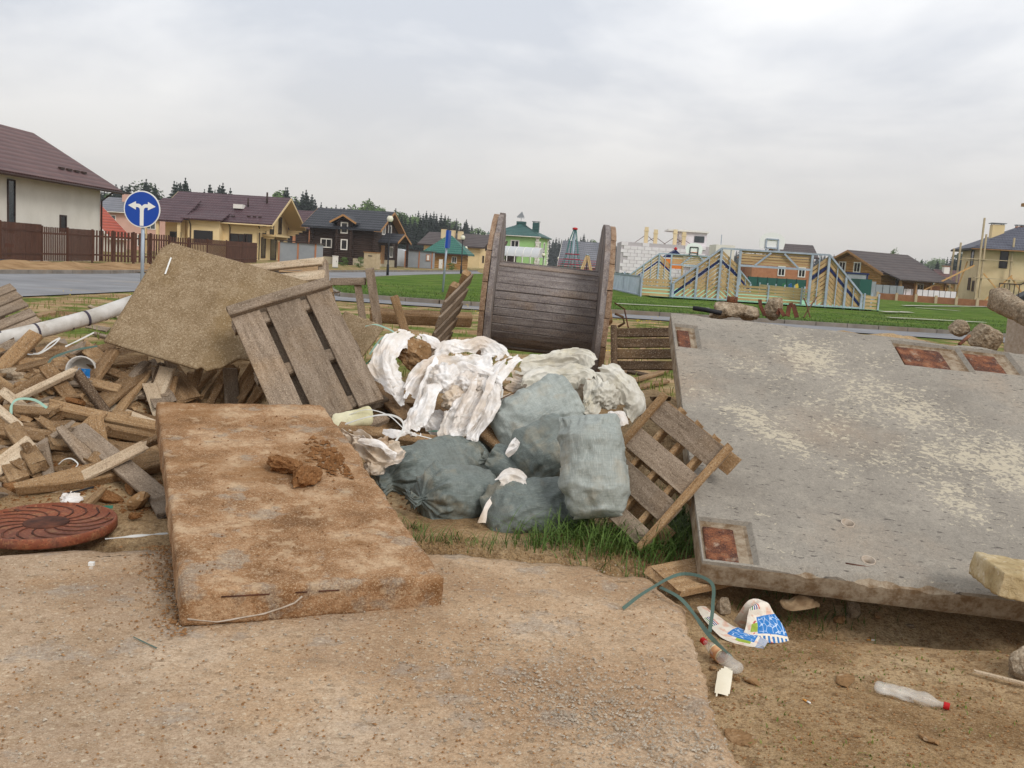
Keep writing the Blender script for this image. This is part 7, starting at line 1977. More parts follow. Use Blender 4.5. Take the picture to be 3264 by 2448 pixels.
# ------------------------------------------------------------------ bright green house
yg = 172.0
hgx = X(1560, yg)
LGn = X(1712, yg) - hgx
gh = house('green_house', 'bright green two-storey house with white quoins and dark green hipped roof', hgx, yg, RAD(-4), LGn, 10.5, 6.2, 8.3, 0.7, 0.7, 'plaster_green', 'roof_green', 'trim_white', hip=True, hipin=4.6)
gh.rotation_euler = (0, 0, RAD(-11)); gh.location = (hgx, yg + 2.5, 0)
gd = (LGn, 10.5)
window(gh, 'F', gd, LGn - 4.0, 4.4, 1.6, 1.7, 'trim_white', 'glass_dark', 1, 0.2, True)
window(gh, 'F', gd, LGn - 7.2, 4.4, 1.2, 1.7, 'trim_white', 'glass_dark', 1, 0.2, True)
for aa in (2.6, 7.2):
    window(gh, 'R', gd, aa, 4.3, 1.5, 1.9, 'trim_white', 'glass_dark', 0, 0.25, True); window(gh, 'R', gd, aa, 1.3, 1.3, 1.7, 'trim_white', 'glass_dark', 0, 0.25)
for (qx_, qy_) in ((LGn, 0), (LGn, 10.5), (LGn - 6.0, 0)):
    for k in range(14):
        m = MB(); m.box((qx_, qy_, 0.3 + k * 0.43), (0.7 if k % 2 else 0.45, 0.7 if not k % 2 else 0.45, 0.38)); m.build('quoin', 'trim_white', gh)
m = MB(); m.bb(LGn - 6.4, LGn - 2.6, -1.5, 0, 3.1, 3.25); m.build('door_canopy', 'roof_green', gh)
m = MB(); m.bb(LGn - 5.6, LGn - 3.6, -0.06, -0.01, 0.2, 2.6); m.build('door', 'trim_brown', gh)
m = MB(); m.bb(LGn / 2 - 0.7, LGn / 2 + 0.9, 4.6, 5.8, 8.2, 8.7); m.build('roof_vent', 'roof_green', gh)
m = MB(); m.tube([(LGn / 2, 5.2, 8.6), (LGn / 2, 5.2, 9.6)], 0.05, 6); m.bb(LGn / 2 - 0.7, LGn / 2 + 0.6, 5.17, 5.23, 9.3, 9.4); m.prism([V((LGn / 2 - 0.9, 5.2, 9.45)), V((LGn / 2 + 0.6, 5.2, 9.45)), V((LGn / 2 + 0.1, 5.2, 10.5))], (0, 0.05, 0)); m.build('weather_vane', 'sheet_grey', gh)
chimney(gh, LGn - 1.6, 6.5, 7.0, 8.7, 1.1, 'roof_green', 'roof_green')
# white arched car canopy before it
t = thing('arched_canopy', 'white arched polycarbonate canopy before the bright green house', 'canopy', (X(1590, 150), 150, 0), RAD(-12))
Lc = (X(1715, 150) - X(1590, 150)) / math.cos(RAD(12))
arc = [(2.6 * (1 - math.cos(math.pi * k / 10)), 2.3 + 1.5 * math.sin(math.pi * k / 10)) for k in range(11)]
m = MB(); m.add([V((0, y, z)) for y, z in arc] + [V((Lc, y, z)) for y, z in arc], [(k, k + 1, k + 12, k + 11) for k in range(10)]); m.build('arch_sheet', 'poly_white', t, True)
m = MB(); m.add([V((Lc, y, z)) for y, z in arc], [tuple(range(11))]); m.build('arch_end', 'poly_white', t)
for k in range(6):
    xx = Lc * k / 5; m = MB(); m.tube([(xx, y, z) for y, z in arc], 0.04, 5); m.tube([(xx, 0, 0), (xx, 0, 2.3)], 0.05, 6); m.tube([(xx, 5.2, 0), (xx, 5.2, 2.3)], 0.05, 6); m.build('rib', 'trim_white', t, True)

# ------------------------------------------------------------------ playground between the flanges
p = gp(1820, 868)
t = thing('rope_tower', 'tall grey mast with teal and red climbing ropes on the playground', 'climbing frame', (X(1822, 98), 98, 0))
m = MB(); m.tube([(0, 0, 0), (0.1, 0, 5.0)], 0.12, 8); m.build('mast', 'zinc', t, True)
m = MB(); m.lathe([(0.05, 4.95), (0.28, 5.05), (0.25, 5.2), (0.05, 5.25)], (0.1, 0, 0), 12); m.build('mast_head', 'red_cap', t, True)
m = MB()
for k in range(10):
    a0 = 2 * math.pi * k / 10
    m.tube([(0.1 + 0.15 * math.cos(a0), 0.15 * math.sin(a0), 5.0), (0.45 * math.cos(a0), 0.45 * math.sin(a0), 3.8), (0.7 * math.cos(a0), 0.7 * math.sin(a0), 2.4), (1.5 * math.cos(a0), 1.5 * math.sin(a0), 0.2)], 0.028, 4)
m.build('net_ropes', 'rope_teal', t)
m = MB()
for zz, rr in ((0.6, 1.35), (1.1, 1.15), (1.6, 0.95), (2.1, 0.8), (2.6, 0.68)):
    m.tube([(rr * math.cos(2 * math.pi * k / 20), rr * math.sin(2 * math.pi * k / 20), zz) for k in range(21)], 0.05, 4)
m.build('ring_ropes', 'rope_red', t)
hgr = house('grey_barn', 'grey barn with red lattice behind the climbing ropes', X(1785, 140), 140, RAD(-10), 6.0, 7.0, 1.6, 4.8, 0.3, 0.3, 'sheet_grey', 'roof_grey', 'trim_white')
m = MB()
for k in range(7):
    m.bb(-0.25, 6.25, -0.45 + 0.0, -0.40, 0.4 + 0.3 * k, 0.47 + 0.3 * k)
m.build('lattice', 'rope_red', hgr)
hos = house('timber_frame_house', 'unfinished house with bare chipboard roof behind the swing', X(1838, 150), 150, RAD(-8), 4.4, 7, 2.0, 4.6, 0.5, 0.5, 'brick_orange', 'osb', 'osb', gutter=False)
t = thing('swing_frame', 'wooden A-frame swing on the playground', 'swing', (X(1868, 70), 70, 0))
for xx, s_ in ((-0.35, 1), (0.85, 1)):
    pass
m = MB(); m.tube([(-0.75, 0.0, 0), (0.0, 0, 2.35)], 0.06, 6); m.build('leg', 'court_wood', t, True)
m = MB(); m.tube([(0.65, 0.0, 0), (0.0, 0, 2.35)], 0.06, 6); m.build('leg', 'court_wood', t, True)
m = MB(); m.tube([(-0.45, 2.6, 0), (0.3, 2.6, 2.35)], 0.06, 6); m.build('leg', 'court_wood', t, True)
m = MB(); m.tube([(0.95, 2.6, 0), (0.3, 2.6, 2.35)], 0.06, 6); m.build('leg', 'court_wood', t, True)
m = MB(); m.tube([(0, -0.1, 2.35), (0.3, 2.7, 2.35)], 0.06, 6); m.build('top_beam', 'zinc', t, True)
m = MB(); m.tube([(0.1, 1.0, 2.3), (0.1, 1.0, 0.6)], 0.02, 4); m.tube([(0.17, 1.5, 2.3), (0.17, 1.5, 0.6)], 0.02, 4); m.bb(-0.1, 0.35, 0.95, 1.55, 0.52, 0.6); m.build('seat', 'black_rubber', t)
m = MB(); m.bb(0.45, 0.75, 1.2, 1.25, 0.3, 1.1); m.build('side_panel', 'orange_paint', t)
def low_fence(name, label, u0, u1, y, h, mat, cat='fence', n_=8, rz=0):
    x0, x1 = X(u0, y), X(u1, y)
    t = thing(name, label, cat, (x0, y, 0), rz); w = x1 - x0
    for k in range(n_ + 1):
        m = MB(); m.bb(w * k / n_ - 0.04, w * k / n_ + 0.04, 0.01, 0.09, 0, h + 0.05); m.build('post', 'black_metal' if mat != 'block_white' else 'trim_brown', t)
    for k in range(n_):
        m = MB(); m.bb(w * k / n_ + 0.03, w * (k + 1) / n_ - 0.03, -0.03, 0.0, 0.08, h); m.build('panel', mat, t)
    return t
low_fence('teal_fence', 'low teal board fence before the white arched canopy', 1560, 1690, 95, 1.0, 'teal_paint')
low_fence('blue_fence', 'low blue fence round the climbing ropes', 1692, 1842, 84, 0.95, 'blue_paint')
low_fence('green_fence', 'dark green fence below the white block building', 1950, 2020, 92, 1.1, 'teal_dark', n_=4)

# ------------------------------------------------------------------ white block building under construction
yw = 118.0
xw0, xw1 = X(1975, yw), X(2262, yw)
bw_ = thing('block_building', 'unfinished white block building with bare columns and rooftop box', 'building', (xw0, yw, 0), RAD(-2))
Wd = xw1 - xw0; zt_ = Z(1985, 770, yw)
m = MB(); m.bb(0, Wd, 0.02, 8, 0, zt_); m.build('wall_core', 'block_joint', bw_)
rnd = random.Random(3)
bs = MB(); bs.bb(-0.29, 0.29, -0.06, 0.05, -0.145, 0.145); bsm = None
nbk = 0
nrow = int(zt_ / 0.42)
for j in range(nrow):
    for i in range(int(Wd / 0.84)):
        xx = i * 0.84 + (0.42 if j % 2 else 0.1)
        if xx > Wd - 0.3 or (j == nrow - 1 and rnd.random() < 0.35) or rnd.random() < 0.03 or nbk >= 295:
            continue
        if bsm is None:
            o = bs.build('block', 'block_white', bw_); bsm = o.data
        else:
            o = bpy.data.objects.new('block', bsm); COL.objects.link(o); o.parent = bw_
        o.location = (xx + 0.3, 0.0 + rnd.uniform(-0.015, 0.015), 0.25 + j * 0.42); o.scale = (1.38, 1, 1.36); nbk += 1
for (u, v0) in [(2054, 722), (2084, 730), (2146, 730), (2174, 738)]:
    xx = X(u, yw) - xw0; z1 = Z(u, v0, yw)
    m = MB(); m.bb(xx - 0.22, xx + 0.22, 1.0, 1.44, zt_ - 0.2, z1); m.bb(xx - 0.3, xx + 0.3, 0.95, 1.5, z1 - 0.5, z1 - 0.4); m.build('column', 'plaster_tan', bw_)
    for s_ in (-1, 1):
        m = MB(); m.bar((xx, 1.2, z1 - 0.9), (xx + s_ * 1.3, 1.2, zt_), 0.06, 0.06); m.build('prop', 'rust_dark', bw_)
xa_, xb_ = X(2160, yw) - xw0, X(2250, yw) - xw0
m = MB(); m.bb(xa_, xb_, 2.0, 6, zt_ - 0.1, Z(2200, 738, yw)); m.build('rooftop_box', 'block_white', bw_)
m = MB(); m.bb(xb_ - 1.5, xb_ - 0.3, 1.92, 1.99, zt_ + 0.5, Z(2240, 752, yw)); m.build('rooftop_window', 'glass', bw_)
m = MB(); m.bb(X(2125, yw) - xw0, xb_ + 0.2, 1.6, 6.2, Z(2200, 738, yw), Z(2200, 738, yw) + 0.2); m.build('rooftop_slab', 'trim_white', bw_)
ysd = 112; m = MB(); m.bb(0, X(2335, ysd) - X(2275, ysd), 0, 4, 0, Z(2300, 780, ysd)); o = m.build('site_hut', 'plaster_white'); o.location = (X(2275, ysd), ysd, 0); tag(o, 'plain grey flat-roofed block hut beside the white block building', 'hut')
m = MB(); m.bb(0.6, 0.68, 0.5, 0.58, Z(2300, 780, ysd), Z(2310, 748, ysd)); m.build('mast', 'zinc', o)

# ------------------------------------------------------------------ sports court
struct(strip('court_surface', [V((7.0, 51.6, 0)), V((7.2, 80.5, 0))], [V((19.3, 51.6, 0)), V((19.6, 80.5, 0))], 0.21, 'mint', 4))
def court_end(label, x0, y0, near):
    t = thing('court_goal', label, 'sports goal', (x0, y0, 0.2))
    HT, LO = 2.68, 0.72
    apex = [2.4, 8.1]
    ends = [(0.0, 2.4, 3.4), (7.2, 8.1, 10.0)]      # left foot / apex / right foot of each wing
    def post(x, z1, w=0.1, name='post'):
        m = MB(); m.bb(x - w / 2, x + w / 2, -w / 2, w / 2, -0.2, z1); m.build(name, 'zinc', t)
    sl = (HT - LO) / 2.4
    def top(x):
        if x <= 2.4: return HT - (2.4 - x) * sl
        if x <= 8.1: return HT
        return HT - (x - 8.1) * (HT - LO) / 1.9
    for x in (0.0, 1.2, 2.4, 3.4, 7.2, 8.1, 9.1, 10.0):
        post(x, top(x) + 0.02, 0.12 if x in (0, 2.4, 3.4, 7.2, 8.1, 10.0) else 0.11)
    for x in (0.6, 1.8, 2.9, 7.6, 8.6, 9.55):
        post(x, top(x), 0.05, 'stile')
    for a, b in ((0, 2.4), (2.4, 8.1), (8.1, 10.0)):
        m = MB(); m.bar((a, -0.01, top(a) + 0.05), (b, -0.01, top(b) + 0.05), 0.13, 0.09); m.build('top_rail', 'zinc', t)
    for a, b in ((0, 3.4), (7.2, 10)):
        m = MB(); m.bar((a, -0.01, 0.06), (b, -0.01, 0.06), 0.08, 0.06); m.build('bottom_rail', 'zinc', t)
    # chevron slats
    yb = 0.09
    for (xa, xm, xb) in ends:
        for side in (0, 1):
            xs_, xe_ = (xa, xm) if side == 0 else (xm, xb)
            kk = sl if side == 0 else -(HT - LO) / 1.9
            if xb - xm < 1.2 and side == 1: kk = -sl
            if xm - xa < 1.2 and side == 0: kk = sl
            for j in range(15):
                zc_ = HT - 0.09 - j * 0.235         # height of the slat at the apex
                def zl(x): return zc_ - abs(x - xm) * abs(kk)
                lo, hi = xs_ + 0.03, xe_ - 0.03
                # keep above ground
                if side == 0:
                    xg = xm - (zc_ - 0.08) / abs(kk); lo = max(lo, xg)
                else:
                    xg = xm + (zc_ - 0.08) / abs(kk); hi = min(hi, xg)
                if hi - lo < 0.12 or zc_ < 0.1:
                    continue
                mt = 'court_blue' if j == 2 else ('court_green' if (j == 3 and False) else 'court_wood')
                m = MB(); m.bar((lo, yb, zl(lo)), (hi, yb, zl(hi)), 0.03, 0.135, (0, 0, 1))
                o = m.build('slat', mt, t)
    # header over the goal mouth
    for k in range(5):
        m = MB(); m.bb(3.45, 7.15, yb - 0.015, yb + 0.015, 2.0 + k * 0.145, 2.0 + k * 0.145 + 0.11); m.build('slat', 'court_wood', t)
    m = MB(); m.bar((3.4, -0.02, 1.9), (7.2, -0.02, 1.9), 0.1, 0.11); m.build('lower_beam', 'zinc', t)
    m = MB(); m.bar((4.2, -0.05, 1.95), (5.0, -0.05, 2.65), 0.07, 0.09); m.build('brace', 'zinc', t)
    m = MB(); m.bar((6.5, -0.05, 1.95), (5.7, -0.05, 2.65), 0.07, 0.09); m.build('brace', 'zinc', t)
    # low board behind the mouth
    for k in range(5):
        m = MB(); m.bb(3.5, 7.1, 1.0, 1.03, 0.05 + k * 0.17, 0.05 + k * 0.17 + 0.12); m.build('slat', 'court_wood', t)
    for x in (3.5, 5.3, 7.1):
        m = MB(); m.bb(x - 0.04, x + 0.04, 0.92, 1.0, -0.2, 0.95); m.build('stile', 'zinc', t)
    # backboard: a panel with rounded top
    bx0, bz = 5.1, 2.76
    prof = [(-0.62, 0.0), (-0.30, -0.02), (0.30, -0.02), (0.62, 0.0), (0.68, 0.3)] + [(0.68 * math.cos(a_), 0.42 + 0.44 * math.sin(a_)) for a_ in [k * math.pi / 12 for k in range(13)]] + [(-0.68, 0.3)]
    yy = 0.35 if near else -0.35
    bd = MB(); bd.prism([V((bx0 + x, yy, bz + 0.12 + z)) for x, z in prof], (0, 0.03, 0)); fix_normals(bd.build('backboard', 'white_paint', t))
    m = MB()
    for s_ in (-1, 1):
        m.bar((bx0 + s_ * 0.32, yy - 0.03, bz + 0.1), (bx0 + s_ * 0.32, yy - 0.03, bz + 0.62), 0.07, 0.07)
        m.bar((bx0 + s_ * 0.32, yy - 0.03, bz + 0.05), (bx0 + s_ * 0.32, 0, bz + 0.05), 0.07, 0.07)
    m.bar((bx0 - 0.32, yy - 0.03, bz + 0.62), (bx0 + 0.32, yy - 0.03, bz + 0.62), 0.07, 0.07); m.bar((bx0 - 0.32, yy - 0.03, bz + 0.16), (bx0 + 0.32, yy - 0.03, bz + 0.16), 0.07, 0.07)
    m.build('backboard_frame', 'zinc' if near else 'black_metal', t)
    m = MB(); cy_ = yy + (0.25 if near else -0.25)
    m.tube([(bx0 + 0.22 * math.cos(2 * math.pi * k / 16), cy_ + 0.22 * math.sin(2 * math.pi * k / 16), bz + 0.2) for k in range(17)], 0.02, 6); m.build('hoop', 'orange_paint', t, True)
    return t
court_end('near wooden chevron goal end of the sports court with a backboard seen from behind', 8.2, 52.0, True)
court_end('far wooden chevron goal end of the sports court with an orange hoop', 8.9, 80.0, False)
# low side fences of the court
def rail_fence(label, pts, h, nslat, mat, sp=1.2):
    t = thing('court_fence', label, 'fence', (pts[0][0], pts[0][1], 0.2)); o_ = t.location
    for a, b in zip(pts, pts[1:]):
        a, b = V((a[0], a[1], 0)), V((b[0], b[1], 0)); n_ = max(1, int((b - a).length / sp))
        for k in range(n_ + 1):
            p_ = a.lerp(b, k / n_); m = MB(); m.box((p_.x, p_.y, 0.15 + (h + 0.1) / 2), (0.08, 0.08, h + 0.2)); m.build('post', 'zinc', t, off=o_)
        for j in range(nslat):
            z_ = 0.28 + j * (h / nslat); m = MB(); m.bar((a.x, a.y + 0.06, z_), (b.x, b.y + 0.06, z_), 0.03, h / nslat * 0.72); m.build('slat', mat, t, off=o_)
    return t
rail_fence('low wooden rail fence joining the near court goal on its lattice side', [(6.55, 52.2), (8.1, 52.1)], 0.95, 5, 'court_wood', 0.8)
rail_fence('low wooden rail fence at the sloping end of the near court goal', [(18.4, 52.1), (19.2, 52.2)], 0.75, 4, 'court_wood', 0.7)
rail_fence('long low wooden side fence of the court towards the log house', [(19.1, 53.0), (19.4, 79.0)], 0.8, 4, 'court_wood', 2.5)
lf = thing('lattice_fence', 'grey metal railing fence beside the sports court', 'fence', (6.0, 64.0, 0.1))
a, b = V((6.0, 64, 0)), V((6.5, 52.4, 0))
for k in range(46):
    p_ = a.lerp(b, k / 45); m = MB(); m.box((p_.x - 6.0, p_.y - 64, 0.6), (0.035, 0.05, 1.0)); m.build('bar', 'zinc', lf)
for z_ in (0.1, 1.1):
    m = MB(); m.bar((0, 0, z_), (b.x - 6.0, b.y - 64, z_), 0.06, 0.06); m.build('rail', 'zinc', lf)
for q in (0, 0.5, 1):
    p_ = a.lerp(b, q); m = MB(); m.box((p_.x - 6.0, p_.y - 64, 0.6), (0.09, 0.09, 1.35)); m.build('post', 'zinc', lf)
# things inside the court view: play panels and orange house behind
t = thing('play_hut', 'orange panelled play hut on posts behind the court', 'play hut', (X(2140, 95), 95, 0.1))
m = MB(); m.bb(-1.0, 1.1, 0, 0.1, 1.7, 2.6); m.build('panel', 'orange_paint', t)
for xx in (-0.95, 1.05):
    m = MB(); m.bb(xx - 0.08, xx + 0.08, -0.05, 0.15, 0, 2.7); m.build('post', 'court_wood', t)
m = MB(); m.prism([V((-0.8, 0, 2.75)), V((1.2, 0, 2.75)), V((0.3, 0, 3.5))], (0, 1.8, 0)); fix_normals(m.build('roof', 'court_blue', t)); m = MB(); m.lathe([(0.05, 3.45), (0.2, 3.6), (0.05, 3.78)], (0.3, 0.4, 0), 10); m.build('roof_knob', 'red_cap', t, True)
yo = 108.0
hor = house('orange_house', 'orange brick house under construction behind the goal mouth', X(2395, yo), yo, RAD(-3), X(2575, yo) - X(2395, yo), 8, 3.6, 3.9, 0.3, 0.3, 'brick_orange', 'roof_dkbrown', 'trim_wood', gutter=False)
for aa in (3.2, 5.4):
    window(hor, 'F', (X(2575, yo) - X(2395, yo), 8), aa, 2.3, 0.8, 1.1, 'trim_white', 'glass_dark', 1, 0.1)
low_fence('green_fence', 'dark green construction fence seen through the goal mouth', 2385, 2570, 100, 1.5, 'teal_dark', n_=6)
for k, (u, v, mt, lb) in enumerate([(2490, 915, 'court_green', 'green spring rider toy on the playground'), (2510, 912, 'blue_paint', 'blue spring rider toy on the playground'), (2530, 912, 'yellow_paint', 'yellow spring rider toy on the playground')]):
    t = thing('spring_rider', lb, 'spring rider', (X(u, 88), 88, 0)); m = MB(); m.bb(-0.35, 0.35, -0.1, 0.1, 0.45, 0.75); m.prism([V((0.15, -0.08, 0.7)), V((0.5, -0.08, 0.8)), V((0.4, -0.08, 1.15)), V((0.15, -0.08, 1.0))], (0, 0.16, 0)); fix_normals(m.build('body', mt, t)); m = MB(); m.tube([(0, 0, 0), (0, 0, 0.45)], 0.1, 8); m.build('spring', 'black_metal', t, True)
hbr = house('brown_roof_house', 'house with dark brown gambrel roof rising behind the goal', X(2478, 135), 135, RAD(-6), X(2585, 135) - X(2478, 135), 9, 4.6, 6.2, 0.5, 0.5, 'brick_orange', 'roof_dkbrown', 'trim_brown')

# ------------------------------------------------------------------ log house, red roof, small houses on the right
yl = 106.0
lx0 = X(2742, yl)
hl = house('log_house', 'golden log house with dark brown roof and white windows', lx0, yl, RAD(0), 8.5, 8.0, 2.95, 4.85, 0.8, 0.9, 'log_orange', 'roof_dkbrown', 'trim_wood', th=0.18, gutter=False)
hl.rotation_euler = (0, 0, RAD(32)); hl.location = (X(2785, yl), yl - 2, 0)
for aa in (3.2, 5.2):
    window(hl, 'L', (8.5, 8), aa, 3.2, 0.95, 1.15, 'trim_white', 'glass_dark', 1, 0.12)
window(hl, 'F', (8.5, 8), 2.6, 1.6, 0.8, 1.8, 'trim_wood', 'glass_dark', 0, 0.1); window(hl, 'F', (8.5, 8), 6.6, 1.4, 1.2, 1.0, 'trim_white', 'glass_dark', 1, 0.12)
for k in range(4):
    m = MB(); m.bb(0.4 + k * 2.5, 0.62 + k * 2.5, -2.2, -1.98, 0, 2.3); m.build('porch_post', 'trim_wood', hl)
m = MB(); m.prism([V((-0.6, -2.8, 2.05)), V((-0.6, -0.4, 2.85)), V((-0.6, -0.4, 3.0)), V((-0.6, -2.8, 2.2))], (9.7, 0, 0)); fix_normals(m.build('porch_roof', 'roof_dkbrown', hl))
m = MB(); m.bb(0.02, 8.48, -2.3, -0.02, 0, 0.5); m.build('porch_deck', 'trim_wood', hl)
hr = house('red_roof_house', 'house with dull red metal roof and orange chimney beyond the court', X(2662, 128), 128, RAD(-4), 4.4, 8, 2.4, 4.4, 0.5, 0.5, 'plaster_white', 'roof_red', 'trim_white')
chimney(hr, 1.4, 2.5, 3.4, 4.9, 0.9, 'brick_orange')
hs = house('small_gable_house', 'small ochre gabled house with grey roof beside the log house', X(2968, 125), 125, RAD(80), 7, 5.0, 2.0, 3.6, 0.5, 0.5, 'log_orange', 'roof_grey', 'trim_wood')
hs.location = (X(3020, 125), 125, 0)
window(hs, 'L', (7, 5.0), 2.0, 2.1, 0.7, 0.8); window(hs, 'L', (7, 5.0), 3.6, 1.0, 1.0, 0.9, 'trim_wood', 'glass_dark')
hs2 = house('low_cottage', 'low ochre cottage with slate roof next to the tan house', X(3020, 132), 132, RAD(75), 7, 4.0, 1.6, 2.9, 0.4, 0.4, 'log_cream', 'roof_slate', 'trim_wood')
hs2.location = (X(3062, 132), 132, 0)
hs3 = house('far_brown_house', 'distant brown roofed house with a white chimney behind the ochre houses', X(3010, 160), 160, RAD(0), 6, 8, 2.6, 4.4, 0.5, 0.5, 'plaster_white', 'roof_brown', 'trim_brown')
chimney(hs3, 1.2, 3, 3.6, 5.0, 0.9, 'trim_white', 'brick_orange')
t = thing('teal_container', 'teal green storage container beside the log house', 'container', (X(2742, 84), 84, 0)); m = MB(); m.bb(0, 1.0, 0, 2.4, 0, 1.9); m.build('body', 'teal_dark', t); m = MB(); m.bb(1.02, 1.4, 0.1, 2.3, 0, 1.75); m.build('end_panel', 'sheet_grey', t)
t = thing('site_cabin', 'white and blue trimmed site cabin before the log house', 'cabin', (X(2700, 92), 92, 0)); m = MB(); m.bb(0, 1.9, 0, 2.2, 0, 2.35); m.build('body', 'sheet_grey', t); m = MB(); m.bb(-0.08, 1.98, -0.08, 2.28, 2.35, 2.5); m.build('roof', 'court_blue', t); m = MB(); m.bb(1.75, 1.9, -0.04, -0.002, 0, 2.35); m.build('corner_trim', 'court_blue', t)
low_fence('white_fence', 'pale panel fence with dark posts between log house and tan house', 2800, 3050, 104, 1.25, 'block_white', n_=14)
low_fence('sheet_fence', 'grey sheet hoarding under the log house', 2770, 2882, 99, 1.5, 'sheet_grey', n_=5)
for k, (u, mt) in enumerate([(2925, 'roof_red'), (2968, 'brick_orange')]):
    t = thing('brick_stack', ['pink wrapped pallet of bricks behind the pale panel fence', 'orange pallet of bricks behind the pale panel fence'][k], 'bricks', (X(u, 112), 112, 0)); m = MB(); m.bb(-0.8, 0.8, -0.5, 0.5, 0.12, 1.75); m.build('stack', mt, t); m = MB(); m.bb(-0.85, 0.85, -0.55, 0.55, 0, 0.12); m.build('pallet_base', 'trim_wood', t)
# board edging with pegs
t = thing('board_edging', 'low brown board edging with pale pegs round the building plot', 'edging', (X(2800, 93), 93, 0)); 
a, b = V((X(2800, 93), 93, 0)), V((X(3330, 84), 84, 0)); o_ = t.location
for k in range(8):
    p0, p1 = a.lerp(b, k / 8), a.lerp(b, (k + 1) / 8); m = MB(); m.bar((p0.x + 0.03, p0.y, 0.42), (p1.x - 0.03, p1.y, 0.42), 0.05, 0.62); m.build('board', 'brick_orange', t, off=o_)
for k in range(9):
    p0 = a.lerp(b, k / 8); m = MB(); m.bb(p0.x - 0.12, p0.x + 0.12, p0.y - 0.16, p0.y - 0.04, 0.1, 0.85); m.build('peg', 'pole_wood', t, off=o_)

# ------------------------------------------------------------------ tan house with scaffolding on the right
yt = 108.0
tx = X(3108, yt)
ht = house('tan_house', 'unfinished tan two-storey house with slate roof and scaffolding', tx, yt, RAD(-12), 13.0, 8.0, 6.6, 8.9, 1.1, 1.1, 'plaster_tan', 'roof_slate', 'trim_wood', hip=True, hipin=5.0)
for (u, z_, w, h) in [(3181, 5.15, 0.85, 2.1)]:
    window(ht, 'F', (13, 9), X(u, yt) - tx, z_, w, h, 'trim_brown', 'glass_dark', 0, 0.06)
m = MB(); m.bb(X(3258, yt) - tx - 0.2, X(3258, yt) - tx + 1.2, -0.06, -0.01, 2.6, 5.8); m.build('stair_window', 'glass', ht)
for (aa, z_, w, h) in [(2.9, 5.2, 1.3, 2.0), (2.9, 2.2, 1.1, 1.4), (1.0, 2.0, 0.9, 1.2)]:
    window(ht, 'L', (13, 8.0), aa, z_, w, h, 'trim_brown', 'glass_dark', 0, 0.08)
chimney(ht, 2.2, 3.0, 6.9, 8.9, 1.25, 'plaster_cream', 'sheet_grey'); chimney(ht, 4.7, 4.0, 7.6, 8.9, 0.7, 'brick_orange', 'sheet_grey')
sc = thing('scaffolding', 'timber scaffolding with braces against the tan house corner', 'scaffolding', (tx, yt - 1.5, 0))
for (x, y, z1) in [(-0.6, 0.0, 9.3), (-0.1, 0.2, 7.6), (3.0, 0.3, 7.4), (-2.2, 1.4, 6.6), (5.4, 0.5, 6.9), (-1.9, 3.6, 6.0)]:
    m = MB(); m.bb(x - 0.08, x + 0.08, y - 0.08, y + 0.08, 0, z1); m.build('pole', 'pole_wood', sc)
for (x0, x1, z_) in [(-2.6, 3.2, 4.9), (-1.0, 5.6, 2.9), (-2.6, 0.2, 4.75)]:
    m = MB(); m.bar((x0, -0.05 if z_ != 4.75 else 0.6, z_), (x1, 0.25, z_), 0.3, 0.07); m.build('ledger', 'pole_wood', sc)
for (p0, p1) in [((0.0, 0.0, 3.4), (3.4, 0.2, 0.2)), ((3.2, 0.2, 3.4), (0.2, 0.0, 0.2)), ((-9.0, -2.5, 0.2), (-1.0, 0.2, 4.2)), ((3.1, 0.2, 3.2), (5.6, 0.4, 0.4)), ((-1.6, 0.6, 4.6), (-2.4, 1.2, 0.4))]:
    m = MB(); m.bar(p0, p1, 0.07, 0.14); m.build('brace', 'pole_orange', sc)
st = thing('black_staircase', 'black metal staircase with railing at the tan house', 'staircase', (X(3190, 88), 88, 0))
m = MB(); m.prism([V((0.6, 0, 0.0)), V((4.2, 0, 0.0)), V((4.2, 0, 2.6)), V((1.8, 0, 1.2))], (0, 1.4, 0)); fix_normals(m.build('flight', 'black_metal', st))
m = MB(); m.bb(-0.2, 1.8, 0, 1.4, 1.05, 1.2); m.build('landing', 'black_metal', st)
for k in range(5):
    m = MB(); m.bb(-0.2 + k * 0.45, -0.14 + k * 0.45, 0, 0.06, 1.2, 2.3); m.build('baluster', 'trim_brown', st)
for (p0, p1) in [((-0.2, 0.03, 2.3), (1.7, 0.03, 2.3)), ((1.7, 0.03, 2.3), (4.2, 0.03, 3.7)), ((-0.2, 0.03, 1.25), (1.7, 0.03, 1.25))]:
    m = MB(); m.bar(p0, p1, 0.07, 0.09); m.build('handrail', 'trim_brown', st)
m = MB(); m.tube([(0, 0, 0), (0.3, 0, 0.0), (0.3, 0, 0)], 0.1, 6) if False else None
p = at(3268, 652, 60)
t = thing('house_eave', 'brown roof eave tip of a nearer house just entering the view', 'eave', (p.x, p.y, 0)); m = MB(); m.bb(0, 9, -0.5, 0.5, p.z - 0.1, p.z + 0.1); m.build('eave_board', 'trim_wood', t); m = MB(); m.bb(4.5, 9, -0.3, 2, 0, p.z - 0.1); m.build('wall', 'plaster_tan', t)

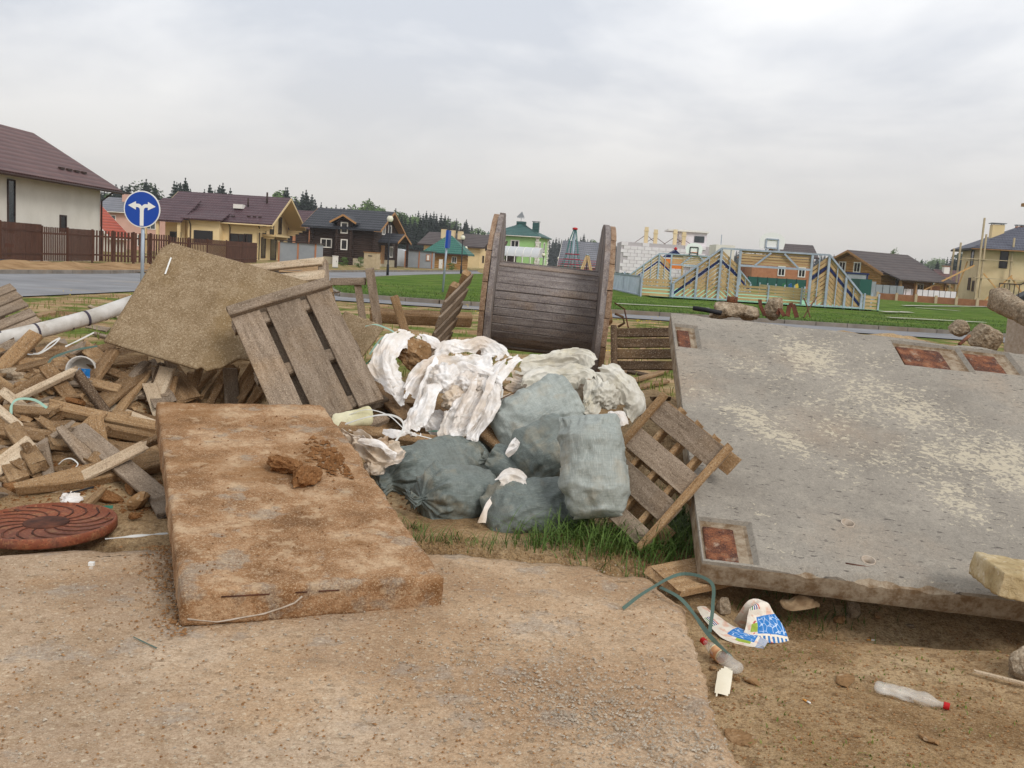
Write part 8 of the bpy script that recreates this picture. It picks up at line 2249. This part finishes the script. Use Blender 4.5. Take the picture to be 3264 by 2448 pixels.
# ================================================================== trees
M['spruce'] = mk('spruce', [(0.3, (22, 32, 26)), (0.55, (33, 45, 34)), (0.75, (46, 58, 42))], 0.35, rough=0.95, spec=0.1, rand=0.2)
M['birch'] = mk('birch', [(0.3, (66, 88, 42)), (0.55, (88, 112, 56)), (0.75, (112, 134, 76))], 0.3, rough=0.95, spec=0.1, rand=0.12)
def spruce_mesh(seed, levels=20, br=11):
    r2 = random.Random(seed)
    m = MB(); m.tube([(0, 0, 0), (0, 0, 0.55), (0, 0, 0.98)], [0.016, 0.010, 0.002], 5)
    H0 = r2.uniform(0.05, 0.16)
    for i in range(levels):
        t = i / (levels - 1)
        z = lerp(H0, 0.985, t ** 0.92)
        rad = (0.19 * (1 - t) ** 0.86 + 0.012) * r2.uniform(0.8, 1.18)
        nb_ = br if t < 0.8 else 5
        for k in range(nb_):
            a = 2 * math.pi * (k + r2.random() * 0.8) / nb_
            l = rad * r2.uniform(0.65, 1.2)
            d = V((math.cos(a), math.sin(a), 0)); s_ = V((-d.y, d.x, 0)) * l * 0.5
            drop = l * r2.uniform(0.25, 0.6); b0 = V((0, 0, z))
            p1 = b0 + d * l * 0.55 - V((0, 0, drop * 0.45)); p2 = b0 + d * l - V((0, 0, drop * 0.8))
            n_ = len(m.v)
            m.v += [b0, p1 + s_, p1 - s_, p2, p1 + s_ * 0.9 - V((0, 0, 0.035)), p1 - s_ * 0.9 - V((0, 0, 0.035))]
            m.f += [(n_, n_ + 2, n_ + 3, n_ + 1), (n_, n_ + 4, n_ + 5), (n_ + 1, n_ + 3, n_ + 4), (n_ + 2, n_ + 5, n_ + 3)]
    return m
def leafy_mesh(seed, n_=900, slim=0.55):
    r2 = random.Random(seed)
    m = MB(); m.tube([(0, 0, 0), (0.01, 0, 0.5), (0.0, 0.01, 0.9)], [0.014, 0.009, 0.002], 5)
    cl = [(V((r2.gauss(0, 0.11), r2.gauss(0, 0.11), r2.uniform(0.36, 0.92))), r2.uniform(0.06, 0.13)) for _ in range(16)]
    for c, r_ in cl:
        c.x *= 1.25 - c.z; c.y *= 1.25 - c.z
        m.tube([(0, 0, c.z * 0.7), tuple(c)], [0.004, 0.0015], 3, False)
    for k in range(n_):
        c, r_ = r2.choice(cl)
        v_ = V((r2.gauss(0, 1), r2.gauss(0, 1), r2.gauss(0, 1))).normalized() * r_ * r2.random() ** 0.4
        p = c + v_; s_ = r2.uniform(0.010, 0.02)
        a = V((r2.gauss(0, 1), r2.gauss(0, 1), r2.gauss(0, 1))).normalized(); b = a.orthogonal().normalized()
        n2 = len(m.v); m.v += [p - a * s_, p + b * s_, p + a * s_, p - b * s_]; m.f.append((n2, n2 + 1, n2 + 2, n2 + 3))
    return m
SPR, LEA = [], []
for k in range(5):
    SPR.append(mesh_obj('spruce_src', *(lambda q: (q.v, q.f))(spruce_mesh(200 + k)), 'spruce').data)
for k in range(3):
    LEA.append(mesh_obj('leafy_src', *(lambda q: (q.v, q.f))(leafy_mesh(300 + k)), 'birch').data)
for o in [o for o in bpy.data.objects if o.name.startswith(('spruce_src', 'leafy_src'))]:
    bpy.data.objects.remove(o)
rnd = random.Random(41)
SKY = [(250, 610), (300, 600), (400, 592), (440, 630), (460, 578), (490, 598), (530, 640), (560, 580), (590, 572), (620, 630), (660, 592), (700, 588), (740, 630), (800, 625), (850, 640), (905, 600), (930, 640), (968, 612), (1010, 640), (1060, 660), (1120, 655), (1180, 640), (1250, 670), (1290, 682),
       (1330, 676), (1400, 684), (1450, 700), (1500, 722), (1560, 735), (1650, 742), (1780, 762), (1850, 758), (1900, 770), (1990, 775), (2100, 790), (2300, 800), (2480, 800), (2700, 812), (2760, 815), (2840, 806), (2900, 822), (2960, 830), (3010, 818), (3060, 800), (3130, 820), (3300, 830)]
def hor(u): return 728 + 0.0629 * u
ntree = 0
def tree(u, y, H, kind, label, group):
    global ntree
    me = (SPR if kind == 's' else LEA)[rnd.randrange(5 if kind == 's' else 3)]
    o = bpy.data.objects.new('spruce_tree' if kind == 's' else 'birch_tree', me); COL.objects.link(o)
    o.location = (X(u, y), y, -0.3); w = rnd.uniform(0.95, 1.4) * (1.0 if kind == 's' else 1.2); o.scale = (H * w, H * w, H); o.rotation_euler = (0, 0, rnd.uniform(0, 6.3))
    tag(o, label, 'tree', group); ntree += 1
u = 215.0
while u < 3330:
    y = poly([(200, 300), (900, 330), (1250, 380), (1600, 480), (2000, 620), (2700, 560), (3264, 520)], u) * rnd.uniform(0.94, 1.06)
    vtop = poly(SKY, u)
    H = 1.9 + (hor(u) - vtop) / FPX * y * rnd.uniform(0.9, 1.06)
    leafy = (1010 < u < 1260 and rnd.random() < 0.62) or (2840 < u < 3060 and rnd.random() < 0.45) or (rnd.random() < 0.08) or (830 < u < 930 and rnd.random() < 0.5)
    tree(u, y, H, 'l' if leafy else 's', 'light green leafy tree rising at the edge of the far forest' if leafy else 'dark pointed spruce standing at the edge of the far forest', 'leafy trees at the forest edge' if leafy else 'spruces at the forest edge')
    u += rnd.uniform(9, 17) * (1.25 if u < 1250 else 0.9)
for uu in list(range(296, 1010, 11)) + [305, 318, 333, 350, 372, 388, 402, 430, 447, 470, 505, 520, 1275, 1288, 1302, 1318, 1335, 1352, 1368, 1385, 1412, 1428, 1446, 1462, 1500, 1520, 1540, 2810, 2870, 2890, 2930, 2950, 2980, 3030, 3045]:
    yy = rnd.uniform(255, 330); vt = poly(SKY, uu) + rnd.uniform(0, 26)
    tree(uu, yy, 1.9 + (hor(uu) - vt) / FPX * yy, 's', 'dark pointed spruce standing at the edge of the far forest', 'spruces at the forest edge')
# a few that stand out over the roofs
for (uu, vt, yy) in [(410, 588, 260), (463, 572, 255), (493, 592, 262), (552, 578, 250), (587, 568, 250), (572, 585, 262), (663, 590, 265), (706, 584, 262), (730, 600, 268), (910, 598, 270), (970, 606, 268), (1400, 680, 350), (1480, 700, 380), (1855, 745, 520), (3062, 790, 430), (2700, 806, 480), (2838, 798, 470), (2740, 812, 470)]:
    tree(uu, yy, 1.9 + (hor(uu) - vt) / FPX * yy, 's', 'tall dark spruce towering above its neighbours behind the roofs', 'tall spruces above the roofs')
# the wood behind them reads as one mass
m = MB(); low = [spruce_mesh(400 + k, 8, 6) for k in range(3)]
for k in range(420):
    uu = rnd.uniform(150, 3400)
    y = poly([(200, 330), (900, 370), (1250, 430), (1600, 540), (2000, 690), (2700, 640), (3264, 600)], uu) * rnd.uniform(1.0, 1.18)
    H = max(6.0, (1.9 + (hor(uu) - poly(SKY, uu)) / FPX * y) * rnd.uniform(0.72, 0.97))
    src = low[k % 3]; b0 = len(m.v); x0 = X(uu, y)
    m.v += [V((x0 + p.x * H * 1.5, y + p.y * H * 1.5, p.z * H)) for p in src.v]
    m.f += [tuple(i + b0 for i in f_) for f_ in src.f]
tag(m.build('far_forest', 'spruce'), 'dense dark spruce forest forming the skyline behind the houses', 'forest', kind='stuff')
# bushes by the verges in front of the houses
def bush(label, u, y, h, w, mat='birch', group=None):
    me = LEA[rnd.randrange(3)].copy(); 
    o = bpy.data.objects.new('bush', me); COL.objects.link(o); o.location = (X(u, y), y, -h * 0.45); o.scale = (w * 2.4, w * 2.4, h * 1.5); tag(o, label, 'bush', group)
bush('low yellowish shrub on the verge beside the plywood hut', 1150, 96, 1.0, 0.9)
bush('low brown-green shrub before the plinth of the dark log house', 1098, 98, 0.9, 0.9)
bush('small shrub beside the second utility cabinet', 1440, 118, 0.9, 1.2)
bush('dark pine crown rising behind the log house roof', 2840, 200, 9.0, 3.0)

# ------------------------------------------------------------------ air
M['haze'] = bpy.data.materials.new('haze'); M['haze'].use_nodes = True
hn = M['haze'].node_tree; hn.nodes.clear()
ho_ = hn.nodes.new('ShaderNodeOutputMaterial'); hv = hn.nodes.new('ShaderNodeVolumePrincipled')
hv.inputs['Color'].default_value = (0.86, 0.88, 0.92, 1); hv.inputs['Density'].default_value = 0.00035; hv.inputs['Anisotropy'].default_value = 0.2
hn.links.new(hv.outputs[0], ho_.inputs['Volume'])

hb_ = MB(); hb_.bb(-2800, 2800, -90, 3600, -1.6, 32.0)
hzo = hb_.build('haze', M['haze']); tag(hzo, 'thin pale haze between the houses and the far forest', 'haze', kind='stuff')
